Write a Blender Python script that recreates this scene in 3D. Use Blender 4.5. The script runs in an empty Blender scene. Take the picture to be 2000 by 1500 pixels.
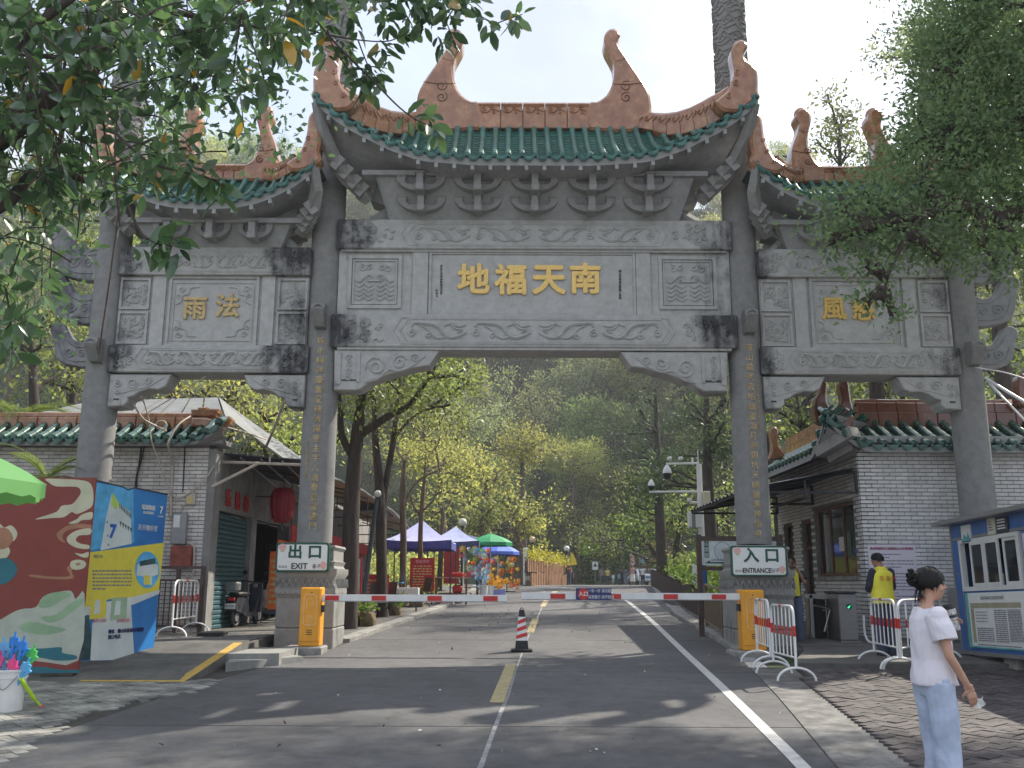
import bpy,math,random
import numpy as np
from mathutils import Vector,Matrix
from mathutils.geometry import tessellate_polygon
random.seed(7);RNG=np.random.default_rng(11)
R=math.radians
sc=bpy.context.scene
# ------------------------------------------------------------------ camera
FPX=1850.0;PITCH=R(11.9);ROLL=R(0.2);CAMZ=1.84
_R0=Vector((1,0,0));_F=Vector((0,math.cos(PITCH),math.sin(PITCH)));_U0=Vector((0,-math.sin(PITCH),math.cos(PITCH)))
_Rv=_R0*math.cos(ROLL)+_U0*math.sin(ROLL);_Uv=_U0*math.cos(ROLL)-_R0*math.sin(ROLL)
cam=bpy.data.cameras.new('camera');camo=bpy.data.objects.new('camera',cam);sc.collection.objects.link(camo)
cam.sensor_width=36;cam.lens=FPX/2000*36;cam.clip_start=0.1;cam.clip_end=3000
camo.matrix_world=Matrix(((_Rv.x,_Uv.x,-_F.x,0),(_Rv.y,_Uv.y,-_F.y,0),(_Rv.z,_Uv.z,-_F.z,CAMZ),(0,0,0,1)))
sc.camera=camo
# ------------------------------------------------------------------ light
SUN_EL,SUN_AZ=45.0,50.0  # degrees; azimuth measured from +Y (forward) towards +X
sund=bpy.data.lights.new('sun','SUN');sund.energy=2.4;sund.angle=R(0.6);sund.color=(1.0,0.93,0.80)
suno=bpy.data.objects.new('sun',sund);sc.collection.objects.link(suno)
_sd=Vector((math.sin(R(SUN_AZ))*math.cos(R(SUN_EL)),math.cos(R(SUN_AZ))*math.cos(R(SUN_EL)),math.sin(R(SUN_EL))))
suno.rotation_euler=_sd.to_track_quat('Z','Y').to_euler();suno.location=(0,0,60)
SKYOFF=(3.0,1.0,0.0)
world=bpy.data.worlds.new('World');sc.world=world;world.use_nodes=True
nt=world.node_tree;nt.nodes.clear()
def N(tree,kind,**kw):
 n=tree.nodes.new(kind)
 for k,v in kw.items():
  if k.startswith('i_'):
   key=k[2:];key=int(key)if key.isdigit()else key
   n.inputs[key].default_value=v
  else:setattr(n,k,v)
 return n
sky=N(nt,'ShaderNodeTexSky',sky_type='NISHITA',sun_disc=False,sun_elevation=R(SUN_EL),sun_rotation=R(SUN_AZ),air_density=1.3,dust_density=2.2)
tc=N(nt,'ShaderNodeTexCoord');mp=N(nt,'ShaderNodeMapping');mp.inputs['Scale'].default_value=(1.0,1.0,2.0);mp.inputs['Location'].default_value=SKYOFF
nz=N(nt,'ShaderNodeTexNoise',i_Scale=2.1,i_Detail=9.0,i_Roughness=0.55,i_Distortion=0.25)
cr=N(nt,'ShaderNodeValToRGB');cr.color_ramp.elements[0].position=0.34;cr.color_ramp.elements[1].position=0.66
cr.color_ramp.elements[0].color=(0.62,0.62,0.62,1)
nz2=N(nt,'ShaderNodeTexNoise',i_Scale=2.0,i_Detail=8.0,i_Roughness=0.5)
cr2=N(nt,'ShaderNodeValToRGB');cr2.color_ramp.elements[0].position=0.45;cr2.color_ramp.elements[1].position=0.8
cr2.color_ramp.elements[0].color=(2.0,2.2,2.6,1);cr2.color_ramp.elements[1].color=(5.6,5.6,5.7,1)
mx=N(nt,'ShaderNodeMix',data_type='RGBA');bg=N(nt,'ShaderNodeBackground',i_Strength=0.105);wo=N(nt,'ShaderNodeOutputWorld')
L=nt.links.new
L(tc.outputs['Generated'],mp.inputs[0]);L(mp.outputs[0],nz.inputs[0]);L(mp.outputs[0],nz2.inputs[0])
L(nz.outputs[0],cr.inputs[0]);L(nz2.outputs[0],cr2.inputs[0]);L(cr.outputs[0],mx.inputs[0])
L(sky.outputs[0],mx.inputs[6]);L(cr2.outputs[0],mx.inputs[7]);L(mx.outputs[2],bg.inputs[0]);L(bg.outputs[0],wo.inputs[0])
sc.view_settings.view_transform='Standard';sc.view_settings.look='None';sc.view_settings.gamma=1
sc.view_settings.use_curve_mapping=False;sc.view_settings.exposure=1.72
HAZE=0.0008
sc.cycles.max_bounces=6;sc.cycles.diffuse_bounces=3;sc.cycles.glossy_bounces=2;sc.cycles.transmission_bounces=4
sc.cycles.transparent_max_bounces=6;sc.cycles.volume_bounces=0
sc.cycles.caustics_reflective=False;sc.cycles.caustics_refractive=False
try:sc.cycles.use_denoising=True
except Exception:pass
# ------------------------------------------------------------------ picture measurement -> world
def ray(u,v):
 return _F+_Rv*((u-1000)/FPX)+_Uv*((750-v)/FPX)
def P(u,v,Y):  # the point seen at photo pixel (u, v) on the vertical plane y = Y
 d=ray(u,v);return Vector((0,0,CAMZ))+d*(Y/d.y)
def gz(y):  # the road climbs gently and levels off beyond the gate
 s=0.0375;a,b=42.0,52.0
 if y<=a:return s*y
 if y>=b:return s*a+s*(b-a)/2
 t=y-a;return s*a+s*t-s*t*t/(2*(b-a))
def G(u,v,lift=0.0,flat=None):  # the point on the road surface (or on a flat level) seen at pixel (u, v)
 d=ray(u,v)
 if flat is not None:return Vector((0,0,CAMZ))+d*((flat-CAMZ)/d.z)
 lo,hi=1.0,130.0
 f=lambda y:CAMZ+d.z/d.y*y-gz(y)-lift
 for _ in range(50):
  m=(lo+hi)/2
  if f(m)>0:lo=m
  else:hi=m
 return Vector((0,0,CAMZ))+d*(lo/d.y)
def zat(v,Y,u=1040):return P(u,v,Y).z
def xat(u,v,Y):return P(u,v,Y).x
# ------------------------------------------------------------------ mesh building
ORG={}
class MB:
 def __init__(s):s.v=[];s.f=[];s.m=[]
 def add(s,vs,fs,mi=0):
  o=len(s.v);s.v.extend([tuple(p)for p in vs]);s.f.extend([tuple(i+o for i in f)for f in fs]);s.m.extend([mi]*len(fs));return s
 def box(s,x0,x1,y0,y1,z0,z1,mi=0):
  return s.add([(x0,y0,z0),(x1,y0,z0),(x1,y1,z0),(x0,y1,z0),(x0,y0,z1),(x1,y0,z1),(x1,y1,z1),(x0,y1,z1)],
      [(0,3,2,1),(4,5,6,7),(0,1,5,4),(1,2,6,5),(2,3,7,6),(3,0,4,7)],mi)
 def boxr(s,c,sz,rz=0,mi=0,rx=0,ry=0):
  M=Matrix.Translation(Vector(c))@Matrix.Rotation(rz,4,'Z')@Matrix.Rotation(ry,4,'Y')@Matrix.Rotation(rx,4,'X')
  a,b,d=sz[0]/2,sz[1]/2,sz[2]/2
  vs=[M@Vector(p)for p in[(-a,-b,-d),(a,-b,-d),(a,b,-d),(-a,b,-d),(-a,-b,d),(a,-b,d),(a,b,d),(-a,b,d)]]
  return s.add(vs,[(0,3,2,1),(4,5,6,7),(0,1,5,4),(1,2,6,5),(2,3,7,6),(3,0,4,7)],mi)
 def bev(s,x0,x1,y0,y1,z0,z1,b=0.02,mi=0):  # box with chamfered edges
  X,Y,Z=(x0,x1),(y0,y1),(z0,z1);vs=[];idx={}
  for i in(0,1):
   for j in(0,1):
    for k in(0,1):
     for a in range(3):
      p=[X[i],Y[j],Z[k]]
      sg=[b if q==0 else-b for q in(i,j,k)]
      for c in range(3):
       if c!=a:p[c]+=sg[c]
      idx[(i,j,k,a)]=len(vs);vs.append(p)
  fs=[]
  q=lambda i,j,k,a:idx[(i,j,k,a)]
  for i in(0,1):fs.append([q(i,0,0,0),q(i,1,0,0),q(i,1,1,0),q(i,0,1,0)][::(1 if i else-1)])
  for j in(0,1):fs.append([q(0,j,0,1),q(0,j,1,1),q(1,j,1,1),q(1,j,0,1)][::(1 if j else-1)])
  for k in(0,1):fs.append([q(0,0,k,2),q(1,0,k,2),q(1,1,k,2),q(0,1,k,2)][::(1 if k else-1)])
  for j in(0,1):
   for k in(0,1):
    fs.append([q(0,j,k,1),q(1,j,k,1),q(1,j,k,2),q(0,j,k,2)][::(1 if(j==1)!=(k==1)else-1)][::-1])
  for i in(0,1):
   for k in(0,1):
    fs.append([q(i,0,k,0),q(i,1,k,0),q(i,1,k,2),q(i,0,k,2)][::(1 if(i==1)==(k==1)else-1)][::-1])
   for j in(0,1):
    fs.append([q(i,j,0,0),q(i,j,1,0),q(i,j,1,1),q(i,j,0,1)][::(1 if(i==1)!=(j==1)else-1)][::-1])
  for i in(0,1):
   for j in(0,1):
    for k in(0,1):
     f=[q(i,j,k,0),q(i,j,k,1),q(i,j,k,2)]
     fs.append(f if(i+j+k)%2==1 else f[::-1])
  return s.add(vs,fs,mi)
 def tube(s,path,r,n=8,mi=0,caps=True,closed=False,flat=1.0,up=None):
  P_=[Vector(p)for p in path];k=len(P_)
  if k<2:return s
  rr=r if isinstance(r,(list,tuple))else[r]*k
  T=[]
  for i in range(k):
   a=P_[(i-1)%k]if(closed or i>0)else P_[i];b=P_[(i+1)%k]if(closed or i<k-1)else P_[i]
   t=(b-a);T.append(t.normalized()if t.length>1e-9 else Vector((0,0,1)))
  nrm=Vector(up)if up else(Vector((0,0,1))if abs(T[0].z)<0.9 else Vector((1,0,0)))
  vs=[];prev=None
  for i in range(k):
   t=T[i]
   if up:a=Vector(up)
   else:a=nrm if prev is None else prev
   a=a-t*a.dot(t)
   if a.length<1e-6:a=t.orthogonal()
   a.normalize();prev=a;b=t.cross(a)
   for j in range(n):
    an=2*math.pi*j/n
    vs.append(P_[i]+(a*math.cos(an)*flat+b*math.sin(an))*rr[i])
  fs=[]
  for i in range(k if closed else k-1):
   i2=(i+1)%k
   for j in range(n):
    j2=(j+1)%n;fs.append((i*n+j,i*n+j2,i2*n+j2,i2*n+j))
  if caps and not closed:fs.append(tuple(range(n))[::-1]);fs.append(tuple((k-1)*n+j for j in range(n)))
  return s.add(vs,fs,mi)
 def cyl(s,p0,p1,r0,r1=None,n=12,mi=0,caps=True):return s.tube([p0,p1],[r0,r0 if r1 is None else r1],n,mi,caps)
 def lathe(s,prof,c=(0,0,0),n=20,mi=0,caps=True,sx=1,sy=1,a0=0.0):
  vs=[];k=len(prof)
  for(r,z)in prof:
   for j in range(n):
    a=a0+2*math.pi*j/n;vs.append((c[0]+r*math.cos(a)*sx,c[1]+r*math.sin(a)*sy,c[2]+z))
  fs=[(i*n+j,i*n+(j+1)%n,(i+1)*n+(j+1)%n,(i+1)*n+j)for i in range(k-1)for j in range(n)]
  if caps:fs.append(tuple(range(n))[::-1]);fs.append(tuple((k-1)*n+j for j in range(n)))
  return s.add(vs,fs,mi)
 def ball(s,c,r,n=12,mi=0,sq=(1,1,1)):
  m=max(4,n//2+1);vs=[];
  for i in range(m+1):
   t=math.pi*i/m
   for j in range(n):
    a=2*math.pi*j/n
    vs.append((c[0]+r*sq[0]*math.sin(t)*math.cos(a),c[1]+r*sq[1]*math.sin(t)*math.sin(a),c[2]-r*sq[2]*math.cos(t)))
  fs=[(i*n+j,i*n+(j+1)%n,(i+1)*n+(j+1)%n,(i+1)*n+j)for i in range(m)for j in range(n)]
  return s.add(vs,fs,mi)
 def slab(s,front,off,mi=0,bevel=0.0,tess=None):  # closed outline (3D, nearly planar) pushed back by off; optional rounded front edge
  n=len(front);F0=[Vector(p)for p in front];off=Vector(off)
  T2=tess or F0
  tri=tessellate_polygon([[Vector(p)for p in T2]])
  if bevel>0:
   nn=(-off).normalized();ins=[]
   area=0
   for i in range(n):
    a,b=F0[i],F0[(i+1)%n];area+=a.cross(b).dot(nn)
   sg=1 if area>0 else-1
   for i in range(n):
    a,b,c_=F0[i-1],F0[i],F0[(i+1)%n]
    e1=(b-a);e2=(c_-b)
    if e1.length<1e-6:e1=e2
    if e2.length<1e-6:e2=e1
    m1=nn.cross(e1.normalized())*sg;m2=nn.cross(e2.normalized())*sg
    m=(m1+m2);m=m/max(0.5,m.length_squared/2)if m.length>1e-6 else m1
    ins.append(b+m*bevel)
   r1=[p-nn*bevel*1.0 for p in F0]
   vs=ins+r1+[p+off for p in F0]
   fs=[tuple(t)for t in tri]
   for k_ in(0,1):
    for i in range(n):
     j=(i+1)%n;fs.append((k_*n+i,(k_+1)*n+i,(k_+1)*n+j,k_*n+j))
   fs+=[tuple(2*n+q for q in t[::-1])for t in tri]
  else:
   vs=F0+[p+off for p in F0];fs=[tuple(t)for t in tri]
   for i in range(n):
    j=(i+1)%n;fs.append((i,n+i,n+j,j))
   fs+=[tuple(n+q for q in t[::-1])for t in tri]
  return s.add(vs,fs,mi)
 def grid(s,fn,nu,nv,mi=0,flip=False):
  vs=[fn(i/nu,j/nv)for j in range(nv+1)for i in range(nu+1)]
  fs=[]
  for j in range(nv):
   for i in range(nu):
    a=j*(nu+1)+i;q=(a,a+1,a+nu+2,a+nu+1);fs.append(q[::-1]if flip else q)
  return s.add(vs,fs,mi)
 def merge(s,o,M=None,mi=None):
  vs=o.v if M is None else[M@Vector(p)for p in o.v]
  of=len(s.v);s.v.extend([tuple(p)for p in vs]);s.f.extend([tuple(i+of for i in f)for f in o.f]);s.m.extend(o.m if mi is None else[mi]*len(o.f));return s
def fixn(me):
 import bmesh
 bm=bmesh.new();bm.from_mesh(me);bmesh.ops.recalc_face_normals(bm,faces=bm.faces);bm.to_mesh(me);bm.free()
def mesh(name,mb,mats,smooth=None,fix=True):
 me=bpy.data.meshes.new(name);me.from_pydata(mb.v,[],mb.f)
 mats=mats if isinstance(mats,(list,tuple))else[mats]
 for m in mats:me.materials.append(m)
 if len(mats)>1:me.polygons.foreach_set('material_index',mb.m)
 if fix:fixn(me)
 if smooth is not None:
  me.shade_smooth()
  if smooth<179:me.set_sharp_from_angle(angle=R(smooth))
 me.update();return me
def link(o,parent=None,org=None):
 sc.collection.objects.link(o)
 if parent is not None:o.parent=parent
 return o
def tagp(o,label=None,cat=None,group=None,kind=None):
 if label:o['label']=label
 if cat:o['category']=cat
 if group:o['group']=group
 if kind:o['kind']=kind
 return o
def thing(name,label,cat,loc=(0,0,0),rz=0.0,group=None):
 o=bpy.data.objects.new(name,None);o.empty_display_size=0.2;link(o);o.location=loc;o.rotation_euler=(0,0,rz)
 ORG[o]=Vector(loc);return tagp(o,label,cat,group)
def build(name,mb,mats,parent=None,smooth=None,local=False,kind=None,label=None,fix=True):
 if parent is not None and not local:
  og=ORG.get(parent,Vector((0,0,0)))
  if og.length>0:
   mb2=MB();mb2.v=[(p[0]-og.x,p[1]-og.y,p[2]-og.z)for p in mb.v];mb2.f=mb.f;mb2.m=mb.m;mb=mb2
 me=mesh(name,mb,mats,smooth,fix);o=bpy.data.objects.new(name,me);link(o,parent);ORG[o]=ORG.get(parent,Vector((0,0,0)))if not local else Vector((0,0,0))
 return tagp(o,label,None,None,kind or('stuff' if name in('carving','printed_text','petal_carving','window_mark')else None))
def solo(name,mb,mats,label,cat,smooth=None,group=None,kind=None,loc=None,fix=True):  # a thing that is one mesh; origin at its base centre
 a=np.array(mb.v);c=Vector(loc)if loc is not None else Vector(((a[:,0].min()+a[:,0].max())/2,(a[:,1].min()+a[:,1].max())/2,a[:,2].min()))
 mb2=MB();mb2.v=[(p[0]-c.x,p[1]-c.y,p[2]-c.z)for p in mb.v];mb2.f=mb.f;mb2.m=mb.m
 o=bpy.data.objects.new(name,mesh(name,mb2,mats,smooth,fix));link(o);o.location=c;ORG[o]=c
 return tagp(o,label,cat,group,kind)
def structure(name,mb,mats,smooth=None,fix=True):
 o=bpy.data.objects.new(name,mesh(name,mb,mats,smooth,fix));link(o);o['kind']='structure';ORG[o]=Vector((0,0,0));return o
QUOTA={}
def pieces(name,tmpl,mats,parent,mats_list,smooth=None,top=None,lim=300):  # alike pieces share one mesh; past the limit they are joined
 key=(top or parent.name,name);used=QUOTA.get(key,0);og=ORG.get(parent,Vector((0,0,0)))
 T=Matrix.Translation(-og);me=None;rest=MB()
 for M in mats_list:
  if used<lim:
   if me is None:me=mesh(name,tmpl,mats,smooth)
   o=bpy.data.objects.new(name,me);link(o,parent);o.matrix_local=T@M;used+=1
  else:rest.merge(tmpl,T@M)
 QUOTA[key]=used
 if rest.v:
  o=bpy.data.objects.new(name+'_rows',mesh(name+'_rows',rest,mats,smooth,fix=False));link(o,parent);o['kind']='stuff'
def copy_tree(o,parent=None):
 c=o.copy();link(c)
 if parent is not None:c.parent=parent
 for ch in[q for q in bpy.data.objects if q.parent==o]:copy_tree(ch,c)
 return c
CH={}
def clone(root,loc,rz=0.0,label=None,sc_=None):
 if root not in CH:
  d={}
  for q in bpy.data.objects:
   if q.parent:d.setdefault(q.parent,[]).append(q)
  CH[root]=d
 d=CH[root]
 def cp(o,par):
  c=o.copy();link(c,par)
  for ch in d.get(o,[]):cp(ch,c)
  return c
 r=cp(root,None);r.location=loc;r.rotation_euler=(0,0,rz)
 if label:r['label']=label
 if sc_:r.scale=sc_ if isinstance(sc_,tuple)else(sc_,)*3
 return r
_tc={}
def glyph(s,size,extrude=0.0,bold=0.0,align='CENTER',spacing=1.0,res=3):
 k=(s,size,extrude,bold,align,spacing)
 if k in _tc:return _tc[k]
 if bold>0:
  base=glyph(s,size,extrude,0,align,spacing,res);n=len(base.vertices);co=np.empty(n*3,'f');base.vertices.foreach_get('co',co);co=co.reshape(-1,3)
  fs=[tuple(p.vertices)for p in base.polygons];mb=MB()
  for q in range(9):
   a=q*math.pi/4;off=np.array([math.cos(a)*bold,math.sin(a)*bold,.0012*(q%4)])if q<8 else np.array([0,0,.006]);mb.add((co+off).tolist(),fs)
  me=bpy.data.meshes.new('t');me.from_pydata(mb.v,[],mb.f);_tc[k]=me;return me
 cu=bpy.data.curves.new('t','FONT');cu.body=s;cu.size=size;cu.extrude=extrude;cu.offset=bold;cu.align_x=align;cu.align_y='CENTER'
 cu.resolution_u=res;cu.space_character=spacing
 o=bpy.data.objects.new('t',cu);sc.collection.objects.link(o)
 dg=bpy.context.evaluated_depsgraph_get();me=bpy.data.meshes.new_from_object(o.evaluated_get(dg));bpy.data.objects.remove(o);bpy.data.curves.remove(cu)
 me.materials.clear();_tc[k]=me;return me
FRONT=Matrix.Rotation(R(90),4,'X')  # text plane facing -Y (towards the camera)
def text(name,s,size,mat_,parent,M,extrude=0.0,bold=0.0,align='CENTER',spacing=1.0,sx=1.0):
 me=glyph(s,size,extrude,bold,align,spacing).copy();me.name=name;me.materials.append(mat_)
 o=bpy.data.objects.new(name,me);link(o,parent);og=ORG.get(parent,Vector((0,0,0)))
 o.matrix_local=Matrix.Translation(-og)@M@Matrix.Diagonal((sx,1,1,1));return o
def noise1(x):return(math.sin(x*12.9898)*43758.5453)%1.0
def sm(a,b,x):t=max(0,min(1,(x-a)/(b-a)));return t*t*(3-2*t)
def lerp(a,b,t):return a+(b-a)*t
def interp(xs,ys,x):return float(np.interp(x,xs,ys))
def catmull(pts,sub=5,closed=False):
 p=[Vector(q)for q in pts];n=len(p);out=[]
 rng=range(n)if closed else range(n-1)
 for i in rng:
  a=p[(i-1)%n]if(closed or i>0)else p[i];b=p[i];c=p[(i+1)%n];d=p[(i+2)%n]if(closed or i+2<n)else p[(i+1)%n]
  for k in range(sub):
   t=k/sub;out.append(0.5*((2*b)+(c-a)*t+(2*a-5*b+4*c-d)*t*t+(3*b-a-3*c+d)*t**3))
 if not closed:out.append(p[-1])
 return out
def apply_mods(mb,mods,name='tmp'):
 me=bpy.data.meshes.new(name);me.from_pydata(mb.v,[],mb.f);fixn(me);o=bpy.data.objects.new(name,me);sc.collection.objects.link(o)
 for(ty,kw)in mods:
  m=o.modifiers.new(ty,ty)
  for k,v in kw.items():setattr(m,k,v)
 dg=bpy.context.evaluated_depsgraph_get();r=bpy.data.meshes.new_from_object(o.evaluated_get(dg));bpy.data.objects.remove(o);bpy.data.meshes.remove(me);return r
def organic(name,mb,mats,parent,voxel=0.01,smooth=3,label=None,local=True,fold=0.0):
 me=apply_mods(mb,[('REMESH',dict(mode='VOXEL',voxel_size=voxel)),('SMOOTH',dict(factor=0.5,iterations=smooth))],name)
 if fold:
  n=len(me.vertices);co=np.empty(n*3,'f');me.vertices.foreach_get('co',co);co=co.reshape(-1,3);nr=np.empty(n*3,'f');me.vertex_normals.foreach_get('vector',nr);nr=nr.reshape(-1,3);X_,Y_,Z_=co.T;a=np.arctan2(Y_,X_)
  q=Z_*17+np.sin(a*2.3+Z_*4)*2.1+np.sin(X_*21+1)*.8;w=.5*np.sin(q)*np.sin(a*1.7+Z_*6+1)+.45*np.sin(a*5+np.sin(Z_*9)*1.7)*np.clip(np.sin(Z_*5+a),0,1)-.25*np.abs(np.sin(Z_*31+a*4+np.sin(a*3)*2))*np.clip(np.sin(Z_*7+2*a),0,1)
  me.vertices.foreach_set('co',(co+nr*(w*fold*.8)[:,None]).astype('f').ravel());me.update()
 me.name=name;me.materials.clear()
 for m in(mats if isinstance(mats,(list,tuple))else[mats]):me.materials.append(m)
 me.shade_smooth();o=bpy.data.objects.new(name,me);link(o,parent)
 if not local:o.location=-ORG.get(parent,Vector((0,0,0)))
 return tagp(o,label)
# ------------------------------------------------------------------ materials
MATS={}
def mat(name,col,rough=0.7,metal=0.0,var=0.12,scale=6.0,bump=0.15,bscale=40.0,col2=None,c2=0.5,spec=0.5,stretch=(1,1,1),coat=0.0,emit=None,island=0.0,bdist=0.01,dirt=0.0,speck=0.0):
 m=bpy.data.materials.new(name);MATS[name]=m;m.use_nodes=True;t=m.node_tree;t.nodes.clear();lk=t.links.new
 out=N(t,'ShaderNodeOutputMaterial');b=N(t,'ShaderNodeBsdfPrincipled');lk(b.outputs[0],out.inputs[0])
 g=N(t,'ShaderNodeNewGeometry');mpn=N(t,'ShaderNodeMapping');mpn.inputs['Scale'].default_value=stretch;lk(g.outputs['Position'],mpn.inputs[0])
 nn=N(t,'ShaderNodeTexNoise',i_Scale=scale,i_Detail=6.0,i_Roughness=0.6);lk(mpn.outputs[0],nn.inputs[0])
 mixr=N(t,'ShaderNodeValToRGB');c=col;cc=col2 or tuple(x*(1-var)for x in c);c_hi=c if col2 else tuple(min(1,x*(1+var))for x in c)
 w=0.16;mixr.color_ramp.elements[0].position=max(0,c2-w);mixr.color_ramp.elements[1].position=min(1,c2+w)
 mixr.color_ramp.elements[0].color=(*cc,1);mixr.color_ramp.elements[1].color=(*c_hi,1);lk(nn.outputs[0],mixr.inputs[0]);last=mixr.outputs[0]
 if island>0:
  mr=N(t,'ShaderNodeMapRange');mr.inputs[3].default_value=1-island;mr.inputs[4].default_value=1+island
  oi=N(t,'ShaderNodeObjectInfo');ad=N(t,'ShaderNodeMath',operation='ADD');fr=N(t,'ShaderNodeMath',operation='FRACT')
  lk(g.outputs['Random Per Island'],ad.inputs[0]);lk(oi.outputs['Random'],ad.inputs[1]);lk(ad.outputs[0],fr.inputs[0]);lk(fr.outputs[0],mr.inputs[0])
  mm=N(t,'ShaderNodeVectorMath',operation='SCALE');lk(last,mm.inputs[0]);lk(mr.outputs[0],mm.inputs['Scale']);last=mm.outputs[0]
 if dirt>0:
  n3=N(t,'ShaderNodeTexNoise',i_Scale=1.7,i_Detail=9.0,i_Roughness=0.7);mp3=N(t,'ShaderNodeMapping');mp3.inputs['Scale'].default_value=(2.2,2.2,0.8)
  lk(g.outputs['Position'],mp3.inputs[0]);lk(mp3.outputs[0],n3.inputs[0])
  r3=N(t,'ShaderNodeValToRGB');r3.color_ramp.elements[0].position=0.48;r3.color_ramp.elements[1].position=0.68
  r3.color_ramp.elements[1].color=(dirt,dirt,dirt,1);lk(n3.outputs[0],r3.inputs[0])
  mm=N(t,'ShaderNodeMix',data_type='RGBA');mm.inputs[7].default_value=(c[0]*.25+.01,c[1]*.24+.01,c[2]*.2+.008,1)
  lk(r3.outputs[0],mm.inputs[0]);lk(last,mm.inputs[6]);last=mm.outputs[2]
 if speck>0:
  n4=N(t,'ShaderNodeTexNoise',i_Scale=260.0,i_Detail=2.0);lk(g.outputs['Position'],n4.inputs[0]);n5=N(t,'ShaderNodeTexNoise',i_Scale=5.0,i_Detail=8.0,i_Roughness=.75);lk(g.outputs['Position'],n5.inputs[0])
  m4=N(t,'ShaderNodeMapRange');m4.inputs[1].default_value=.35;m4.inputs[2].default_value=.65;m4.inputs[3].default_value=1-speck;m4.inputs[4].default_value=1+speck;lk(n4.outputs[0],m4.inputs[0])
  m5=N(t,'ShaderNodeMapRange');m5.inputs[1].default_value=.3;m5.inputs[2].default_value=.7;m5.inputs[3].default_value=1-speck*.6;m5.inputs[4].default_value=1+speck*.6;lk(n5.outputs[0],m5.inputs[0]);mu=N(t,'ShaderNodeMath',operation='MULTIPLY');lk(m4.outputs[0],mu.inputs[0]);lk(m5.outputs[0],mu.inputs[1])
  mm=N(t,'ShaderNodeVectorMath',operation='SCALE');lk(last,mm.inputs[0]);lk(mu.outputs[0],mm.inputs['Scale']);last=mm.outputs[0]
 lk(last,b.inputs['Base Color'])
 rr=N(t,'ShaderNodeMapRange');rr.inputs[3].default_value=max(0.03,rough-.08);rr.inputs[4].default_value=min(1,rough+.08);lk(nn.outputs[0],rr.inputs[0]);lk(rr.outputs[0],b.inputs['Roughness'])
 b.inputs['Metallic'].default_value=metal;b.inputs['Specular IOR Level'].default_value=spec;b.inputs['Coat Weight'].default_value=coat
 if bump>0:
  n2=N(t,'ShaderNodeTexNoise',i_Scale=bscale,i_Detail=5.0,i_Roughness=0.65);lk(mpn.outputs[0],n2.inputs[0])
  bp=N(t,'ShaderNodeBump',i_Strength=bump,i_Distance=bdist);lk(n2.outputs[0],bp.inputs['Height']);lk(bp.outputs[0],b.inputs['Normal'])
 if emit:b.inputs['Emission Color'].default_value=(*emit[0],1);b.inputs['Emission Strength'].default_value=emit[1]
 return m
def leafmat(name,c1,c2,c3=None,trans=0.45,gloss=0.35,spec=0.4,vary=0.0):
 m=bpy.data.materials.new(name);MATS[name]=m;m.use_nodes=True;t=m.node_tree;t.nodes.clear();lk=t.links.new
 out=N(t,'ShaderNodeOutputMaterial');g=N(t,'ShaderNodeNewGeometry');oi=N(t,'ShaderNodeObjectInfo')
 ad=N(t,'ShaderNodeMath',operation='ADD');fr=N(t,'ShaderNodeMath',operation='FRACT');lk(g.outputs['Random Per Island'],ad.inputs[0]);lk(oi.outputs['Random'],ad.inputs[1]);lk(ad.outputs[0],fr.inputs[0])
 nn=N(t,'ShaderNodeTexNoise',i_Scale=0.55,i_Detail=3.0);lk(g.outputs['Position'],nn.inputs[0])
 cr=N(t,'ShaderNodeValToRGB');e=cr.color_ramp.elements;e[0].color=(*c1,1);e[1].color=(*c2,1);e[0].position=0.0;e[1].position=0.75
 if c3:x=e.new(0.982);x.color=(*c2,1);y=e.new(0.992);y.color=(*c3,1)
 m1=N(t,'ShaderNodeMath',operation='MULTIPLY_ADD');m1.inputs[1].default_value=0.85;m1.inputs[2].default_value=-0.28
 m2=N(t,'ShaderNodeMath',operation='ADD');lk(nn.outputs[0],m1.inputs[0]);lk(fr.outputs[0],m2.inputs[0]);lk(m1.outputs[0],m2.inputs[1]);
 if c3:lk(fr.outputs[0],cr.inputs[0])
 else:lk(m2.outputs[0],cr.inputs[0])
 hv=N(t,'ShaderNodeHueSaturation');mv=N(t,'ShaderNodeMapRange');mv.inputs[3].default_value=1-vary;mv.inputs[4].default_value=1+vary;lk(oi.outputs['Random'],mv.inputs[0]);lk(mv.outputs[0],hv.inputs['Value']);lk(cr.outputs[0],hv.inputs['Color'])
 mh=N(t,'ShaderNodeMapRange');mh.inputs[3].default_value=.5-vary*.06;mh.inputs[4].default_value=.5+vary*.04;lk(oi.outputs['Random'],mh.inputs[0]);lk(mh.outputs[0],hv.inputs['Hue'])
 b=N(t,'ShaderNodeBsdfPrincipled',i_Roughness=gloss);b.inputs['Specular IOR Level'].default_value=spec;lk(hv.outputs[0],b.inputs['Base Color'])
 tr=N(t,'ShaderNodeBsdfTranslucent');hs=N(t,'ShaderNodeHueSaturation',i_Hue=0.485,i_Saturation=1.05,i_Value=2.0);lk(hv.outputs[0],hs.inputs['Color']);lk(hs.outputs[0],tr.inputs[0])
 mxs=N(t,'ShaderNodeMixShader',i_0=trans);lk(b.outputs[0],mxs.inputs[1]);lk(tr.outputs[0],mxs.inputs[2]);lk(mxs.outputs[0],out.inputs[0]);return m
def glass(name,col=(0.02,0.025,0.03),rough=0.06,alpha=0.55):
 m=bpy.data.materials.new(name);m.use_nodes=True;t=m.node_tree;b=t.nodes['Principled BSDF']
 b.inputs['Base Color'].default_value=(*col,1);b.inputs['Roughness'].default_value=rough;b.inputs['Alpha'].default_value=alpha;b.inputs['Specular IOR Level'].default_value=0.8;return m
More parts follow.
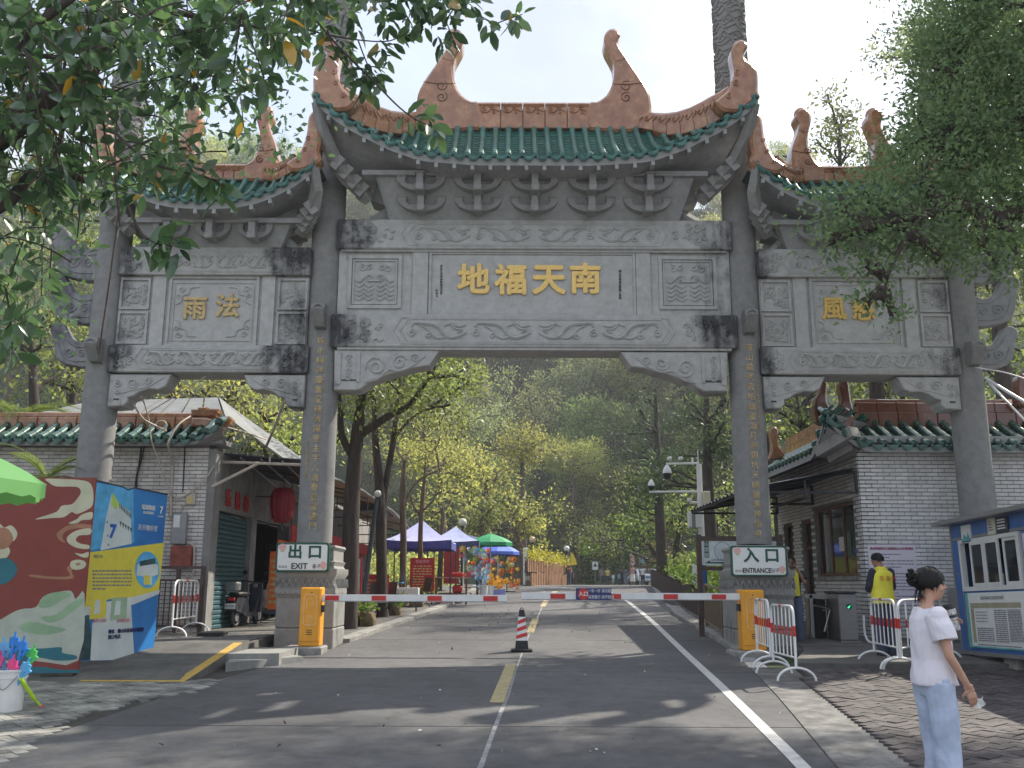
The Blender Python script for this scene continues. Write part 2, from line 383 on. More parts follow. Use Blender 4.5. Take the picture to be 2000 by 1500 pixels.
# weathered gate stone: pale granite wash, black algae towards beam ends and tops
def gate_stone(name,base,dark,xs,warm=0.0,zgrad=None):
 m=bpy.data.materials.new(name);MATS[name]=m;m.use_nodes=True;t=m.node_tree;t.nodes.clear();lk=t.links.new
 out=N(t,'ShaderNodeOutputMaterial');b=N(t,'ShaderNodeBsdfPrincipled',i_Roughness=0.85);lk(b.outputs[0],out.inputs[0]);b.inputs['Specular IOR Level'].default_value=0.3
 g=N(t,'ShaderNodeNewGeometry');sp=N(t,'ShaderNodeSeparateXYZ');lk(g.outputs['Position'],sp.inputs[0])
 na=N(t,'ShaderNodeTexNoise',i_Scale=1.1,i_Detail=8.0,i_Roughness=0.6)
 nb=N(t,'ShaderNodeTexNoise',i_Scale=6.0,i_Detail=10.0,i_Roughness=0.7);lk(g.outputs['Position'],na.inputs[0]);lk(g.outputs['Position'],nb.inputs[0])
 ms=N(t,'ShaderNodeMapping');ms.inputs['Scale'].default_value=(7,7,0.7);lk(g.outputs['Position'],ms.inputs[0])
 ns=N(t,'ShaderNodeTexNoise',i_Scale=1.2,i_Detail=6.0);lk(ms.outputs[0],ns.inputs[0])
 # base stain level along x
 mr=N(t,'ShaderNodeMapRange');mr.inputs[1].default_value=-11;mr.inputs[2].default_value=11;lk(sp.outputs[0],mr.inputs[0])
 rp=N(t,'ShaderNodeValToRGB');e=rp.color_ramp.elements
 for i,(x,val)in enumerate(xs):
  el=e[i]if i<2 else e.new((x+11)/22)
  el.position=(x+11)/22;el.color=(val,val,val,1)
 lk(mr.outputs[0],rp.inputs[0])
 a1=N(t,'ShaderNodeMath',operation='MULTIPLY_ADD');a1.inputs[1].default_value=0.9;lk(na.outputs[0],a1.inputs[0]);lk(rp.outputs[0],a1.inputs[2])
 a2=N(t,'ShaderNodeMath',operation='MULTIPLY_ADD');a2.inputs[1].default_value=0.55;lk(nb.outputs[0],a2.inputs[0]);lk(a1.outputs[0],a2.inputs[2])
 a3=N(t,'ShaderNodeMath',operation='MULTIPLY_ADD');a3.inputs[1].default_value=0.35;lk(ns.outputs[0],a3.inputs[0]);lk(a2.outputs[0],a3.inputs[2])
 cr=N(t,'ShaderNodeMapRange');cr.inputs[1].default_value=1.27;cr.inputs[2].default_value=1.52;lk(a3.outputs[0],cr.inputs[0])
 c1=N(t,'ShaderNodeValToRGB');c1.color_ramp.elements[0].position=.35;c1.color_ramp.elements[1].position=.7
 c1.color_ramp.elements[0].color=(*[x*.8 for x in base],1);c1.color_ramp.elements[1].color=(*[x*1.1 for x in base],1);lk(nb.outputs[0],c1.inputs[0])
 c2=N(t,'ShaderNodeValToRGB');c2.color_ramp.elements[0].position=.3;c2.color_ramp.elements[1].position=.75
 c2.color_ramp.elements[0].color=(*[x*.6 for x in dark],1);c2.color_ramp.elements[1].color=(*[x*1.7 for x in dark],1);lk(nb.outputs[0],c2.inputs[0])
 mx_=N(t,'ShaderNodeMix',data_type='RGBA');lk(cr.outputs[0],mx_.inputs[0]);lk(c1.outputs[0],mx_.inputs[6]);lk(c2.outputs[0],mx_.inputs[7]);lk(mx_.outputs[2],b.inputs['Base Color'])
 n2=N(t,'ShaderNodeTexNoise',i_Scale=30.0,i_Detail=6.0,i_Roughness=.7);lk(g.outputs['Position'],n2.inputs[0])
 bp=N(t,'ShaderNodeBump',i_Strength=0.35,i_Distance=0.012);lk(n2.outputs[0],bp.inputs['Height']);lk(bp.outputs[0],b.inputs['Normal'])
 return m
# ------------------------------------------------------------------ palette
XS=[(-10.5,.6),(-8.2,.62),(-7.8,.58),(-7.1,.12),(-5.3,.08),(-4.8,.55),(-3.6,.58),(-2.9,.42),(-2.4,.0),(3.3,.0),(3.75,.45),(4.45,.6),(5.1,.5),(5.5,.0),(7.8,.0),(8.3,.4),(8.9,.6)]
M_stone=gate_stone('gate_wash',(0.46,0.455,0.445),(0.055,0.055,0.06),[(x,v*.75+.0)for x,v in XS])
M_stone_hi=gate_stone('gate_beam_wash',(0.46,0.455,0.445),(0.05,0.05,0.055),[(x,v*.95+.04)for x,v in XS])
M_panel=gate_stone('panel_granite',(0.47,0.465,0.455),(0.24,0.24,0.235),[(-11,.08),(11,.08)])
M_col=gate_stone('column_granite',(0.255,0.25,0.245),(0.075,0.075,0.075),[(-11,.28),(11,.28)])
M_plinth=gate_stone('plinth_granite',(0.30,0.295,0.28),(0.06,0.06,0.055),[(-11,.3),(11,.3)])
M_soffit=gate_stone('soffit_render',(0.35,0.35,0.355),(0.09,0.09,0.10),[(-11,.24),(11,.24)])
M_dough=gate_stone('bracket_render',(0.30,0.295,0.29),(0.08,0.08,0.08),[(-11,.2),(11,.2)])
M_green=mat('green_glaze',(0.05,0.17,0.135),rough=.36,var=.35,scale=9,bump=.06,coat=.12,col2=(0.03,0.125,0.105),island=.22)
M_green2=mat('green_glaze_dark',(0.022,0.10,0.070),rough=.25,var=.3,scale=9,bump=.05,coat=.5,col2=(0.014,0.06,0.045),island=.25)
M_drip=mat('green_glaze_drip',(0.055,0.175,0.145),rough=.35,var=.3,scale=14,bump=.3,bscale=60,col2=(0.02,0.08,0.07),island=.2)
M_orange=mat('orange_glaze',(0.43,0.215,0.11),rough=.26,var=.2,scale=5,bump=.12,bscale=25,coat=.5,col2=(0.28,0.115,0.06),island=.1,dirt=.45)
M_orange_d=mat('brown_glaze',(0.17,0.055,0.028),rough=.25,var=.25,scale=5,bump=.1,coat=.5,col2=(0.13,0.035,0.018),island=.12)
M_gold=mat('gold_leaf',(0.78,0.52,0.16),rough=.42,metal=.35,var=.12,scale=15,bump=.15,spec=.6)
M_gold_old=mat('gold_old',(0.52,0.38,0.17),rough=.5,metal=.2,var=.3,scale=15,bump=.2)
M_ink=mat('ink_dark',(0.045,0.04,0.04),rough=.6)
M_asph=mat('worn_concrete',(0.135,0.132,0.134),rough=.86,col2=(0.080,0.078,0.082),scale=.42,bump=.5,bscale=130,bdist=.008,island=.06,dirt=.45,speck=.28)
M_joint=mat('joint_pale',(0.30,0.30,0.31),rough=.9,var=.3,scale=14,bump=.4)
M_apron=mat('apron_concrete',(0.17,0.162,0.15),rough=.88,col2=(0.085,0.082,0.078),scale=1.1,bump=.5,bscale=70,dirt=.5,speck=.25)
M_kerb=mat('kerb_stone',(0.30,0.29,0.275),rough=.85,var=.3,scale=5,bump=.4,dirt=.5)
M_paver=mat('dark_paver',(0.11,0.092,0.09),rough=.8,col2=(0.06,0.052,0.053),scale=2.2,bump=.5,bscale=60,island=.28)
M_paver_pale=mat('pale_paver',(0.40,0.385,0.35),rough=.8,col2=(0.115,0.11,0.105),scale=2.4,c2=.52,bump=.5,bscale=60,island=.2)
M_soil=mat('soil_mortar',(0.055,0.05,0.045),rough=.95,var=.3,scale=8,bump=.5)
M_line=mat('road_white',(0.58,0.57,0.55),rough=.8,col2=(0.30,0.29,0.28),c2=.36,scale=7,bump=.3,bscale=90)
M_yline=mat('road_yellow',(0.46,0.38,0.20),rough=.8,col2=(0.24,0.21,0.14),c2=.38,scale=9,bump=.3,bscale=90)
M_ykerb=mat('kerb_yellow',(0.58,0.36,0.06),rough=.75,col2=(0.30,0.22,0.10),c2=.42,scale=11,bump=.4)
M_earth=mat('earth',(0.06,0.085,0.035),rough=.95,col2=(0.03,0.045,0.02),scale=.3,bump=.5,bscale=6)
M_brick=mat('white_brick',(0.70,0.68,0.67),rough=.5,var=.08,scale=3,bump=.2,bscale=60,col2=(0.56,0.545,0.53),island=.10,dirt=.18)
M_brick_l=mat('cream_brick',(0.74,0.70,0.65),rough=.6,var=.1,scale=3,bump=.2,bscale=60,col2=(0.58,0.54,0.50),island=.12,dirt=.3)
M_mortar=mat('mortar_grey',(0.22,0.215,0.21),rough=.95,var=.2,bump=.4)
M_white=mat('white_paint',(0.78,0.78,0.77),rough=.35,var=.05,bump=.05,dirt=.1)
M_red=mat('red_paint',(0.55,0.03,0.025),rough=.4,var=.12,bump=.05)
M_redc=mat('red_cloth',(0.50,0.03,0.03),rough=.7,var=.2,bump=.1)
M_orangeb=mat('gate_orange',(0.83,0.36,0.025),rough=.42,var=.06,bump=.05,dirt=.12)
M_black=mat('black_rubber',(0.018,0.018,0.02),rough=.55,var=.2,bump=.1)
M_steel=mat('brushed_steel',(0.34,0.33,0.32),rough=.38,metal=.75,var=.12,bump=.05,stretch=(1,1,12))
M_dsteel=mat('dark_steel',(0.05,0.055,0.07),rough=.5,metal=.3,var=.2,bump=.1)
M_brownm=mat('brown_iron',(0.10,0.065,0.055),rough=.55,metal=.2,var=.25,bump=.1)
M_sgreen=mat('sign_green',(0.015,0.085,0.055),rough=.45,var=.08,bump=0)
M_swhite=mat('sign_white',(0.74,0.76,0.74),rough=.35,var=.04,bump=0,dirt=.06)
M_pink=mat('petal_pink',(0.72,0.42,0.40),rough=.5,var=.1,bump=0)
M_blue=mat('panel_blue',(0.045,0.14,0.40),rough=.4,var=.12,bump=.05,dirt=.12)
M_navy=mat('placard_navy',(0.02,0.03,0.14),rough=.35,var=.05,bump=0)
M_bark=mat('bark_dark',(0.060,0.045,0.038),rough=.95,var=.4,scale=5,bump=1.0,bscale=14,stretch=(2.5,2.5,.5),bdist=.03)
M_bark2=mat('bark_brown',(0.12,0.085,0.062),rough=.95,var=.4,scale=5,bump=.9,bscale=14,stretch=(2.5,2.5,.5),bdist=.03)
M_twig=mat('twig_brown',(0.16,0.11,0.085),rough=.85,var=.3,bump=.3)
M_wood=mat('wood_brown',(0.17,0.085,0.045),rough=.7,var=.3,scale=5,bump=.3,stretch=(1,1,6))
M_woodl=mat('wood_pale',(0.45,0.34,0.25),rough=.8,var=.2,scale=4,bump=.3)
M_sheet=mat('roof_sheet',(0.20,0.205,0.205),rough=.6,metal=.0,var=.2,scale=2,bump=.15,dirt=.4)
M_beige=mat('awning_beige',(0.42,0.33,0.22),rough=.7,var=.15,scale=2,bump=.1)
M_shutter=mat('shutter_teal',(0.045,0.115,0.135),rough=.5,metal=.2,var=.2,scale=3,bump=.1,dirt=.25)
M_plaster=mat('plaster_grey',(0.27,0.26,0.25),rough=.9,var=.2,scale=2,bump=.3,dirt=.45)
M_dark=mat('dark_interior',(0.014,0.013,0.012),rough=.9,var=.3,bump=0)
M_lavender=mat('tent_lavender',(0.42,0.42,0.66),rough=.7,var=.08,bump=.1,bscale=8)
M_tblue=mat('tent_blue',(0.07,0.075,0.33),rough=.7,var=.12,bump=.1,bscale=8)
M_tnavy=mat('tent_navy',(0.05,0.07,0.17),rough=.7,var=.12,bump=.1,bscale=8)
M_pgreen=mat('parasol_green',(0.02,0.27,0.10),rough=.6,var=.12,bump=.15,bscale=10)
M_cable=mat('cable_beige',(0.50,0.43,0.37),rough=.6,var=.1,bump=0)
M_paper=mat('notice_paper',(0.66,0.60,0.66),rough=.5,var=.04,bump=0)
M_print=mat('print_grey',(0.22,0.19,0.24),rough=.6,var=.2,bump=0)
M_glass=glass('window_glass')
M_skin=mat('skin',(0.52,0.29,0.20),rough=.5,var=.08,scale=12,bump=.05,bscale=90)
M_skin_d=mat('skin_tan',(0.33,0.17,0.11),rough=.5,var=.08,scale=12,bump=.05)
M_hair=mat('hair_black',(0.006,0.0055,0.006),rough=.5,var=.3,scale=30,bump=.4,bscale=90,stretch=(1,1,.3),spec=.25)
M_tee=mat('cotton_white',(0.76,0.72,0.78),rough=.85,var=.03,bump=.25,bscale=7,bdist=.03)
M_jean=mat('denim_pale',(0.47,0.54,0.69),rough=.85,var=.14,scale=9,bump=.3,bscale=9,bdist=.03)
M_jeand=mat('denim_dark',(0.045,0.06,0.10),rough=.85,var=.2,scale=9,bump=.25,bscale=9,bdist=.02)
M_vest=mat('vest_yellow',(0.80,0.72,0.06),rough=.7,var=.05,bump=.25,bscale=7,bdist=.03)
M_navyc=mat('navy_cloth',(0.02,0.023,0.045),rough=.8,var=.2,bump=.2,bscale=8)
LF_fig=leafmat('leaf_fig',(0.026,0.062,0.028),(0.085,0.16,0.062),(0.42,0.26,0.03),trans=.30,gloss=.22,spec=.8)
LF_right=leafmat('leaf_camphor',(0.055,0.105,0.05),(0.16,0.235,0.10),trans=.42,gloss=.4)
LF_mid=leafmat('leaf_mid',(0.038,0.066,0.022),(0.17,0.21,0.065),trans=.48,gloss=.45,vary=.22)
LF_yel=leafmat('leaf_yellowish',(0.075,0.105,0.03),(0.30,0.32,0.095),trans=.5,gloss=.5,vary=.2)
LF_hill=leafmat('leaf_hill',(0.045,0.085,0.03),(0.19,0.24,0.075),trans=.4,gloss=.6,vary=.38)
LF_hill2=leafmat('leaf_hill_grey',(0.06,0.09,0.045),(0.22,0.25,0.11),trans=.4,gloss=.6,vary=.38)
LF_pine=leafmat('leaf_pine',(0.016,0.036,0.018),(0.06,0.095,0.04),trans=.25,gloss=.6)
LF_shrub=leafmat('leaf_shrub',(0.03,0.09,0.015),(0.12,0.20,0.03),trans=.4,gloss=.45)
LF_palm=leafmat('leaf_palm',(0.04,0.08,0.02),(0.13,0.18,0.04),trans=.45,gloss=.4)
LF_dry=leafmat('leaf_dry',(0.07,0.05,0.035),(0.16,0.12,0.08),trans=.3,gloss=.7)
# ------------------------------------------------------------------ terrain
def terrain(x,y):
 z=gz(min(y,130))-0.06
 t=interp([-120,-60,-20,10,40,90,200],[.50,.60,.70,.68,.52,.42,.3],x)
 z+=t*1.27*max(0,y-98-3*math.sin(x*.13))*(1 if y<178 else max(.25,1-(y-178)/120))
 z+=.55*min(22,max(0,-17-x-2*math.sin(y*.2)))*sm(22,40,y)
 z+=.55*min(18,max(0,x-13.5-1.2*math.sin(y*.3)))*sm(20,34,y)
 z+=.45*min(24,max(0,x-lerp(9,17,sm(56,72,y))))*sm(46,64,y)
 z+=(math.sin(x*.31)*math.cos(y*.23))*.8*sm(80,110,y)
 return z
ys=[-60,-20,0,4,8,12,16,20,24,28,32,36,40,42,44,46,48,50,52,56,60,65,70,74,78,82,86,90,95,100,110,120,130,140,155,170,185,200,230,270,320,420,700]
xs=[-600,-300,-200,-150,-120,-100,-85,-70,-60,-50,-42,-35,-30,-26,-22,-19,-16,-13,-10,-7,-4,0,4,7,10,12,14,16,18,21,24,28,33,40,50,60,70,85,100,120,150,200,300,600]
m=MB();m.v=[(x,y,terrain(x,y)if y<420 else terrain(x,420)*.3)for y in ys for x in xs]
nx=len(xs);m.f=[(j*nx+i,j*nx+i+1,(j+1)*nx+i+1,(j+1)*nx+i)for j in range(len(ys)-1)for i in range(nx-1)];m.m=[0]*len(m.f)
structure('terrain',m,M_earth,smooth=180,fix=False)
structure('bounce_ground',MB().grid(lambda i,j:(lerp(-40,40,i),lerp(-60,1.0,j),gz(lerp(-60,1.0,j))+.03),4,6),mat('bounce_concrete',(0.42,0.41,0.39),rough=.9,var=.15,bump=.2),fix=False)  # unseen pale ground behind the camera, added to bounce light onto the gate
# road centre seam and edges measured in the photo
def road_c(y):return interp([0,8.4,14,20,33,48,60,75],[-0.75,-0.28,.02,.33,1.12,1.6,.2,-5],y)
def road_l(y):return interp([0,9,13.5,17.5,29,40,50,60,75,100],[-5.4,-4.6,-4.15,-3.3,-2.0,-1.4,-1.6,-3.5,-9,-18],y)
def road_r(y):return interp([0,8.4,12.5,17.5,23,27,33,42,52,62,75,90],[2.4,2.75,3.35,3.98,4.25,4.5,5.2,6.2,7.4,9.5,13.5,15],y)
road=MB()
for a,b in zip(range(-6,96,2),range(-4,98,2)):
 road.add([(road_l(a)-.3,a,gz(a)-.007),(road_r(a)+.3,a,gz(a)-.007),(road_r(b)+.3,b,gz(b)-.007),(road_l(b)-.3,b,gz(b)-.007)],[(0,1,2,3)])
ro=structure('road',road,M_joint,fix=False)
seams=[-6,-1,4.2,10.35,14.75,19.6,23.4,27.8,32.2,36.6,41]
def slabpiece(y0,y1,fa,fb):
 n=max(1,int((y1-y0)/1.5));mb=MB();vs=[]
 for i in range(n+1):
  y=lerp(y0,y1,i/n);xa,xb=fa(y),fb(y)
  vs+=[(xa,y,gz(y)),(xb,y,gz(y)),(xa,y,gz(y)-.05),(xb,y,gz(y)-.05)]
 fs=[(4*i,4*i+1,4*i+5,4*i+4)for i in range(n)]+[(4*i+2,4*i,4*i+4,4*i+6)for i in range(n)]+[(4*i+1,4*i+3,4*i+7,4*i+5)for i in range(n)]+[(0,2,3,1),(4*n,4*n+1,4*n+3,4*n+2)]
 return mb.add(vs,fs)
for a,b in zip(seams[:-1],seams[1:]):
 g=.016
 build('slab',slabpiece(a+g,b-g,lambda y:road_l(y),lambda y:road_c(y)-.012),M_asph,ro)
 build('slab',slabpiece(a+g,b-g,lambda y:road_c(y)+.012+.035*abs(math.sin(y*1.9)),lambda y:road_r(y)),M_asph,ro)
build('slab',slabpiece(41.02,97,road_l,road_r),M_asph,ro)
# painted lines (thin real sheets a few mm proud)
def strip(pts,w,lift=.006):
 mb=MB();vs=[]
 for i,p in enumerate(pts):
  q0=Vector(pts[max(0,i-1)]);q1=Vector(pts[min(len(pts)-1,i+1)]);t=(q1-q0);t.normalize();nrm=Vector((t.y,-t.x));p=Vector(p)
  for s_ in(-1,1):
   q=p+nrm*s_*w/2;vs.append((q.x,q.y,gz(q.y)+lift))
 return mb.add(vs,[(2*i,2*i+1,2*i+3,2*i+2)for i in range(len(pts)-1)])
wl=[]
for(u,v)in[(1588,1520),(1485,1416),(1400,1333),(1330,1268),(1275,1215),(1245,1190),(1224,1174),(1203,1163)]:
 p=G(u,v);wl.append((p.x,p.y))
wl=[(wl[0][0]-.35,wl[0][1]-3.5)]+wl
q=wl[-1];wl+=[(q[0]-.15,41),(1.9,46),(.2,51),(-2.2,55)]
build('line_marking',strip([tuple(p[:2])for p in catmull([(a,b,0)for a,b in wl],4)],.13),M_line,ro)
for(a,b,c_,d_)in[((1005,1298),(1012,1298),0,0)]:pass
def dash(u0,v0,u1,v1,w=.17):
 a,b=G(u0,v0),G(u1,v1);build('line_marking',strip([(lerp(a.x,b.x,t),lerp(a.y,b.y,t))for t in(0,.33,.66,1)],w),M_yline,ro)
dash(970,1373,998,1299);dash(1035,1236,1046,1209);dash(1060,1185,1067,1173);dash(1078,1160,1085,1155,.2)
# kerb strips beside the road beyond the gate, raised walks
def prismy(fa,fb,y0,y1,h,n=12,base=-.08,lv=None):
 mb=MB();vs=[]
 for i in range(n+1):
  y=lerp(y0,y1,i/n);z=(gz(y)if lv is None else lv(y));xa,xb=fa(y),fb(y)
  vs+=[(xa,y,z+h),(xb,y,z+h),(xa,y,z+base),(xb,y,z+base)]
 fs=[(4*i,4*i+1,4*i+5,4*i+4)for i in range(n)]+[(4*i+2,4*i,4*i+4,4*i+6)for i in range(n)]+[(4*i+1,4*i+3,4*i+7,4*i+5)for i in range(n)]+[(0,2,3,1),(4*n,4*n+1,4*n+3,4*n+2)]
 return mb.add(vs,fs)
def kerbrun(nm,fa,fb,y0,y1,h,step=1.0):
 root=None
 y=y0;i=0
 base=structure(nm,prismy(lambda y:fa(y)+.01,lambda y:fb(y)-.01,y0+.02,y1-.02,h-.012),M_soil)
 while y<y1-.05:
  b=min(y+step,y1);build('kerb_stone',prismy(fa,fb,y+.006,b-.006,h+(.004*(i%3)),n=1),M_kerb,base);y=b;i+=1
kerbrun('left_kerb',lambda y:road_l(y)-.30,lambda y:road_l(y),19.0,46,.07,1.2)
kerbrun('right_kerb',lambda y:road_r(y),lambda y:road_r(y)+.34,17.0,30,.07,1.2)
structure('left_walk',prismy(lambda y:-6.2,lambda y:road_l(y)-.31,19.2,46,.055,n=20),M_apron)
structure('right_walk',prismy(lambda y:road_r(y)+.35,lambda y:7.2,17.2,30,.075,n=12),M_apron)
# right forecourt: dark herringbone pavers in front, concrete apron by the ticket house
def edge_r(y):return interp([5,8.4,12.6,15.0],[3.2,3.45,3.95,4.35],y)
structure('forecourt_bed',prismy(lambda y:road_r(y)+.002,lambda y:16,3,15.3,.0,n=16),M_soil)
def pave(root,w,inside,M_,zoff,rot=0.0,L2=2.0,cx=0,cy=0,rng=(-60,60),jit=.006,key=None):
 L_=w*2;tm=MB().box(-w+.004,w-.004,-w/2+.004,w/2-.004,-.05,0)
 tm.f=tm.f[1:];tm.m=tm.m[1:]
 out=[];r=random.Random(5);Mr=Matrix.Rotation(rot,4,'Z')
 for i in range(*rng):
  for j in range(*rng):
   k=(i-j)%4
   if k==0:c=Vector(((i+1)*w,(j+.5)*w,0));a=0
   elif k==3:c=Vector(((i+.5)*w,(j+1)*w,0));a=R(90)
   else:continue
   c=Mr@c;x,y=c.x+cx,c.y+cy
   if not inside(x,y):continue
   M=Matrix.Translation((x,y,gz(y)+zoff+r.uniform(-jit,jit)))@Matrix.Rotation(math.atan(.0375)+r.uniform(-.012,.012),4,'X')@Matrix.Rotation(rot+a,4,'Z')@Matrix.Rotation(r.uniform(-.015,.015),4,'Y')
   out.append((math.hypot(x,y),M))
 out.sort(key=lambda q:q[0]);pieces('paver',tm,M_,root,[q[1]for q in out])
fc=structure('forecourt',MB().box(9,9.01,9,9.01,.2,.21),M_soil)
pave(fc,.118,lambda x,y:edge_r(y)<x<9.6 and 6.2<y<15.0 and x<.62*y+1.2,M_paver,.035,rot=R(38),cx=6,cy=10)
structure('forecourt_edging',prismy(lambda y:road_r(y)+.003,lambda y:edge_r(y)-.02,3,15.1,.012,n=20),mat('worn_cement',(0.27,0.265,0.255),rough=.9,col2=(0.11,0.105,0.10),scale=4.5,c2=.55,bump=.5,bscale=50))
structure('right_apron',prismy(lambda y:interp([14.9,17.3],[4.25,5.2],y),lambda y:16,15.05,17.5,.10,n=4),M_apron)
structure('ticket_house_plinth_ground',prismy(lambda y:5.2,lambda y:16,17.5,34,.11,n=12),M_apron)
# left forecourt: pale mottled stone paving up to the ramp
structure('left_forecourt_bed',prismy(lambda y:-16,lambda y:road_l(y)-.002,2,20,-.005,n=20),M_soil)
fl=structure('left_forecourt',MB().box(-9.02,-9.01,9,9.01,.2,.21),M_soil)
def wavy(y):return-4.4-.35*math.sin(y*1.3)-.5*max(0,10.5-y)*.5
pave(fl,.12,lambda x,y:-9.4<x<wavy(y)+.1 and 7.2<y<13.7 and x>-.62*y-.8,M_paver_pale,.012,rot=R(45),cx=-6,cy=10,jit=.004)
# ramp and platform left of the gate
PL=.875
rp_l=G(150,1334);rp_r=G(360,1334)
ramp=MB();x0,x1,y0=rp_l.x,rp_r.x,rp_r.y
pt=P(475,1258,16.0);xt=pt.x
ramp.add([(-9.5,y0,gz(y0)+.01),(x1,y0,gz(y0)+.01),(xt,16.0,PL),(-9.5,16.0,PL),(-9.5,y0,0),(x1,y0,0),(xt,16.0,0),(-9.5,16.0,0)],
   [(0,1,2,3),(4,5,1,0),(5,6,2,1),(6,7,3,2),(7,4,0,3)])
structure('ramp',ramp,M_apron)
structure('platform',MB().box(-12,-4.5,16.0,24,.2,PL),M_apron)
structure('platform_front',MB().box(xt,-4.42,16.002,17.4,.2,PL-.004),M_apron)
# yellow painted edge on the ramp
ye=MB();d=.16
ye.add([(x1-d,y0+.05,gz(y0)+.016),(x1-.01,y0+.03,gz(y0)+.016),(xt-.01,16.0,PL+.006),(xt-d,16.0,PL+.006)],[(0,1,2,3)])
ye.add([(x0,y0+.01,gz(y0)+.016),(x1,y0+.01,gz(y0)+.016),(x1-.02,y0+.09,gz(y0)+.028),(x0,y0+.09,gz(y0)+.028)],[(0,1,2,3)])
structure('ramp_edge_marking',ye,M_ykerb)
# steps: two low treads beside the ramp in front of the plinth
def tread(u0,u1,v0,yA,yB,z1,xr=None):
 a=P(u0,v0,yA);b=P(u1,v0,yA);return MB().bev(a.x,b.x,yA,yB,.2,z1,.015)
build_steps=thing('steps','two worn concrete steps between ramp and left plinth','steps',(-4.2,15.2,gz(15.2)))
g1,g2,g3=G(440,1312),G(592,1292),G(470,1285)
build('step',MB().slab([(g1.x,g1.y,gz(14.6)+.13),(g2.x,g2.y+.0,gz(14.6)+.13),(g2.x-.5,16.6,gz(14.6)+.13),(xt-.1,16.6,gz(14.6)+.13),(xt-.12,15.9,gz(14.6)+.13)],(0,0,-.3)),M_plinth,build_steps)
build('step',MB().slab([(xt-.32,15.2,gz(15)+.20),(xt+.75,15.35,gz(15)+.20),(xt+.75,16.7,gz(15)+.20),(xt-.1,16.7,gz(15)+.20)],(0,0,-.3)),M_plinth,build_steps)
# ------------------------------------------------------------------ the memorial gateway
XG=.44;YC=18.5;CX=[XG-8.62,XG-4.24,XG+4.24,XG+8.62];CR=.335
gate=thing('memorial_gateway','grey stone gateway with four columns, green tiled roofs and gold characters across the road','gateway',(XG,YC,gz(YC)))
def relief(mb,path,r=.02,n=5,flat=1.15,up=(0,-1,0)):mb.tube(path,[r*1.15*(.55+.45*math.sin(math.pi*min(1,(i+.5)/len(path))))for i in range(len(path))],n,caps=True,flat=flat,up=up)
def spiral(cx,cz,r,turns=1.4,a0=0,sgn=1,Y=0,k=14):
 return[(cx+r*(1-t/k*.82)*math.cos(a0+sgn*turns*2*math.pi*t/k),Y,cz+r*(1-t/k*.82)*math.sin(a0+sgn*turns*2*math.pi*t/k))for t in range(k+1)]
def scroll_cloud(mb,cx,cz,s,Y,flip=1,r=.018):
 relief(mb,spiral(cx-.28*s*flip,cz+.02*s,.17*s,1.3,R(-60),-flip,Y),r)
 relief(mb,[(cx-.28*s*flip,Y,cz-.16*s),(cx-.08*s*flip,Y,cz-.12*s),(cx+.08*s*flip,Y,cz+.05*s),(cx+.28*s*flip,Y,cz+.02*s),(cx+.48*s*flip,Y,cz-.1*s)],r)
 relief(mb,spiral(cx+.22*s*flip,cz-.12*s,.1*s,1.2,R(90),flip,Y),r)
 relief(mb,[(cx-.1*s*flip,Y,cz+.2*s),(cx+.1*s*flip,Y,cz+.14*s),(cx+.3*s*flip,Y,cz+.2*s)],r)
def dragon(mb,cx,cz,w,h,Y,flip=1,r=.022):
 f=lambda px,pz:(cx+px*w*flip,Y,cz+pz*h)
 relief(mb,catmull([f(-.5,.18),f(-.44,.36),f(-.3,.34),f(-.12,.3),f(.02,.1),f(.1,-.2),f(.22,-.36),f(.38,-.28),f(.5,-.1)],3),r*1.5)
 relief(mb,catmull([f(-.34,.24),f(-.2,.05),f(-.08,-.3),f(.05,-.38),f(.2,-.2)],3),r)
 relief(mb,spiral(cx-.5*w*flip,cz-.12*h,.2*h,1.3,R(80),-flip,Y),r)
 relief(mb,spiral(cx-.18*w*flip,cz-.26*h,.15*h,1.2,R(0),flip,Y),r)
 relief(mb,catmull([f(.1,.22),f(.24,.34),f(.36,.2),f(.5,.26)],3),r)
 relief(mb,catmull([f(.2,.42),f(.3,.1),f(.42,.02),f(.34,-.1)],3),r)
def wildlines(mb,x0,x1,z0,z1,Y,n,rnd,r=.02):  # flowing vine carving filling a rectangle
 for k in range(n):
  cx,cz=rnd.uniform(x0+.12*(x1-x0),x1-.12*(x1-x0)),rnd.uniform(z0+.15*(z1-z0),z1-.15*(z1-z0));s_=min(x1-x0,z1-z0)*rnd.uniform(.12,.2)
  if rnd.random()<.5:relief(mb,spiral(cx,cz,s_*.7,rnd.uniform(.7,1.3),rnd.uniform(0,6),rnd.choice((-1,1)),Y,9),r)
  else:
   a=rnd.uniform(0,3.1);dx,dz=math.cos(a)*s_,math.sin(a)*s_
   pp=[(cx-dx,Y,cz-dz),(cx-dx*.3-dz*.35,Y,cz-dz*.3+dx*.35),(cx+dx*.3+dz*.35,Y,cz+dz*.3-dx*.35),(cx+dx,Y,cz+dz)]
   pp=[(min(max(p[0],x0+.03),x1-.03),p[1],min(max(p[2],z0+.03),z1-.03))for p in pp]
   relief(mb,catmull(pp,3),r)
rnd=random.Random(3)
def rectframe(mb,x0,x1,z0,z1,Y,w=.035,d=.03):
 mb.box(x0,x1,Y-d,Y+.01,z1-w,z1);mb.box(x0,x1,Y-d,Y+.01,z0,z0+w)
 mb.box(x0,x0+w,Y-d,Y+.01,z0+w,z1-w);mb.box(x1-w,x1,Y-d,Y+.01,z0+w,z1-w)
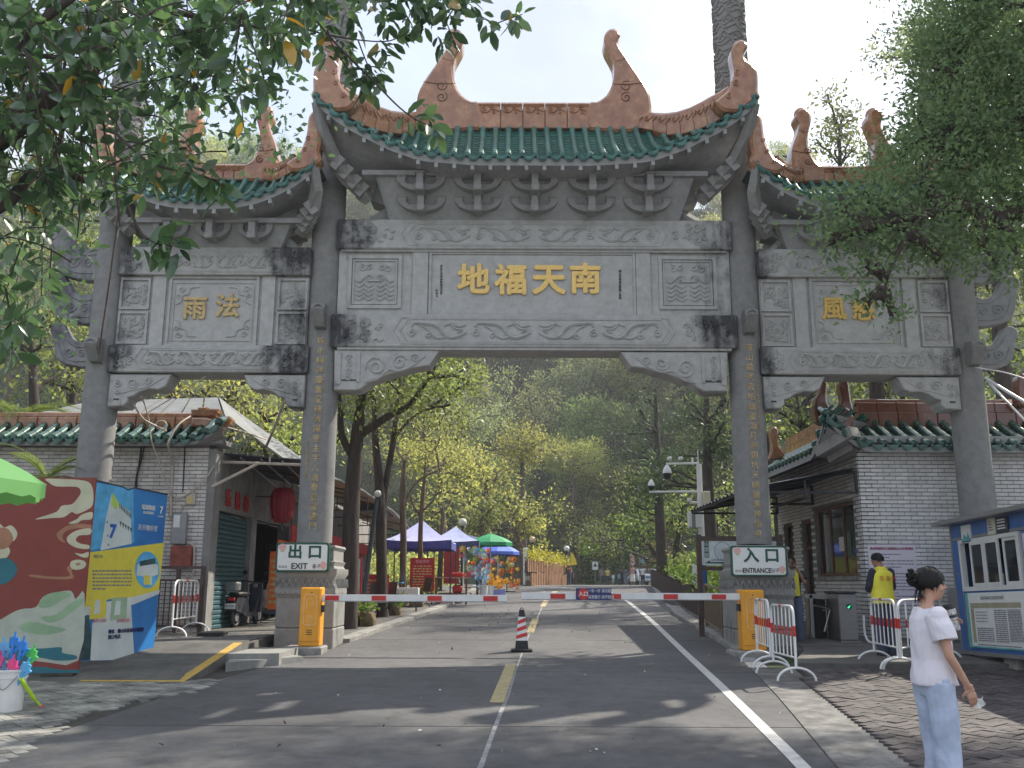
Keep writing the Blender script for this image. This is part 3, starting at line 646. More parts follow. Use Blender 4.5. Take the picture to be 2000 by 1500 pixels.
# columns
ztop_c=zat(-60,YC);ztop_o=zat(150,YC)
for i,x in enumerate(CX):
 zt=ztop_c if i in(1,2)else ztop_o;zb=gz(YC)+(1.9 if i in(1,2)else.0)
 m=MB();m.lathe([(CR*1.0,zb),(CR,zb+2),(CR*.97,zt)],(x,YC,0),40,caps=True)
 col=build('column',m,M_col,gate,smooth=40)
 zc0=zat(212,YC)if i in(1,2)else zat(330,YC)
 cl=MB();z=zc0;k=0
 while z<zt-.1:
  ph=k*1.3;pts=[]
  for a in range(48):
   an=2*math.pi*a/48;ww=math.sin(an*7+ph)*.045+math.sin(an*12+ph*2)*.018
   pts.append((x+math.cos(an)*CR*1.0,YC+math.sin(an)*CR*1.0,z+ww))
  cl.tube(pts,.026,5,closed=True);z+=.125+.03*math.sin(k*2.1);k+=1
  if k%3==0:
   for q in range(7):
    a0=q*.9+k;pp=[]
    for t in range(9):
     aa=t/8*7.5;rr=.10*(1-t/10);pp.append((x+math.cos(a0+rr*math.cos(aa)/CR)*CR*1.02,YC+math.sin(a0+rr*math.cos(aa)/CR)*CR*1.02,z+rr*math.sin(aa)))
    cl.tube(pp,.024,4)
 build('cloud_carving',cl,M_col,col,smooth=60)
 # lion-head style boss high on the shaft
 vb={0:690,1:622,2:630,3:690}[i];zb_=zat(vb,YC-CR)
 b=MB();b.slab([(x-.11,YC-CR-.30,zb_+.22),(x-.11,YC-CR-.38,zb_+.08),(x-.11,YC-CR-.32,zb_-.02),(x-.11,YC-CR-.16,zb_-.22),(x-.11,YC-CR+.05,zb_-.25),(x-.11,YC-CR+.05,zb_+.26)],(.22,0,0),bevel=.02)
 b.cyl((x-.13,YC-CR-.25,zb_+.1),(x+.13,YC-CR-.25,zb_+.1),.11,n=14)
 relief(b,[(x+.09*math.cos(a/2),YC-CR-.37+.02*abs(a-3)/3,zb_+.09+.08*math.sin(a/2))for a in range(12)],.018)
 build('boss',b,M_col,col,smooth=40)
COLS=[o for o in bpy.data.objects if o.parent==gate and o.name.startswith('column')]
# plinths under the inner columns
def plinth(x):
 z0=gz(YC)-.25;y0,y1=YC-.6,YC+.6;w=.54
 m=MB()
 zA=zat(1166,y0);zB=zat(1112,y0);zC=zat(1066,y0)
 m.bev(x-w,x+w,y0,y1,z0,z0+(zA-z0)*.50,.02);m.bev(x-w+.005,x+w-.005,y0+.005,y1-.005,z0+(zA-z0)*.505,zA-.02,.02)
 q=build('plinth',m,M_plinth,gate)
 def sq(prof):
  mm=MB()
  mm.lathe([(r*math.sqrt(2),z)for r,z in prof],(x,YC,0),4,sy=1.11,a0=R(45));return mm
 h=zB-zA
 build('lotus_band',sq([(w-.01,zA-.02),(w+.02,zA+.05),(w+.01,zA+h*.3),(w-.05,zA+h*.45),(w-.03,zA+h*.6),(w+.03,zA+h*.8),(w+.03,zB)]),M_plinth,q,smooth=50)
 pt_=MB()
 for k in range(9):
  px=x-w+.08+k*(2*w-.16)/8
  for yy,nx_ in((YC-.6-.03,1),):
   pt_.tube([(px-.055,yy,zA+h*.62),(px,yy-.03,zA+h*.32),(px+.055,yy,zA+h*.62)],.016,5)
  py=YC-.6+.07+k*1.06/8
  for s_ in(-1,1):pt_.tube([(x+s_*(w+.02),py-.055,zA+h*.62),(x+s_*(w+.045),py,zA+h*.32),(x+s_*(w+.02),py+.055,zA+h*.62)],.016,5)
 for k in range(12):
  px=x-w+.05+k*(2*w-.1)/11;pt_.ball((px,YC-.6-.02,zA+.05),.028,6)
 build('petal_carving',pt_,M_plinth,q,smooth=60)
 hc=zC-zB
 build('cap_block',sq([(w-.02,zB),(w-.05,zB+hc*.12),(w-.02,zB+hc*.3),(w-.06,zB+hc*.34),(w-.06,zC-.1),(w-.02,zC-.04),(w-.04,zC)]),M_plinth,q,smooth=30)
for x in(CX[1],CX[2]):plinth(x)
for x in(CX[0],CX[3]):build('plinth',MB().bev(x-.5,x+.5,YC-.55,YC+.55,gz(YC)-.2,gz(YC)+1.1,.03),M_plinth,gate)
# ---- central bay
YB=18.13;YP=18.27;YN=18.33
zT0,zT1=zat(486,YB),zat(429,YB);zL0,zL1=zat(678,YB),zat(614,YB)
xb=3.99
def beam(x0,x1,z0,z1,pattern,endw,nd,side=0):
 m=MB();m.bev(x0,x1,YB,YB+.74,z0,z1,.02)
 b=build('beam',m,M_stone_hi,gate)
 f=MB();Y=YB-.012;zc=(z0+z1)/2;h=z1-z0
 xa,xz=x0+endw,x1-endw;rs=.022
 # lozenge-ended border
 for inset,rr in((0,.016),(.13,.014)):
  a,c=xa+inset,xz-inset;hh=h*.5-.07-inset*.25;t=h*.42
  relief(f,[(a-t*.55,Y,zc),(a,Y,zc+hh),(c,Y,zc+hh),(c+t*.55,Y,zc),(c,Y,zc-hh),(a,Y,zc-hh),(a-t*.55,Y,zc)],rr,flat=.6)
 span=(xz-xa)-.2
 for k in range(nd):
  cx=xa+.1+span*(k+.5)/nd;dragon(f,cx,zc,span/nd*.86,h*.62,Y,1 if k<nd/2 else-1)
 for s_ in(0,1):
  e0,e1=(x0+.05,xa-h*.22)if s_==0 else(xz+h*.22,x1-.05)
  wildlines(f,e0,e1,z0+.05,z1-.05,Y,15,rnd,.02)
  cxx=(e0+e1)/2
  for q in(-1,1):relief(f,spiral(cxx,zc+q*h*.2,h*.15,1.3,R(90)*q,q if s_ else-q,Y),.024)
 build('carving',f,M_stone_hi,b,smooth=60)
 return b
beam(XG-xb,XG+xb,zT0,zT1,0,1.45,4);beam(XG-xb-.04,XG+xb+.04,zL0,zL1,0,1.40,4)
# infill wall between beams
m=MB();m.box(XG-3.95,XG+3.95,YP,YP+.42,zL1-.01,zT0+.01);wallc=build('panel_wall',m,M_stone,gate)
m=MB()
def X(u,v=550,Y=YP):return P(u,v,Y).x
for ua,ub in((806,836),(1242,1270)):m.box(X(ua),X(ub),YP-.05,YP+.02,zL1+.002,zT0-.002)
build('pilaster',m,M_panel,wallc)
m=MB();x0,x1=X(838),X(1241);m.box(x0+.05,x1-.05,YP-.018,YP+.1,zL1+.06,zT0-.09);tab=build('name_tablet',m,M_panel,wallc)
m=MB();rectframe(m,x0,x1,zL1+.003,zT0-.003,YP,.05,.05);m.box(x0+.05,x1-.05,YP-.045,YP,zT0-.085,zT0-.055);build('tablet_frame',m,M_stone,wallc)
def square_relief(u0,u1,v0,v1,parent,par_mat,kind='bat',Y=None):
 Y=Y or YP;a,b=P(u0,v1,Y),P(u1,v0,Y);x0,x1,z0,z1=a.x,b.x,a.z,b.z
 m=MB();rectframe(m,x0,x1,z0,z1,Y,.07,.045);rectframe(m,x0+.09,x1-.09,z0+.09,z1-.09,Y,.03,.03);q=build('carved_square',m,par_mat,parent)
 f=MB();cx,cz=(x0+x1)/2,(z0+z1)/2;w=(x1-x0)/2-.14;h=(z1-z0)/2-.14;Yr=Y-.01
 if kind=='bat':
  for s_ in(-1,1):
   relief(f,catmull([(cx+s_*.05,Yr,cz+h*.1),(cx+s_*w*.2,Yr,cz+h*.34),(cx+s_*w*.45,Yr,cz+h*.3),(cx+s_*w*.75,Yr,cz+h*.02),(cx+s_*w*.95,Yr,cz+h*.08)],3),.026)
   relief(f,spiral(cx+s_*w*.35,cz+h*.12,w*.12,1.2,0,s_,Yr),.02);relief(f,spiral(cx+s_*w*.65,cz+h*.72,w*.2,1.2,2,s_,Yr),.02)
   relief(f,spiral(cx+s_*w*.3,cz+h*.75,w*.16,1.1,1,-s_,Yr),.02)
   for k in range(4):
    zz=cz-h*(.12+.22*k);relief(f,catmull([(cx+s_*.03,Yr,zz),(cx+s_*w*.3,Yr,zz-h*.13),(cx+s_*w*.55,Yr,zz+h*.05),(cx+s_*w*.75,Yr,zz-h*.12),(cx+s_*w*.95,Yr,zz-.02)],3),.022)
  f.box(cx-w*.28,cx+w*.28,Yr-.035,Yr+.01,cz+h*.02,cz+h*.1)
 else:wildlines(f,x0+.12,x1-.12,z0+.12,z1-.12,Yr,26,rnd,.017)
 build('carving',f,par_mat,q,smooth=60);return q
square_relief(678,786,500,603,wallc,M_stone);square_relief(1288,1397,502,605,wallc,M_stone)
YT=YP-.02
for ch,u,v,s_ in(('地',925,553,.66),('福',998,554,.66),('天',1072,553,.68),('南',1143,552,.66)):
 p=P(u,v,YT);text('gold_character',ch,s_*1.0,M_gold,tab,Matrix.Translation((p.x,YT-.02,p.z+.03))@FRONT,extrude=.022,bold=.022)
for(u,v0,s_)in((862,520,'岁次乙丑年仲秋吉日立石'),(1211,530,'佛山市南海区西樵人民书')):
 for k,ch in enumerate(s_):
  p=P(u,v0+k*5.3,YT);text('small_character',ch,.055,M_ink,tab,Matrix.Translation((p.x,YT,p.z))@FRONT,extrude=.004,bold=.001)
for k,ch in enumerate('李铎书'):
 p=P(853,568+k*5.5,YT);text('small_character',ch,.055,M_ink,tab,Matrix.Translation((p.x,YT,p.z))@FRONT,extrude=.004)
# corner brackets under the lower beam (quarter-moon profile with carved scrolls)
def spandrel(pts,sgn,Y=18.2,th=.5,carve=True,slot=None,Mx=None):
 Mx=Mx or M_stone
 F0=[P(u,v,Y)for u,v in pts];o=build('corner_bracket',MB().slab(F0,(0,th,0),bevel=.02),Mx,gate)
 f=MB();Yr=Y-.012
 xs_,zs_=[p.x for p in F0],[p.z for p in F0];xa=min(xs_)if sgn>0 else max(xs_);W=max(xs_)-min(xs_);H=max(zs_)-min(zs_);zt=max(zs_)
 fx=lambda t:xa+sgn*t*W;fz=lambda t:zt-t*H
 f.box(min(fx(0.03),fx(.07)),max(fx(0.03),fx(.07)),Yr-.01,Yr+.01,fz(.85),fz(.1));f.box(min(fx(.22),fx(.25)),max(fx(.22),fx(.25)),Yr-.012,Yr+.01,fz(.8),fz(.06))
 relief(f,spiral(fx(.40),fz(.42),H*.26,1.7,R(200),-sgn,Yr),.02);relief(f,spiral(fx(.62),fz(.32),H*.19,1.5,R(20),sgn,Yr),.02)
 relief(f,spiral(fx(.77),fz(.22),H*.13,1.3,R(200),-sgn,Yr),.018)
 relief(f,catmull([(fx(.30),Yr,fz(.80)),(fx(.42),Yr,fz(.73)),(fx(.52),Yr,fz(.5)),(fx(.62),Yr,fz(.53)),(fx(.74),Yr,fz(.40)),(fx(.86),Yr,fz(.15))],3),.018)
 for k in range(4):relief(f,spiral(fx(.14),fz(.2+.16*k),W*.035,1.2,k*2,(-1)**k,Yr,8),.015)
 build('carving',f,Mx,o,smooth=60)
 if slot:
  a,b=P(slot[0],slot[3],Y),P(slot[1],slot[2],Y);build('slot',MB().box(a.x,b.x,Y-.006,Y+.02,a.z,b.z),M_ink,o)
spandrel([(653,683),(860,683),(838,714),(812,717),(795,722),(775,727),(758,731),(742,738),(722,744),(713,753),(703,760),(695,762),(652,762)],1,slot=(667,700,741,744))
spandrel([(1421,687),(1212,687),(1233,716),(1262,719),(1278,725),(1298,729),(1315,734),(1330,741),(1350,746),(1360,755),(1368,760),(1376,764),(1421,764)],-1,slot=(1374,1408,743,747))
# soffit shadow moulding strips under beams
build('moulding',MB().box(XG-3.9,XG+3.9,YB+.04,YB+.7,zL0-.05,zL0+.01),M_stone,gate)
build('moulding',MB().box(XG-3.9,XG+3.9,YB+.06,YB+.1,zT0-.045,zT0+.01),M_stone,gate)
# ---- side bays
def side_bay(s):
 xi,xo=XG+s*(4.24+.27),XG+s*(8.62-.27);x0,x1=min(xi,xo),max(xi,xo);xc=(x0+x1)/2
 a0,a1=zat(538.5,YB,1040),zat(484,YB,1040);l0,l1=zat(729,YB),zat(676,YB)
 b=beam(x0,x1,a0,a1,1,.62,4);b2=beam(x0-.05,x1+.05,l0,l1,1,.66,4)
 w=build('panel_wall',MB().box(x0+.02,x1-.02,YP,YP+.42,l1-.01,a0+.01),M_stone,gate)
 ww=x1-x0;pw=ww*.27
 for q in(-1,1):
  px=xc+q*ww*.285;build('pilaster',MB().box(px-.13,px+.13,YP-.05,YP+.02,l1+.002,a0-.002),M_panel,w)
  for k in(0,1):
   ex=xc+q*ww*.412;hw=ww*.078;za,zb2=(lerp(l1,a0,.03),lerp(l1,a0,.49))if k==0 else(lerp(l1,a0,.52),lerp(l1,a0,.97))
   m=MB();rectframe(m,ex-hw,ex+hw,za,zb2,YP,.045,.05);sq_=build('carved_square',m,M_stone,w)
   f=MB();wildlines(f,ex-hw+.05,ex+hw-.05,za+.06,zb2-.06,YP-.01,24,rnd,.017);build('carving',f,M_stone,sq_,smooth=60)
 m=MB();pa,pb=xc-ww*.235,xc+ww*.235;m.box(pa+.05,pb-.05,YP-.016,YP+.1,l1+.06,a0-.08);tb=build('name_tablet',m,M_panel,w)
 m=MB();rectframe(m,pa,pb,l1+.003,a0-.003,YP,.05,.05);rectframe(m,pa+.1,pb-.1,l1+.11,a0-.13,YP-.016,.02,.02);build('tablet_frame',m,M_stone,w)
 f=MB();Yr=YP-.026
 for qx in(-1,1):
  for qz in(-1,1):
   cx=(pa+.13)if qx<0 else(pb-.13);cz=(l1+.14)if qz<0 else(a0-.17)
   relief(f,catmull([(cx-qx*.02,Yr,cz-qz*.42),(cx-qx*.12,Yr,cz-qz*.36),(cx-qx*.14,Yr,cz-qz*.24),(cx-qx*.26,Yr,cz-qz*.2),(cx-qx*.3,Yr,cz-qz*.08),(cx-qx*.48,Yr,cz-qz*.06)],3),.016)
   relief(f,spiral(cx-qx*.12,cz-qz*.1,.07,1.2,0,qx,Yr),.014);relief(f,spiral(cx-qx*.07,cz-qz*.24,.05,1.2,0,qx,Yr),.014)
 build('carving',f,M_panel,tb,smooth=60)
 for ch,u,v in((('雨',381,607),('法',445,603))if s<0 else(('風',1628,608),('慈',1686,610))):
  p=P(u,v,YT);text('gold_character',ch,.50,M_gold if s>0 else M_gold_old,tb,Matrix.Translation((p.x,YT-.018,p.z+.02))@FRONT,extrude=.018,bold=.014)
 z0,z1=zat(797,18.2),l0-.03;H=z1-z0;W=ww
 for q in(-1,1):
  ex=xc+q*ww/2;g_=lambda t,h:(ex-q*t*W,18.2,z1-h*H)
  pts=[g_(0,0),g_(.315,0),g_(.285,.38),g_(.25,.47),g_(.205,.45),g_(.16,.53),g_(.13,.66),g_(.10,.72),g_(.10,.86),g_(.08,.98),g_(0,1)]
  o=build('corner_bracket',MB().slab(pts,(0,.5,0),bevel=.02),M_stone,gate)
  f=MB();Yr=18.188
  relief(f,spiral(ex-q*.12*W,z1-.28*H,H*.17,1.5,0,q,Yr),.016);relief(f,spiral(ex-q*.20*W,z1-.22*H,H*.12,1.5,0,-q,Yr),.016)
  relief(f,catmull([g_(.05,.62),g_(.13,.48),g_(.2,.38),g_(.28,.1)],3),.016);relief(f,spiral(ex-q*.045*W,z1-.3*H,H*.12,1.5,2,q,Yr),.016)
  relief(f,spiral(ex-q*.045*W,z1-.55*H,H*.08,1.3,2,q,Yr),.016)
  build('carving',f,M_stone,o,smooth=60)
  build('slot',MB().box(ex-q*.03*W-.11*(1 if q>0 else 0),ex-q*.03*W+.11*(0 if q>0 else 1),18.192,18.22,z1-.80*H,z1-.75*H),M_ink,o)
 # three stone cloud wings outside the outer column
 for(vt,sz)in((545,1.05),(630,.95),(715,.80)):
  xk=XG+s*8.62+s*CR*.75;zk=zat(vt,YC)
  f_=lambda a,b:(xk+s*a*sz,YC-.11,zk+b*sz)
  pts=[f_(-.05,-.05),f_(.38,-.06),f_(.72,.05),f_(.90,.3),f_(.95,.62),f_(1.06,.82),f_(1.04,.97),f_(.90,1.05),f_(.74,1.0),f_(.62,.82),f_(.46,.62),f_(.24,.54),f_(-.05,.56)]
  pts=catmull(pts,2,closed=True)
  o=build('cloud_wing',MB().slab([tuple(p)for p in pts],(0,.22,0),bevel=.02),gate_wing,gate)
  g2=MB();relief(g2,spiral(xk+s*.5*sz,zk+.28*sz,.13*sz,1.4,0,s,YC-.12),.016);relief(g2,catmull([(p[0],YC-.12,p[2])for p in(f_(.05,.06),f_(.4,.06),(f_(.68,.2)),f_(.8,.5))],3),.014)
  relief(g2,catmull([(p[0],YC-.12,p[2])for p in(f_(.05,.44),f_(.3,.42),(f_(.55,.55)),f_(.74,.8))],3),.014);relief(g2,spiral(xk+s*.2*sz,zk+.25*sz,.1*sz,1.3,1,-s,YC-.12),.014)
  build('carving',g2,gate_wing,o,smooth=60)
gate_wing=gate_stone('wing_stone',(0.30,0.30,0.31),(0.06,0.06,0.065),[(-11,.5),(-6,.4),(6,.12),(11,.1)])
side_bay(-1);side_bay(1)
M_gold_col=mat('gold_faded',(0.56,0.42,0.22),rough=.6,metal=.1,var=.35,scale=12,bump=.2)
# couplets on the inner columns
for ci,s_,u0,v0,u1,v1 in((1,'珠水綿祥慶雲呈瑞流風奎主宇人進春登道德門',618,668,598,1030),(2,'茶山毓秀官地鍾靈湖月照銀坑天開碧落神仙府',1453,678,1472,1042)):
 n=len(s_)
 for k,ch in enumerate(s_):
  v=lerp(v0,v1,k/(n-1));xx=CX[ci];off=(.02 if ci==1 else.0);Yk=YC-CR-.002;p=P(1000,v,Yk)
  text('gold_character',ch,.155,M_gold_col,COLS[ci],Matrix.Translation((xx+off+.0,Yk,p.z))@FRONT,extrude=.012)
 sm_='岁次乙丑年仲秋吉日西樵乡人撰并书立';dx=-.15 if ci==1 else.15
 for k,ch in enumerate(sm_):
  v=lerp(862,935,k/16)if ci==1 else lerp(745,845,k/16);Yk=YC-math.sqrt(CR**2-dx**2)-.004;p=P(1000,v,Yk)
  text('small_character',ch,.055,M_gold_old,COLS[ci],Matrix.Translation((CX[ci]+dx,Yk,p.z))@FRONT@Matrix.Rotation(R(-26 if dx<0 else 26),4,'Y'),extrude=.004)
# ------------------------------------------------------------------ roofs
def unit_roll(seg=6):
 m=MB();vs=[]
 for(y,r)in((0,1.0),(.93,.97),(.93,.9),(1.06,.88)):
  for j in range(seg+1):
   a=math.pi*j/seg;vs.append((math.cos(a)*r,y,math.sin(a)*r))
 fs=[(i*(seg+1)+j,(i+1)*(seg+1)+j,(i+1)*(seg+1)+j+1,i*(seg+1)+j+1)for i in range(3)for j in range(seg)]
 return m.add(vs,fs)
def unit_pan(seg=4):  # concave plate; local x across, y up-slope, front lip thick
 m=MB();vs=[]
 for(y,dz)in((-.03,-.07),(-.03,.0),(1.12,-.05)):
  for j in range(seg+1):
   t=j/seg*2-1;vs.append((t*.5,y,.22*t*t-.22+dz))
 return m.add(vs,[(i*(seg+1)+j,(i+1)*(seg+1)+j,(i+1)*(seg+1)+j+1,i*(seg+1)+j+1)for i in range(2)for j in range(seg)])
def unit_cap():
 m=MB();m.tube([(0,.06,0),(0,0,0),(0,-.012,0)],[1,1,.86],14);m.tube([(0,-.012,0),(0,-.03,0)],[.72,.6],12);return m
def unit_drip():
 o=[]
 for j in range(9):
  t=j/8*2-1;o.append((t*.5,0,.10*t*t-.10))
 for j in range(9):
  t=1-j/8*2;o.append((t*.46,-.01,-.48*math.sqrt(max(0,1-t*t*.96))-.03))
 m=MB();m.slab(o,(0,.03,0));i_=[(x*.75,-.03,z*.75-.06)for x,y,z in o[::2]];m.slab(i_,(0,.02,0));return m
U_ROLL,U_PAN,U_CAP,U_DRIP=unit_roll(),unit_pan(),unit_cap(),unit_drip()
def frame_at(a,b,side=(1,0,0)):
 y=(b-a);Ln=y.length;y=y/max(Ln,1e-6);x=Vector(side);x=x-y*x.dot(y);x.normalize();z=x.cross(y)
 if z.z<0:z=-z;x=-x
 return Matrix(((x.x,y.x,z.x,a.x),(x.y,y.y,z.y,a.y),(x.z,y.z,z.z,a.z),(0,0,0,1))),Ln
def tile_slope(root,xs_list,E,T,r,segL,m_tile,m_drip,top,sag=.08,side=(1,0,0),caps=True,panrows=None,only_front=True):
 """rolls run from eave point E(x) to ridge point T(x)"""
 rolls,caps_,pans,drips=[],[],[],[]
 def path(x,k):
  e,t_=E(x),T(x);out=[]
  for i in range(k+1):
   t=i/k;p=e.lerp(t_,t);p.z-=sag*4*t*(1-t)*min(1,(t_-e).length);out.append(p)
  return out
 sp=xs_list[1]-xs_list[0]
 for i,x in enumerate(xs_list):
  Ln=(T(x)-E(x)).length;k=max(1,round(Ln/segL));pp=path(x,k)
  for a,b in zip(pp[:-1],pp[1:]):
   M,l=frame_at(a,b,side);rolls.append(M@Matrix.Diagonal((r,l,r,1)))
  M,l=frame_at(pp[0],pp[1],side);caps_.append(M@Matrix.Diagonal((r*1.12,1,r*1.12,1))@Matrix.Translation((0,-.02,.0)))
  if i+1<len(xs_list):
   xm=x+sp/2;Ln=(T(xm)-E(xm)).length;kk=max(1,round(Ln/(segL*(panrows or.55))));pp=path(xm,kk)
   tilt=math.atan2((E(x+sp).z-E(x).z),sp);tx=Vector(side)*sp;tx.z=E(x+sp).z-E(x).z;sd=(E(x+sp)-E(x))
   for a,b in zip(pp[:-1],pp[1:]):
    M,l=frame_at(a,b,sd);pans.append(M@Matrix.Diagonal((sd.length,l,sd.length,1)))
   M,l=frame_at(pp[0],pp[1],sd);xv=sd.normalized();zv=Vector((0,0,1))-xv*xv.z;zv.normalize();yv=zv.cross(xv)
   c=pp[0];drips.append(Matrix(((xv.x,yv.x,zv.x,c.x),(xv.y,yv.y,zv.y,c.y),(xv.z,yv.z,zv.z,c.z),(0,0,0,1)))@Matrix.Translation((0,-.06,-.01))@Matrix.Diagonal((sd.length*.88,1,sp*.95,1)))
 pieces('roll_tile',U_ROLL,m_tile,root,rolls,smooth=50,top=top);pieces('pan_tile',U_PAN,m_tile,root,pans,smooth=50,top=top)
 if caps:pieces('end_cap',U_CAP,m_drip,root,caps_,smooth=40,top=top)
 pieces('drip_tile',U_DRIP,m_drip,root,drips,top=top)
def roof(xc,Ed,Td,nroll,YE0,YE1,Yr,Yhip,dmax,ridge_v,ridge_d,horn_pts,corner_pts,band_pts,uc,name_,yb_soffit,hw_bay,brk,knobs,sc_h=1.0):
 """Ed / Td: lists (d_px, v_px) of eave ends and tile tops measured at right of the roof centre"""
 rt=build('roof',MB().box(xc-.2,xc+.2,YC-.1,YC+.1,zat(ridge_v[1],Yr)-.4,zat(ridge_v[1],Yr)-.2),M_soffit,gate)
 YE=lambda d:lerp(YE0,YE1,(d/dmax)**2);YTf=lambda d:Yr if d<ridge_d else lerp(Yr,Yhip,((d-ridge_d)/(dmax-ridge_d))**.8)
 ex=[(P(uc+d,v,YE(d)).x-P(uc,v,YE(d)).x)for d,v in Ed];ez=[P(1040,v,YE(d)).z for d,v in Ed];ey=[YE(d)for d,v in Ed]
 tx=[(P(uc+d,v,YTf(d)).x-P(uc,v,YTf(d)).x)for d,v in Td];tz=[P(1040,v,YTf(d)).z for d,v in Td];ty=[YTf(d)for d,v in Td]
 XM=ex[-1]
 def E(x):a=abs(x-xc);return Vector((x,interp(ex,ey,a),interp(ex,ez,a)))
 def T(x):a=abs(x-xc);return Vector((x,interp(tx,ty,a),interp(tx,tz,a)))
 sp=2*XM/(nroll-1)*.985;xs_=[xc-XM*.985+sp*i for i in range(nroll)]
 tile_slope(rt,xs_,E,T,sp*.24,.26,M_green,M_drip,gate.name,sag=.10,panrows=.50)
 # slab of mortar below the tiles, rear slope, soffit
 m=MB();NX=40
 fx=lambda i:xc-XM+2*XM*i
 m.grid(lambda i,j:(lambda e,t:e.lerp(t,j)+Vector((0,.02,-.05-.12*(j>0)-.10*4*j*(1-j)*min(1,(t-e).length))))(E(fx(i)),T(fx(i))),NX,6)
 m.grid(lambda i,j:E(fx(i))+Vector((0,-.01+.03*j,-.045-.15*j)),NX,1)  # eave board
 build('eave_board',m,M_soffit,rt,smooth=60)
 m=MB();mir=lambda p:Vector((p.x,2*YC-p.y,p.z))
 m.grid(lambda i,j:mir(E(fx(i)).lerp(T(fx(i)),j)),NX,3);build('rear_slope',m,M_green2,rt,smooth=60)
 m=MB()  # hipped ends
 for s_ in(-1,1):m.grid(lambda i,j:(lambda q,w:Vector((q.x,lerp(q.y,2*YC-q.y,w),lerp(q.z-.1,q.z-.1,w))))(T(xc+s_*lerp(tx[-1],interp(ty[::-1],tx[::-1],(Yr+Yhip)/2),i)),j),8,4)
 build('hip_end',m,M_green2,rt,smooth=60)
 zs0=zat(yb_soffit,YB);zin=lambda a:lerp(zs0+.33*(2 if sc_h==1 else 1)+.1,zs0+1.0,(a/XM)**2)
 m=MB()  # soffit curving in from the eave, front and back
 def sf(i,j):
  e=E(fx(i));a=abs(fx(i)-xc);xx=xc+(fx(i)-xc)*lerp(1,.86,j)
  return Vector((xx,lerp(e.y+.03,YC-.42,j),lerp(e.z-.19,min(e.z-.25,zin(a)),sm(0,1,j)*.5+j*.5)))
 m.grid(sf,NX,6);m.grid(lambda i,j:mir(sf(i,j)),NX,6)
 m.grid(lambda i,j:(lambda p:Vector((p.x,lerp(p.y,2*YC-p.y,j),p.z)))(sf(i,1)),NX,1);build('soffit',m,M_soffit,rt,smooth=60)
 m=MB();k=int(2*XM/.36)  # rafter ends under the board
 for i in range(k+1):
  x=xc-XM*.93+2*XM*.93*i/k;e=E(x);m.boxr((x,e.y+.12,e.z-.24),(.07,.2,.09))
 build('rafter_ends',m,M_soffit,rt,kind='stuff')
 for s_ in(-1,1):  # stepped hip beam under each corner
  e=E(xc+s_*XM*.985);m=MB();p0=Vector((e.x,e.y+.02,e.z-.12));p1=Vector((xc+s_*XM*.78,YC-.35,zs0+.42*sc_h))
  p1b=p0.lerp(p1,.5)+Vector((s_*.14,0,-.22*sc_h));q=[p0,p0.lerp(p1b,.5)+Vector((s_*.06,0,-.04)),p1b,p1b.lerp(p1,.35)+Vector((s_*.02,0,-.03)),p1]
  m.tube(q,[.10,.13,.15,.17,.15],4,up=(0,-1,0))
  for t in(.45,.6,.75,.88):c=q[2].lerp(q[4],(t-.4)/.6);m.boxr(c,(.30,.32,.16),ry=s_*R(50))
  build('hip_beam',m,M_dough,rt)
  m=MB();a=Vector((xc+s_*hw_bay*.60,YC-.25,zs0+.55*sc_h));b=Vector((xc+s_*hw_bay*.83,YC-.25,zs0-.05))
  m.tube([a,b],.13*sc_h,4);m.boxr((xc+s_*hw_bay*.72,YC-.05,zs0+.66*sc_h),(.75*sc_h,.5,.75*sc_h),ry=s_*R(-20));build('strut',m,M_dough,rt)
 # brackets: two tiers of half-moon arms with a forward nose
 nb,ub,tiers=brk;B=MB()
 for k in range(nb):
  x=xc+(k-(nb-1)/2)*ub;br=MB()
  for t in range(tiers):
   Yt=YC-.42-.26*t;h=.315;z0=zs0+.04+t*.33;Yt-=.22;wv=ub*.425
   o=[];n_=10
   for j in range(n_+1):a=math.pi+math.pi*j/n_;o.append((x+wv*math.cos(a),Yt,z0+h*.95+h*.9*math.sin(a)))
   o+=[(x+wv,Yt,z0+h),(x+wv*.62,Yt,z0+h),(x+wv*.66,Yt,z0+h*.72)]
   o+=[(x+wv*.55,Yt,z0+h*.5),(x-wv*.55,Yt,z0+h*.5),(x-wv*.66,Yt,z0+h*.72),(x-wv*.62,Yt,z0+h),(x-wv,Yt,z0+h)]
   br.slab(o,(0,.16,0));br.box(x-.065,x+.065,Yt-.22,Yt+.1,z0+.05,z0+h*.92);br.bev(x-.1,x+.1,Yt-.26,Yt+.12,z0+h*.92,z0+h*1.04,.015)
   br.bev(x-.085,x+.085,Yt-.24,Yt+.12,z0-.06,z0+.08,.02)
   br.box(x-wv,x-wv*.62,Yt-.02,Yt+.2,z0+h,z0+h+.03);br.box(x+wv*.62,x+wv,Yt-.02,Yt+.2,z0+h,z0+h+.03)
  build('bracket',br,M_dough,rt)
 wB=ub*nb/2+(.1 if tiers>1 else.05)
 m=MB();hb=.33*tiers+.04
 m.add([(xc-wB,YC-.34,zs0-.05),(xc+wB,YC-.34,zs0-.05),(xc+wB+.25,YC-.34-.24*tiers,zs0+hb),(xc-wB-.25,YC-.34-.24*tiers,zs0+hb)],[(0,1,2,3)])
 m.add([(xc-wB,YC+.34,zs0-.05),(xc+wB,YC+.34,zs0-.05),(xc+wB+.25,YC+.34+.3*tiers,zs0+hb),(xc-wB-.25,YC+.34+.3*tiers,zs0+hb)],[(0,1,2,3)])
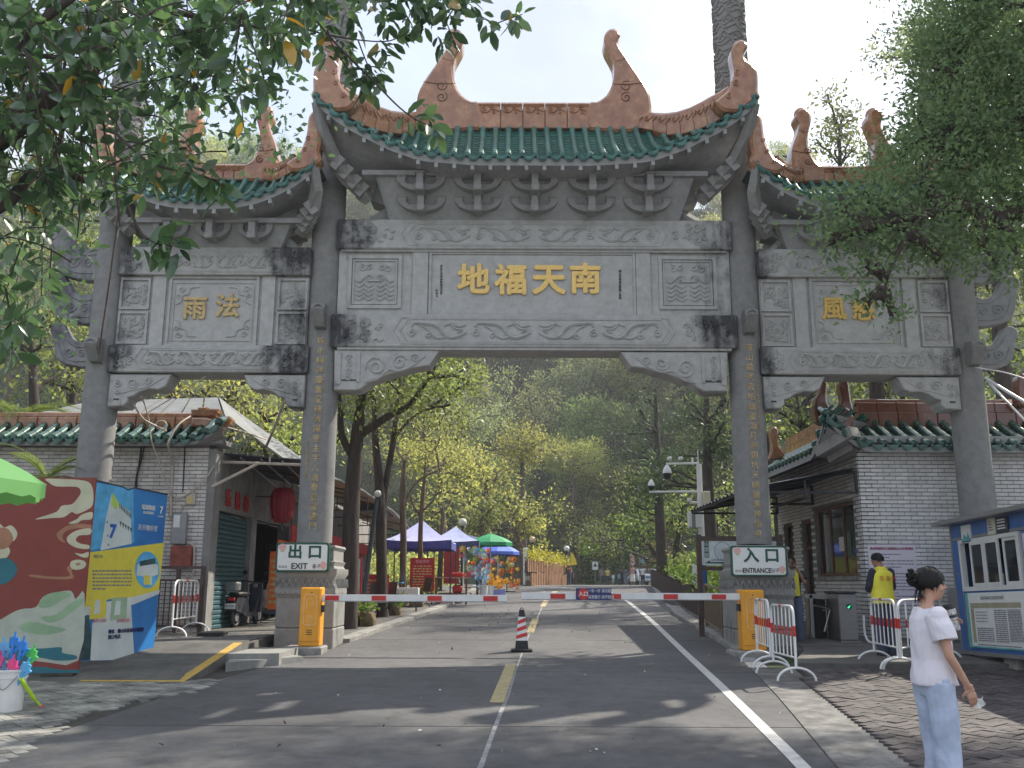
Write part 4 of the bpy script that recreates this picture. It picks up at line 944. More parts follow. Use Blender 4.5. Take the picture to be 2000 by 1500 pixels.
 for s_ in(-1,1):m.add([(xc+s_*wB,YC-.34,zs0-.05),(xc+s_*wB,YC+.34,zs0-.05),(xc+s_*(wB+.25),YC+.34+.3*tiers,zs0+hb),(xc+s_*(wB+.25),YC-.34-.3*tiers,zs0+hb)],[(0,1,2,3)])
 m.box(xc-wB-.5,xc+wB+.5,YC-.34-.24*tiers-.12,YC-.34-.24*tiers+.2,zs0+hb,zs0+hb+.10)
 build('bracket_board',m,M_soffit,rt)
 # ---- orange ridge
 zb,zt=zat(ridge_v[1]+3,Yr),zat(ridge_v[0],Yr);xr=tx_=P(uc+ridge_d,ridge_v[0],Yr).x-P(uc,ridge_v[0],Yr).x
 xr0=xr*.485;nblk=max(4,round(2*xr0/.5));blkw=2*xr0/nblk
 m=MB();m.box(xc-xr*.5,xc+xr*.5,YC-.08,YC+.08,zb-.15,zt-.12);m.box(xc-xr-.55*sc_h,xc+xr+.55*sc_h,YC-.1,YC+.1,zb-.35,zb+(zt-zb)*.3);build('ridge_core',m,M_orange,rt)
 for i in range(nblk):
  a=xc-xr0+i*blkw;g=.006
  m=MB();m.bev(a+g,a+blkw-g,Yr-.07,2*YC-Yr+.07,zb,zb+(zt-zb)*.48,.012);m.bev(a+g,a+blkw-g,Yr-.02,2*YC-Yr+.02,zb+(zt-zb)*.49,zt-.1,.012)
  m.tube([(a+g,YC,zt-.06),(a+blkw-g,YC,zt-.06)],YC-Yr+.05,12,flat=.42,up=(0,0,1));scroll_cloud(m,a+blkw/2,zb+(zt-zb)*.70,.42*min(1,(zt-zb)/.6),Yr-.03,1,.013)
  build('ridge_block',m,M_orange,rt,smooth=35)
 for s_ in(-1,1):
  # horn at the ridge end
  def U2(u,v,Y):p=P(uc+u,v,Y);return Vector((xc+s_*(p.x-P(uc,v,Y).x),p.y,P(1040,v,Y).z))
  Yh=Yr-.06;o=[U2(u,v,Yh)for u,v in horn_pts];th=2*(YC-Yh)
  m=MB();m.slab([tuple(p)for p in catmull(o,2,closed=True)],(0,th,0),bevel=.05)
  kx,kv,kr=knobs[0];c=U2(kx,kv,YC);m.ball(c,kr,16,sq=(1,1.05,1))
  hn=build('ridge_horn',m,M_orange,rt,smooth=40)
  f=MB();nh=len(horn_pts)//2;scr=[U2((horn_pts[1][0]+horn_pts[-3][0])/2-6,v_,Yh-.015)for v_ in(horn_pts[0][1]-8,horn_pts[0][1]-30)]
  for p in scr:relief(f,spiral(p.x,p.z,.13*sc_h,1.4,1,s_,Yh-.004),.011)
  ip=[U2(u+12*(1 if True else 0),v,Yh-.02)for u,v in horn_pts[:knobs[2]]];
  for ia,ib in(((2,14),(4,12))if sc_h==1 else((2,14),(4,12))):qa,qb=U2(*horn_pts[ia],Yh-.012),U2(*horn_pts[ib],Yh-.012);f.tube([tuple(qa),tuple(qa.lerp(qb,.5)-Vector((0,0,.03))),tuple(qb)],.008,5);build('carving',f,M_orange,hn,smooth=60)
  # hip band from ridge end to corner, cut in blocks
  n=len(band_pts);YH=lambda d:YTf(max(d,ridge_d))-.08
  st=[(U2(d,vl,YH(d)),U2(d+du,vu,YH(d)))for d,vl,du,vu in band_pts]
  for i in range(n-1):
   (a0,b0),(a1,b1)=st[i],st[i+1];sh=lambda p,q_,t:p.lerp(q_,t)
   m=MB();th=.30
   for t0,t1,dy in((0,.46,-.05),(.47,1,0)):
    q4=[sh(a0,b0,t0),sh(a1,b1,t0),sh(a1,b1,t1),sh(a0,b0,t1)];cc=sum(q4,Vector())/4;q4=[cc+(p-cc)*.985+Vector((0,dy,0))for p in q4]
    m.slab(q4,(0,th-dy,0),bevel=.012)
   m.tube([b0+Vector((0,.14,0)),b1+Vector((0,.14,0))],.10,10)
   mid=[sh(a0,b0,.62),sh(a0,b0,.85).lerp(sh(a1,b1,.85),.3),sh(a0,b0,.6).lerp(sh(a1,b1,.6),.55),sh(a1,b1,.85),sh(a1,b1,.62)]
   relief(m,catmull([(p.x,p.y-.012,p.z)for p in mid],3),.016);m2=sh(a0,b0,.72).lerp(sh(a1,b1,.72),.55);relief(m,spiral(m2.x,m2.z,.06*sc_h,1.3,1,s_,m2.y-.012,9),.014)
   build('ridge_block',m,M_orange,rt,smooth=35)
  Yc_=Yhip-.10;m=MB();o=[U2(u,v,Yc_)for u,v in corner_pts];m.slab([tuple(p)for p in catmull(o,2,closed=True)],(0,.34,0),bevel=.05)
  kx,kv,kr=knobs[1];c=U2(kx,kv,Yc_+.17);m.ball(c,kr,16);cs=[U2(u+5,v,Yc_-.01)for u,v in corner_pts[:4]]
  for p in cs[1:]:relief(m,spiral(p.x,p.z-.1,.07*sc_h,1.2,1,s_,Yc_-.01,9),.014)
  build('corner_horn',m,M_orange,rt,smooth=40)
 return rt
# central roof
roof(XG,[(0,304),(120,304),(186,299),(210,298),(237,292),(262,283),(285,275),(307,265),(328,254),(350,243),(373,230),(395,215),(416,198),(434,183)],
  [(0,250),(200,250),(225,258),(252,262),(287,260),(322,250),(347,239),(373,226),(401,210),(436,180)],
  33,17.05,16.85,18.32,16.95,434,(200,250),222,
  [(122,197),(142,184),(153,163),(157,142),(156,118),(142,92),(137,74),(142,60),(152,54),(165,58),(169,69),(164,81),(182,110),(199,135),(216,160),(227,184),(231,222),(231,251),(106,251),(106,200)],
  [(351,196),(372,177),(386,152),(388,132),(384,109),(383,94),(390,80),(402,74),(413,80),(415,90),(408,101),(414,116),(430,128),(435,147),(435,175),(439,186),(420,200),(400,214),(370,214)],
  [(205,251,0,224),(232,256,0,222),(258,264,0,223),(285,263,-2,220),(312,256,-5,212),(338,246,-9,201),(362,233,-14,190),(385,219,-18,180),(408,205,-24,168)],1044,'c',428,3.99,
  (5,1.135,2),[(154,70,.15),(399,91,.14),4])
# side roofs
for s_ in(-1,1):
 roof(XG+s_*6.43,[(0,392),(60,389),(100,381),(130,370),(155,358),(178,345),(198,330),(216,314)],
  [(0,352),(66,352),(90,356),(115,352),(140,344),(165,334),(190,320),(218,304)],
  19,17.3,17.15,18.34,17.2,216,(322,352),86,
  [(42,321),(54,312),(62,295),(66,276),(64,255),(58,238),(56,222),(62,211),(72,208),(82,213),(85,224),(80,236),(83,252),(92,272),(99,292),(100,325),(98,352),(38,352),(38,323)],
  [(160,318),(178,305),(190,284),(195,262),(196,244),(197,228),(203,218),(213,217),(219,226),(217,240),(221,256),(224,276),(222,296),(228,310),(216,322),(196,332),(170,334)],
  [(80,353,0,325),(103,357,0,327),(124,353,-1,322),(145,345,-4,314),(166,335,-7,305)],1040,'s',482,1.93,
  (3,.84,1),[(70,222,.145),(208,230,.125),4],sc_h=.72)
# ------------------------------------------------------------------ brick work and flat print helpers
def frame2(o,ax,nrm):  # matrix: local x along ax, local y = -normal (into wall), z up
 ax=Vector(ax).normalized();n=Vector(nrm).normalized();up=Vector((0,0,1));y=-n
 return Matrix(((ax.x,y.x,up.x,o[0]),(ax.y,y.y,up.y,o[1]),(ax.z,y.z,up.z,o[2]),(0,0,0,1)))
def brick_wall(parent,M,W,z0,z1,m_,holes=(),bw=.238,bh=.062,px=.25,pz=.080,focus=None,thick=.3,top=None,inside=None):
 wall=MB();segs=[(0,W)]
 # wall sheet with openings (one box per column of space)
 xs_=sorted({0,W,*[h[0]for h in holes],*[h[1]for h in holes]})
 for a,b in zip(xs_[:-1],xs_[1:]):
  zz=[(z0,z1)]
  for h in holes:
   if h[0]<=a+1e-6 and h[1]>=b-1e-6:
    nz=[]
    for(p,q)in zz:
     if h[2]>p:nz.append((p,min(h[2],q)))
     if h[3]<q:nz.append((max(h[3],p),q))
    zz=nz
  for p,q in zz:
   if q-p>.01:wall.box(a,b,0,thick,p,q)
 w2=MB();w2.merge(wall,M);w=build('wall',w2,M_mortar,parent)
 t=MB().bev(-bw/2,bw/2,-.012,.01,-bh/2,bh/2,.004);t2=MB().box(-bw/2,bw/2,-.012,.01,-bh/2,bh/2)
 t3=MB().box(-bw/4+.003,bw/4-.003,-.012,.01,-bh/2,bh/2)
 full,half=[],[];r=random.Random(9);k=0;z=z0+pz/2
 while z<z1-bh/2:
  x=px/2-(px/2 if k%2 else 0)
  while x<W+px/4:
   xx=x;hf=False
   if x-bw/2<-.02:xx=x+px/4;hf=True
   if x+bw/2>W+.02:xx=x-px/4;hf=True
   bad=any(h[0]-.10<xx<h[1]+.10 and h[2]-.03<z<h[3]+.03 for h in holes)or(inside and not inside(xx,z))
   if not bad:
    M2=M@Matrix.Translation((xx,r.uniform(-.003,.003),z));(half if hf else full).append((abs(xx-focus[0])+abs(z-focus[1])if focus else k,M2))
   x+=px
  z+=pz;k+=1
 full.sort(key=lambda q:q[0]);half.sort(key=lambda q:q[0])
 pieces('brick',t2,m_,w,[q[1]for q in full],top=top or parent.name);pieces('half_brick',t3,m_,w,[q[1]for q in half],top=top or parent.name)
 return w
def board(mb,M,x0,x1,z0,z1,y=0.0,t=.004,mi=0):
 q=MB().box(x0,x1,y-t,y,z0,z1);mb.merge(q,M,mi)
def print_lines(name,parent,M,x0,x1,z0,z1,rows,m_,y=-.006,fill=.62,seed=1,words=(.02,.09),gap=.012,ragged=.3):
 r=random.Random(seed);mb=MB();pz=(z1-z0)/rows
 for i in range(rows):
  z=z1-(i+.5)*pz;x=x0+(.0 if r.random()<.7 else.03);xe=x1-(r.random()<ragged)*r.uniform(.1,.6)*(x1-x0)
  while x<xe:
   w=min(r.uniform(*words),xe-x)
   if w>.006:board(mb,M,x,x+w,z-pz*fill/2,z+pz*fill/2,y,.0008)
   x+=w+gap
 return build(name,mb,m_,parent)
M_orangec=mat('orange_cloth',(0.75,0.16,0.03),rough=.7,var=.15,bump=.1)
M_window_white=mat('window_white',(0.66,0.67,0.66),rough=.4,var=.05,bump=0,dirt=.12)
M_alu=mat('aluminium_grey',(0.30,0.30,0.31),rough=.45,metal=.5,var=.1,bump=.05)
# ------------------------------------------------------------------ right ticket house
RZ=.66;RX=7.04;RY=19.2
th=thing('ticket_house','white brick ticket house with green tiles and brown glazed ridge behind right gate column','building',(RX+3,RY+3,RZ))
zt=zat(866,RY,1700)
MF=frame2((RX,RY,0),(1,0,0),(0,-1,0))
brick_wall(th,MF,5.25,RZ-.1,zt,M_brick,focus=(1.2,2.4))
MW=frame2((RX,RY+6.0,0),(0,-1,0),(-1,0,0))  # side wall: local x runs from the far end to the near corner
wa,wb=6.0-2.95,6.0-.42
holes=[(wa,wb,2.02,3.55),(2.02,2.75,RZ,3.35),(.5,1.25,1.75,3.35)]
brick_wall(th,MW,6.0,RZ-.1,zt,M_brick,holes=holes,focus=(5.2,2.2),top='ticket_house_side')
build('wall',MB().box(RX+.3,RX+5.2,RY+5.6,RY+5.9,RZ-.1,zt),M_brick,th);build('wall',MB().box(RX+5.0,RX+5.2,RY,RY+5.9,RZ-.1,zt),M_brick,th)
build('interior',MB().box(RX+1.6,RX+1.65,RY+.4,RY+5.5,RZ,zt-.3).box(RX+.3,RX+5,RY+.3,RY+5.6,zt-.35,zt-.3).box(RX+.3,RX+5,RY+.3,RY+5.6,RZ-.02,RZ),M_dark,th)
def window(parent,M,x0,x1,z0,z1,m_,mull=(),d=.06,rails=(),fw=.05,y=.1,pane=True):
 f=MB()
 for a,b,c,e in((x0,x1,z1-fw,z1),(x0,x1,z0,z0+fw),(x0,x0+fw,z0+fw,z1-fw),(x1-fw,x1,z0+fw,z1-fw)):f.merge(MB().box(a,b,y-d/2,y+d/2,c,e),M)
 for x in mull:f.merge(MB().box(x-fw*.4,x+fw*.4,y-d/2+.003,y+d/2-.003,z0+fw,z1-fw),M)
 for z in rails:f.merge(MB().box(x0+fw,x1-fw,y-d/2+.006,y+d/2-.006,z-fw*.35,z+fw*.35),M)
 w=build('window',f,m_,parent)
 xs_=[x0+fw]+list(mull)+[x1-fw]
 if pane:
  for a,b in zip(xs_[:-1],xs_[1:]):build('pane',MB().merge(MB().box(a+.01,b-.01,y-.004,y+.004,z0+fw,z1-fw),M),M_glass,w)
 return w
wA=window(th,MW,wa,wb,2.02,3.55,M_wood,mull=(wa+.8,wa+1.65),rails=(),fw=.07)
dd=window(th,MW,2.02,2.75,RZ,3.35,M_wood,mull=(),rails=(2.7,),fw=.08)
window(th,MW,.5,1.25,1.75,3.35,M_wood,mull=(.87,),fw=.06)
build('door_leaf',MB().merge(MB().box(2.1,2.67,.12,.16,RZ+.05,2.65),MW),M_wood,th)
m=MB();m.merge(MB().box(wa-.1,wb+.1,-.05,.12,1.93,2.015),MW);build('sill',m,M_kerb,wA)
m=MB()
for k in range(7):m.merge(MB().box(wb-.35-.04*k,wb-.33-.04*k,.3,.32,2.15,2.3+.05*(k%3)),MW)
build('display_items',m,M_red,wA,kind='stuff')
mq=MB();mq.merge(MB().box(wb-.75,wb-.5,.085,.09,2.45,2.95),MW);build('window_notice',mq,M_sgreen,wA)
mq=MB();mq.merge(MB().box(wb-1.25,wb-.9,.085,.09,2.55,2.85),MW);build('window_notice',mq,M_paper,wA)
# notice on the front wall
def Pn(u,v):return P(u,v,RY-.03)
a,b=Pn(1703,1182),Pn(1787,1064);mm=MB();mm.box(a.x,b.x,RY-.035,RY-.014,a.z,b.z)
nt_=solo('notice_board',mm,M_paper,'large white printed notice on the brick wall behind the yellow vested man','notice')
print_lines('printed_text',nt_,Matrix.Translation((0,RY-.0365,0)),a.x+.06,b.x-.05,a.z+.08,b.z-.16,15,M_print,y=0,seed=4,fill=.36)
text('title_text','南海湾森林生态园登山卡办理通告',.058,mat('print_red',(.35,.05,.12),bump=0),nt_,Matrix.Translation(((a.x+b.x)/2,RY-.038,b.z-.08))@FRONT,bold=.001)
# green tiled roof: front slope, west slope, brown ridge
EY=RY-.42;zE=zat(866,EY,1750);TYr=RY+.85;zTr=zat(822,TYr,1750)
xL=RX-.78
def E1(x):a=max(0,xL+.95-x);return Vector((x,EY-.1*sm(0,.95,a),zE+.62*(a/.95)**1.6 if a>0 else zE))
def T1(x):a=max(0,xL+.95-x);return Vector((x,lerp(TYr,EY+.15,(a/.95))if a>0 else TYr,lerp(zTr,zE+.72,a/.95)))
rr=build('roof',MB().box(RX-.2,RX+5.4,RY-.25,RY+6.1,zt-.02,zt+.12),M_soffit,th)
xs_=[xL+.02+.292*i for i in range(21)]
tile_slope(rr,xs_,E1,T1,.075,.27,M_green2,M_green2,'ticket_house',sag=.05,panrows=.8)
EXw=xL;
def E2(y):a=max(0,(RY-.5+1.0)-y);return Vector((EXw-.02,y,zE-.05+.60*(a/1.0)**1.6))
def T2(y):a=max(0,(RY-.5+1.0)-y);return Vector((EXw+lerp(1.25,.12,a),y,lerp(zTr,zE+.74,a)))
tile_slope(rr,[RY-.42+.292*i for i in range(23)],E2,T2,.075,.27,M_green2,M_green2,'ticket_house_side',sag=.05,side=(0,1,0),panrows=.8)
m=MB();m.grid(lambda i,j:(lambda e,t:e.lerp(t,j)+Vector((0,.03,-.14)))(E1(xL+.02+i*5.9),T1(xL+.02+i*5.9)),30,3)
m.grid(lambda i,j:(lambda e,t:e.lerp(t,j)+Vector((.03,0,-.14)))(E2(RY-.45+i*6.6),T2(RY-.45+i*6.6)),30,3)
m.grid(lambda i,j:E1(xL+.02+i*5.9)+Vector((0,.0,-.04-.14*j)),30,1);m.grid(lambda i,j:E2(RY-.45+i*6.6)+Vector((0,.0,-.04-.14*j)),30,1)
m.grid(lambda i,j:Vector((lerp(xL+.02,xL+5.9,i),lerp(EY,RY+.02,j),lerp(E1(lerp(xL+.02,xL+5.9,i)).z-.18,zt-.03,j))),30,2)
m.grid(lambda i,j:Vector((lerp(EXw,RX+.02,j),lerp(RY-.45,RY+6.1,i),lerp(E2(lerp(RY-.45,RY+6.1,i)).z-.18,zt-.03,j))),30,2)
build('eave_board',m,M_soffit,rr,smooth=50)
m=MB();m.boxr((xL+.32,EY+.22,zE+.05),(.34,.9,.22),rz=R(40),rx=R(-22));m.boxr((xL+.5,EY+.42,zE-.12),(.3,.6,.2),rz=R(40),rx=R(-22));build('corner_bracket',m,M_plaster,rr)
zr0,zr1=zat(826,TYr,1750),zat(784,TYr,1750)
for i in range(14):
 a=xL+1.15+.42*i;m=MB();m.bev(a+.004,a+.416,TYr-.12,TYr+.2,zr0-.1,lerp(zr0,zr1,.45),.012);m.bev(a+.004,a+.416,TYr-.08,TYr+.16,lerp(zr0,zr1,.46),zr1-.04,.012)
 m.tube([(a+.004,TYr+.04,zr1-.03),(a+.416,TYr+.04,zr1-.03)],.085,8);build('ridge_block',m,M_orange_d,rr,smooth=35)
for i in range(12):
 y=TYr+.3+.42*i;m=MB();m.bev(xL+1.12,xL+1.4,y+.004,y+.416,zr0-.1,lerp(zr0,zr1,.45),.012);m.bev(xL+1.14,xL+1.36,y+.004,y+.416,lerp(zr0,zr1,.46),zr1-.02,.012);build('ridge_block',m,M_orange if i>1 else M_orange_d,rr,smooth=35)
def horn2(us,Y,th_,nm,m_,bev=.04):
 o=[P(u,v,Y)for u,v in us];return build(nm,MB().slab([tuple(p)for p in catmull(o,2,closed=True)],(0,th_,0),bevel=bev),m_,rr,smooth=40)
horn2([(1596,822),(1592,800),(1594,780),(1602,765),(1606,748),(1612,741),(1617,748),(1616,765),(1617,785),(1626,797),(1640,800),(1648,794),(1662,800),(1668,815),(1664,835),(1640,836),(1615,830)],EY+.35,.25,'corner_horn',M_orange_d)
horn2([(1645,830),(1640,800),(1646,780),(1641,758),(1642,743),(1650,736),(1658,744),(1661,765),(1664,785),(1668,800),(1668,830)],EY+.75,.25,'ridge_horn',M_orange_d)
horn2([(1502,898),(1507,880),(1507,860),(1504,845),(1507,835),(1515,833),(1521,840),(1520,858),(1523,872),(1532,884),(1528,896)],RY+5.0,.2,'ridge_horn',M_orange)
horn2([(1990,790),(1988,745),(1992,733),(2000,728),(2010,740),(2012,790)],EY+.9,.25,'ridge_horn',M_orange_d)
# awning along the side wall
aw=thing('side_awning','dark lean-to awning on black steel frame at the ticket house side','awning',(5.9,22,3.7))
m=MB();za,zb_=3.74,4.16;nco=48
def awf(i,j):y=lerp(RY-.05,RY+6.0,i);return Vector((lerp(4.72,RX-.06,j),y,lerp(za,zb_,j)+.022*math.sin(i*nco*math.pi*2/3)-.10*math.sin(math.pi*j)*0))
m.grid(awf,96,4);m.grid(lambda i,j:awf(i,1-j)+Vector((0,0,-.012)),96,4);build('awning_sheet',m,M_dsteel,aw,smooth=60,fix=False)
for y in(RY+.02,RY+2.9,RY+5.9):
 m=MB();m.boxr(((4.78+RX)/2-.02,y,za-.07),(RX-4.8,.05,.05));m.boxr((RX-.05,y,(za+zb_)/2-.06),(.05,.05,zb_-za));m.boxr((5.95,y,lerp(za,zb_,.5)-.22),(.04,.04,.36))
 m.tube([(4.76,y,za-.04),(RX-.04,y,zb_-.06)],.022,4);build('frame_bar',m,M_black,aw)
build('frame_bar',MB().box(4.74,4.79,RY,RY+5.95,za-.07,za-.025),M_black,aw);build('frame_bar',MB().box(5.90,5.94,RY+.05,RY+5.85,lerp(za,zb_,.5)-.42,lerp(za,zb_,.5)-.38),M_black,aw)
# tripod turnstile by the window
ts=thing('turnstile','stainless steel turnstile cabinet with green arrow lamp beneath the ticket window','turnstile',(6.1,18.9,RZ))
def turn(cx,y0,y1,w=.34,h=1.02):
 m=MB();m.bev(cx-w/2,cx+w/2,y0,y1,RZ+.16,RZ+h,.02);m.box(cx-w/2-.02,cx+w/2+.02,y0-.05,y1+.05,RZ,RZ+.16);return m
build('cabinet',turn(6.32,18.25,19.0),M_steel,ts,smooth=30);build('cabinet_lid',MB().bev(6.13,6.5,18.22,19.03,RZ+1.022,RZ+1.06,.01),M_dsteel,ts)
build('cabinet',turn(5.82,18.85,19.1,.1,1.0),M_steel,ts);build('crossbar',MB().box(5.7,6.2,18.85,19.1,RZ+.92,RZ+1.0),M_steel,ts)
build('dark_opening',MB().box(5.88,6.14,19.0,19.05,RZ+.05,RZ+.9),M_dark,ts)
for a in(0,120,240):build('tripod_arm',MB().cyl((6.13,18.7,RZ+.72),(6.13-.34*abs(math.cos(R(a/2))),18.7-.1,RZ+.72+.3*math.sin(R(a+40))-.12),.016,n=8),M_steel,ts)
m=MB();m.cyl((6.34,18.252,RZ+.78),(6.34,18.24,RZ+.78),.052,n=20);ar=build('arrow_lamp',m,M_sgreen,ts)
M_lampg=mat('lamp_green',(0.05,.5,.25),rough=.4,bump=0,emit=((.05,.7,.3),.6))
m=MB();m.boxr((6.34,18.236,RZ+.78),(.06,.003,.012),ry=R(-45));m.boxr((6.325,18.236,RZ+.765),(.012,.003,.035));m.boxr((6.325,18.236,RZ+.762),(.035,.003,.012));build('arrow',m,M_lampg,ar)
m=MB();m.tube(catmull([(6.62,18.3,RZ+.62),(6.62,18.28,RZ+.25),(6.7,18.1,RZ+.12),(7.1,17.6,RZ+.05),(7.6,17.3,RZ+.03)],6),.022,8)
solo('conduit_pipe',m,M_white,'white bent pipe from the brick wall down to the pavement by the turnstile','pipe',smooth=60)
# ------------------------------------------------------------------ blue kiosk
KX=7.56;KY1=16.4;KY0=11.6;kz0,kz1=.78,2.84
ki=thing('ticket_kiosk','blue metal booth with white sliding windows raised on concrete blocks','kiosk',(KX,KY1,kz0));ki.rotation_euler=(R(-1.6),0,0)
KM=frame2((0,0,0),(0,-1,0),(-1,0,0))  # local: x = distance from far corner towards camera, z above kiosk floor
H=kz1-kz0;LN=KY1-KY0;wz0,wz1=.98,1.78
def kb(name,mb,m_,parent=ki,**k):return build(name,MB().merge(mb,KM),m_,parent,local=True,**k)
kb('panel',MB().box(0,.22,0,.05,0,wz1+.02),M_blue);kb('panel',MB().box(0,LN,0,.05,wz1+.06,H),M_blue);kb('panel',MB().box(.225,2.25,.0,.05,0,wz0-.03),M_blue)
kb('panel',MB().box(2.25,LN,0,.05,0,wz1+.02),M_blue);kb('back_wall',MB().box(0,LN,2.1,2.15,0,H).box(0,.04,.05,2.1,0,H).box(LN-.04,LN,.05,2.1,0,H),M_blue)
kb('floor',MB().box(-.05,LN,-.05,2.15,-.06,-.002),M_alu);kb('rail',MB().box(0,LN,-.02,.04,wz1+.02,wz1+.06),M_alu)
kb('corner_post',MB().box(-.03,.0,-.02,.06,0,H),M_alu);kb('corner_post',MB().box(.22,.25,-.012,-.001,0,wz1),M_alu)
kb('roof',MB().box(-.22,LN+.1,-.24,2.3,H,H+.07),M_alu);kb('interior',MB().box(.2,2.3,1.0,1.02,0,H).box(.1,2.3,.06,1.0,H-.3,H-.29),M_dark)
kw=kb('window',MB().box(.26,2.2,-.03,.05,wz0-.03,wz0+.04).box(.26,2.2,-.03,.05,wz1-.05,wz1+.01).box(.26,.33,-.028,.05,wz0+.04,wz1-.05).box(2.12,2.2,-.028,.05,wz0+.04,wz1-.05),M_window_white)
for a,b,yy in((.66,1.10,-.035),(1.12,1.58,-.035),(1.66,2.1,.0)):
 s_=kb('sash',MB().box(a,b,yy,yy+.03,wz0+.04,wz0+.09).box(a,b,yy,yy+.03,wz1-.1,wz1-.05).box(a,a+.05,yy,yy+.03,wz0+.09,wz1-.1).box(b-.05,b,yy,yy+.03,wz0+.09,wz1-.1),M_window_white,kw)
 kb('pane',MB().box(a+.05,b-.05,yy+.012,yy+.018,wz0+.09,wz1-.1),M_glass,kw)
for k,x in enumerate((.78,.92,1.22,1.38)):kb('counter_card',MB().box(x,x+.10,.06,.07,wz0+.05,wz0+.22),M_swhite,kw)
pb=kb('price_board',MB().box(.30,2.2,-.022,-.004,.06,wz0-.06),M_swhite)
M_teal=mat('print_teal',(.12,.40,.42),bump=0,var=.25,scale=3);M_khaki=mat('print_khaki',(.36,.33,.22),bump=0)
KQ=KM@Matrix.Translation((0,-.024,0))
def kp(name,rects,m_,par=pb):
 mb=MB()
 for a,b,c,d in rects:mb.box(a,b,-.026,-.0225,c,d)
 return kb(name,mb,m_,par)
kp('print_band',[(.30,.40,.06,wz0-.06),(.41,2.2,.06,.085)],M_teal);kp('print_band',[(.46,2.05,.68,.76),(.46,.56,.14,.675)],M_khaki)
def kpl(a,b,c,d,n,sd,fl=.5):
 mb=MB();r=random.Random(sd)
 for i in range(n):
  z=d-(i+.5)*(d-c)/n;x=a
  while x<b:
   w=min(r.uniform(.03,.12),b-x);mb.box(x,x+w,-.0275,-.0262,z-(d-c)/n*fl/2,z+(d-c)/n*fl/2);x+=w+.015
 kb('printed_text',mb,M_print,pb)
kpl(1.22,1.6,.16,.66,16,2);kpl(1.64,2.03,.18,.66,22,3,.6);kpl(.62,1.15,.16,.38,7,5);kpl(.62,1.0,.45,.64,4,6,.25)
kpl(.6,1.95,.095,.125,1,8)
tm=text('title_text','南海湾森林生态园购票须知',.062,M_ink,None,Matrix());tm.parent=pb;tm.matrix_local=KM@Matrix.Translation((1.2,-.0265,.83))@FRONT
for(a,b,c,d,m_,nm)in((.42,.74,1.74,2.02,M_swhite,'small_poster'),(1.32,1.56,1.80,2.05,mat('poster_cream',(.62,.60,.48),bump=0),'small_poster'),(1.60,1.95,1.8,2.04,M_dsteel,'small_poster')):
 o=kb(nm,MB().box(a,b,-.03,-.005,c,d),m_);
 if a<1:
  q=MB();q.slab([(a+.02,-.032,c+.03),(a+.1,-.032,c+.14),(a+.17,-.032,c+.08),(a+.24,-.032,c+.16),(b-.02,-.032,c+.05),(b-.02,-.032,c+.015),(a+.02,-.032,c+.015)],(0,.001,0));kb('printed_hills',q,M_teal,o)
 else:
  q=MB();r=random.Random(int(a*10))
  for z in(c+.06,c+.1,c+.15,c+.19):q.box(a+.04,b-.04-r.uniform(0,.08),-.0325,-.031,z,z+.02)
  kb('printed_text',q,M_print if a<1.5 else M_swhite,o)
kb('side_notice',MB().box(2.3,2.7,-.02,-.004,.9,1.75),M_paper)
for k,y in enumerate((.25,1.2,2.4,3.6)):kb('support_block',MB().bev(y,y+.4,.05,.45,-.25,-.06,.01),M_kerb)
kb('round_badge',MB().cyl((.1,-.004,1.25),(.1,.0,1.25),.025,n=10),M_alu)
m=MB();m.tube(catmull([(KX+.05,KY1-1.3,2.98),(KX+.0,KY1-1.45,2.96),(KX+.0,KY1-1.7,2.9)],5),.018,6);solo('cable_stub',m,M_white,'short white cable end curling over the booth roof edge','cable',smooth=60)
# ------------------------------------------------------------------ left shop house
LX=-6.2;LY=19.8;ztl=zat(868,LY,300)
sh=thing('shop_house','white brick shop house with green tile edge and teal shutter behind left columns','building',(LX-3,LY+6,PL))
ML=frame2((LX-5.66,LY,0),(1,0,0),(0,-1,0))
brick_wall(sh,ML,5.5,PL-.1,ztl,M_brick_l,focus=(4.4,2.6))
build('corner_pier',MB().box(LX-.16,LX,LY-.03,LY+.3,PL-.1,ztl-.1),M_plaster,sh)
MLs=frame2((LX,LY+22,0),(0,-1,0),(1,0,0))  # side facade facing the road; local x: 0 far .. 22 near
def sb(name,x0,x1,y0,y1,z0,z1,m_,par=sh,**k):return build(name,MB().box(LX-y1,LX-y0,LY+x0,LY+x1,z0,z1),m_,par,**k)
sb('side_wall',.3,22,.02,.25,3.35,ztl-.1,M_plaster);sb('side_wall',.3,.48,.02,.25,PL-.1,3.35,M_plaster);
for a in(2.95,6.8,10.5,14.2,18):sb('pillar',a,a+.45,-.02,.3,PL-.1,3.35,M_plaster)
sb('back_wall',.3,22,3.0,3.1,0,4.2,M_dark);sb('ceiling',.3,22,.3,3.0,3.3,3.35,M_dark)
sb('rear_wall',21.9,22,.0,5.6,0,4.2,M_plaster)
shu=sb('shutter',.5,2.9,.10,.12,PL,3.3,M_shutter)
t_=MB();t_.add([(0,0,0),(0,2.36,0),(.03,2.36,.02),(.03,0,.02),(.03,2.36,.07),(.03,0,.07),(0,2.36,.094),(0,0,.094)],[(0,1,2,3),(3,2,4,5),(5,4,6,7)])
pieces('slat',t_,M_shutter,shu,[Matrix.Translation((LX-.10,LY+.52,PL+.1*k))for k in range(24)],top='shop_house')
for k,ch in enumerate('乐點香'):
 text('red_character',ch,.42,M_redc,sh,Matrix.Translation((LX+.01,LY+1.0+.72*k,3.62))@Matrix.Rotation(R(90),4,'Z')@FRONT,extrude=.01,bold=.008)
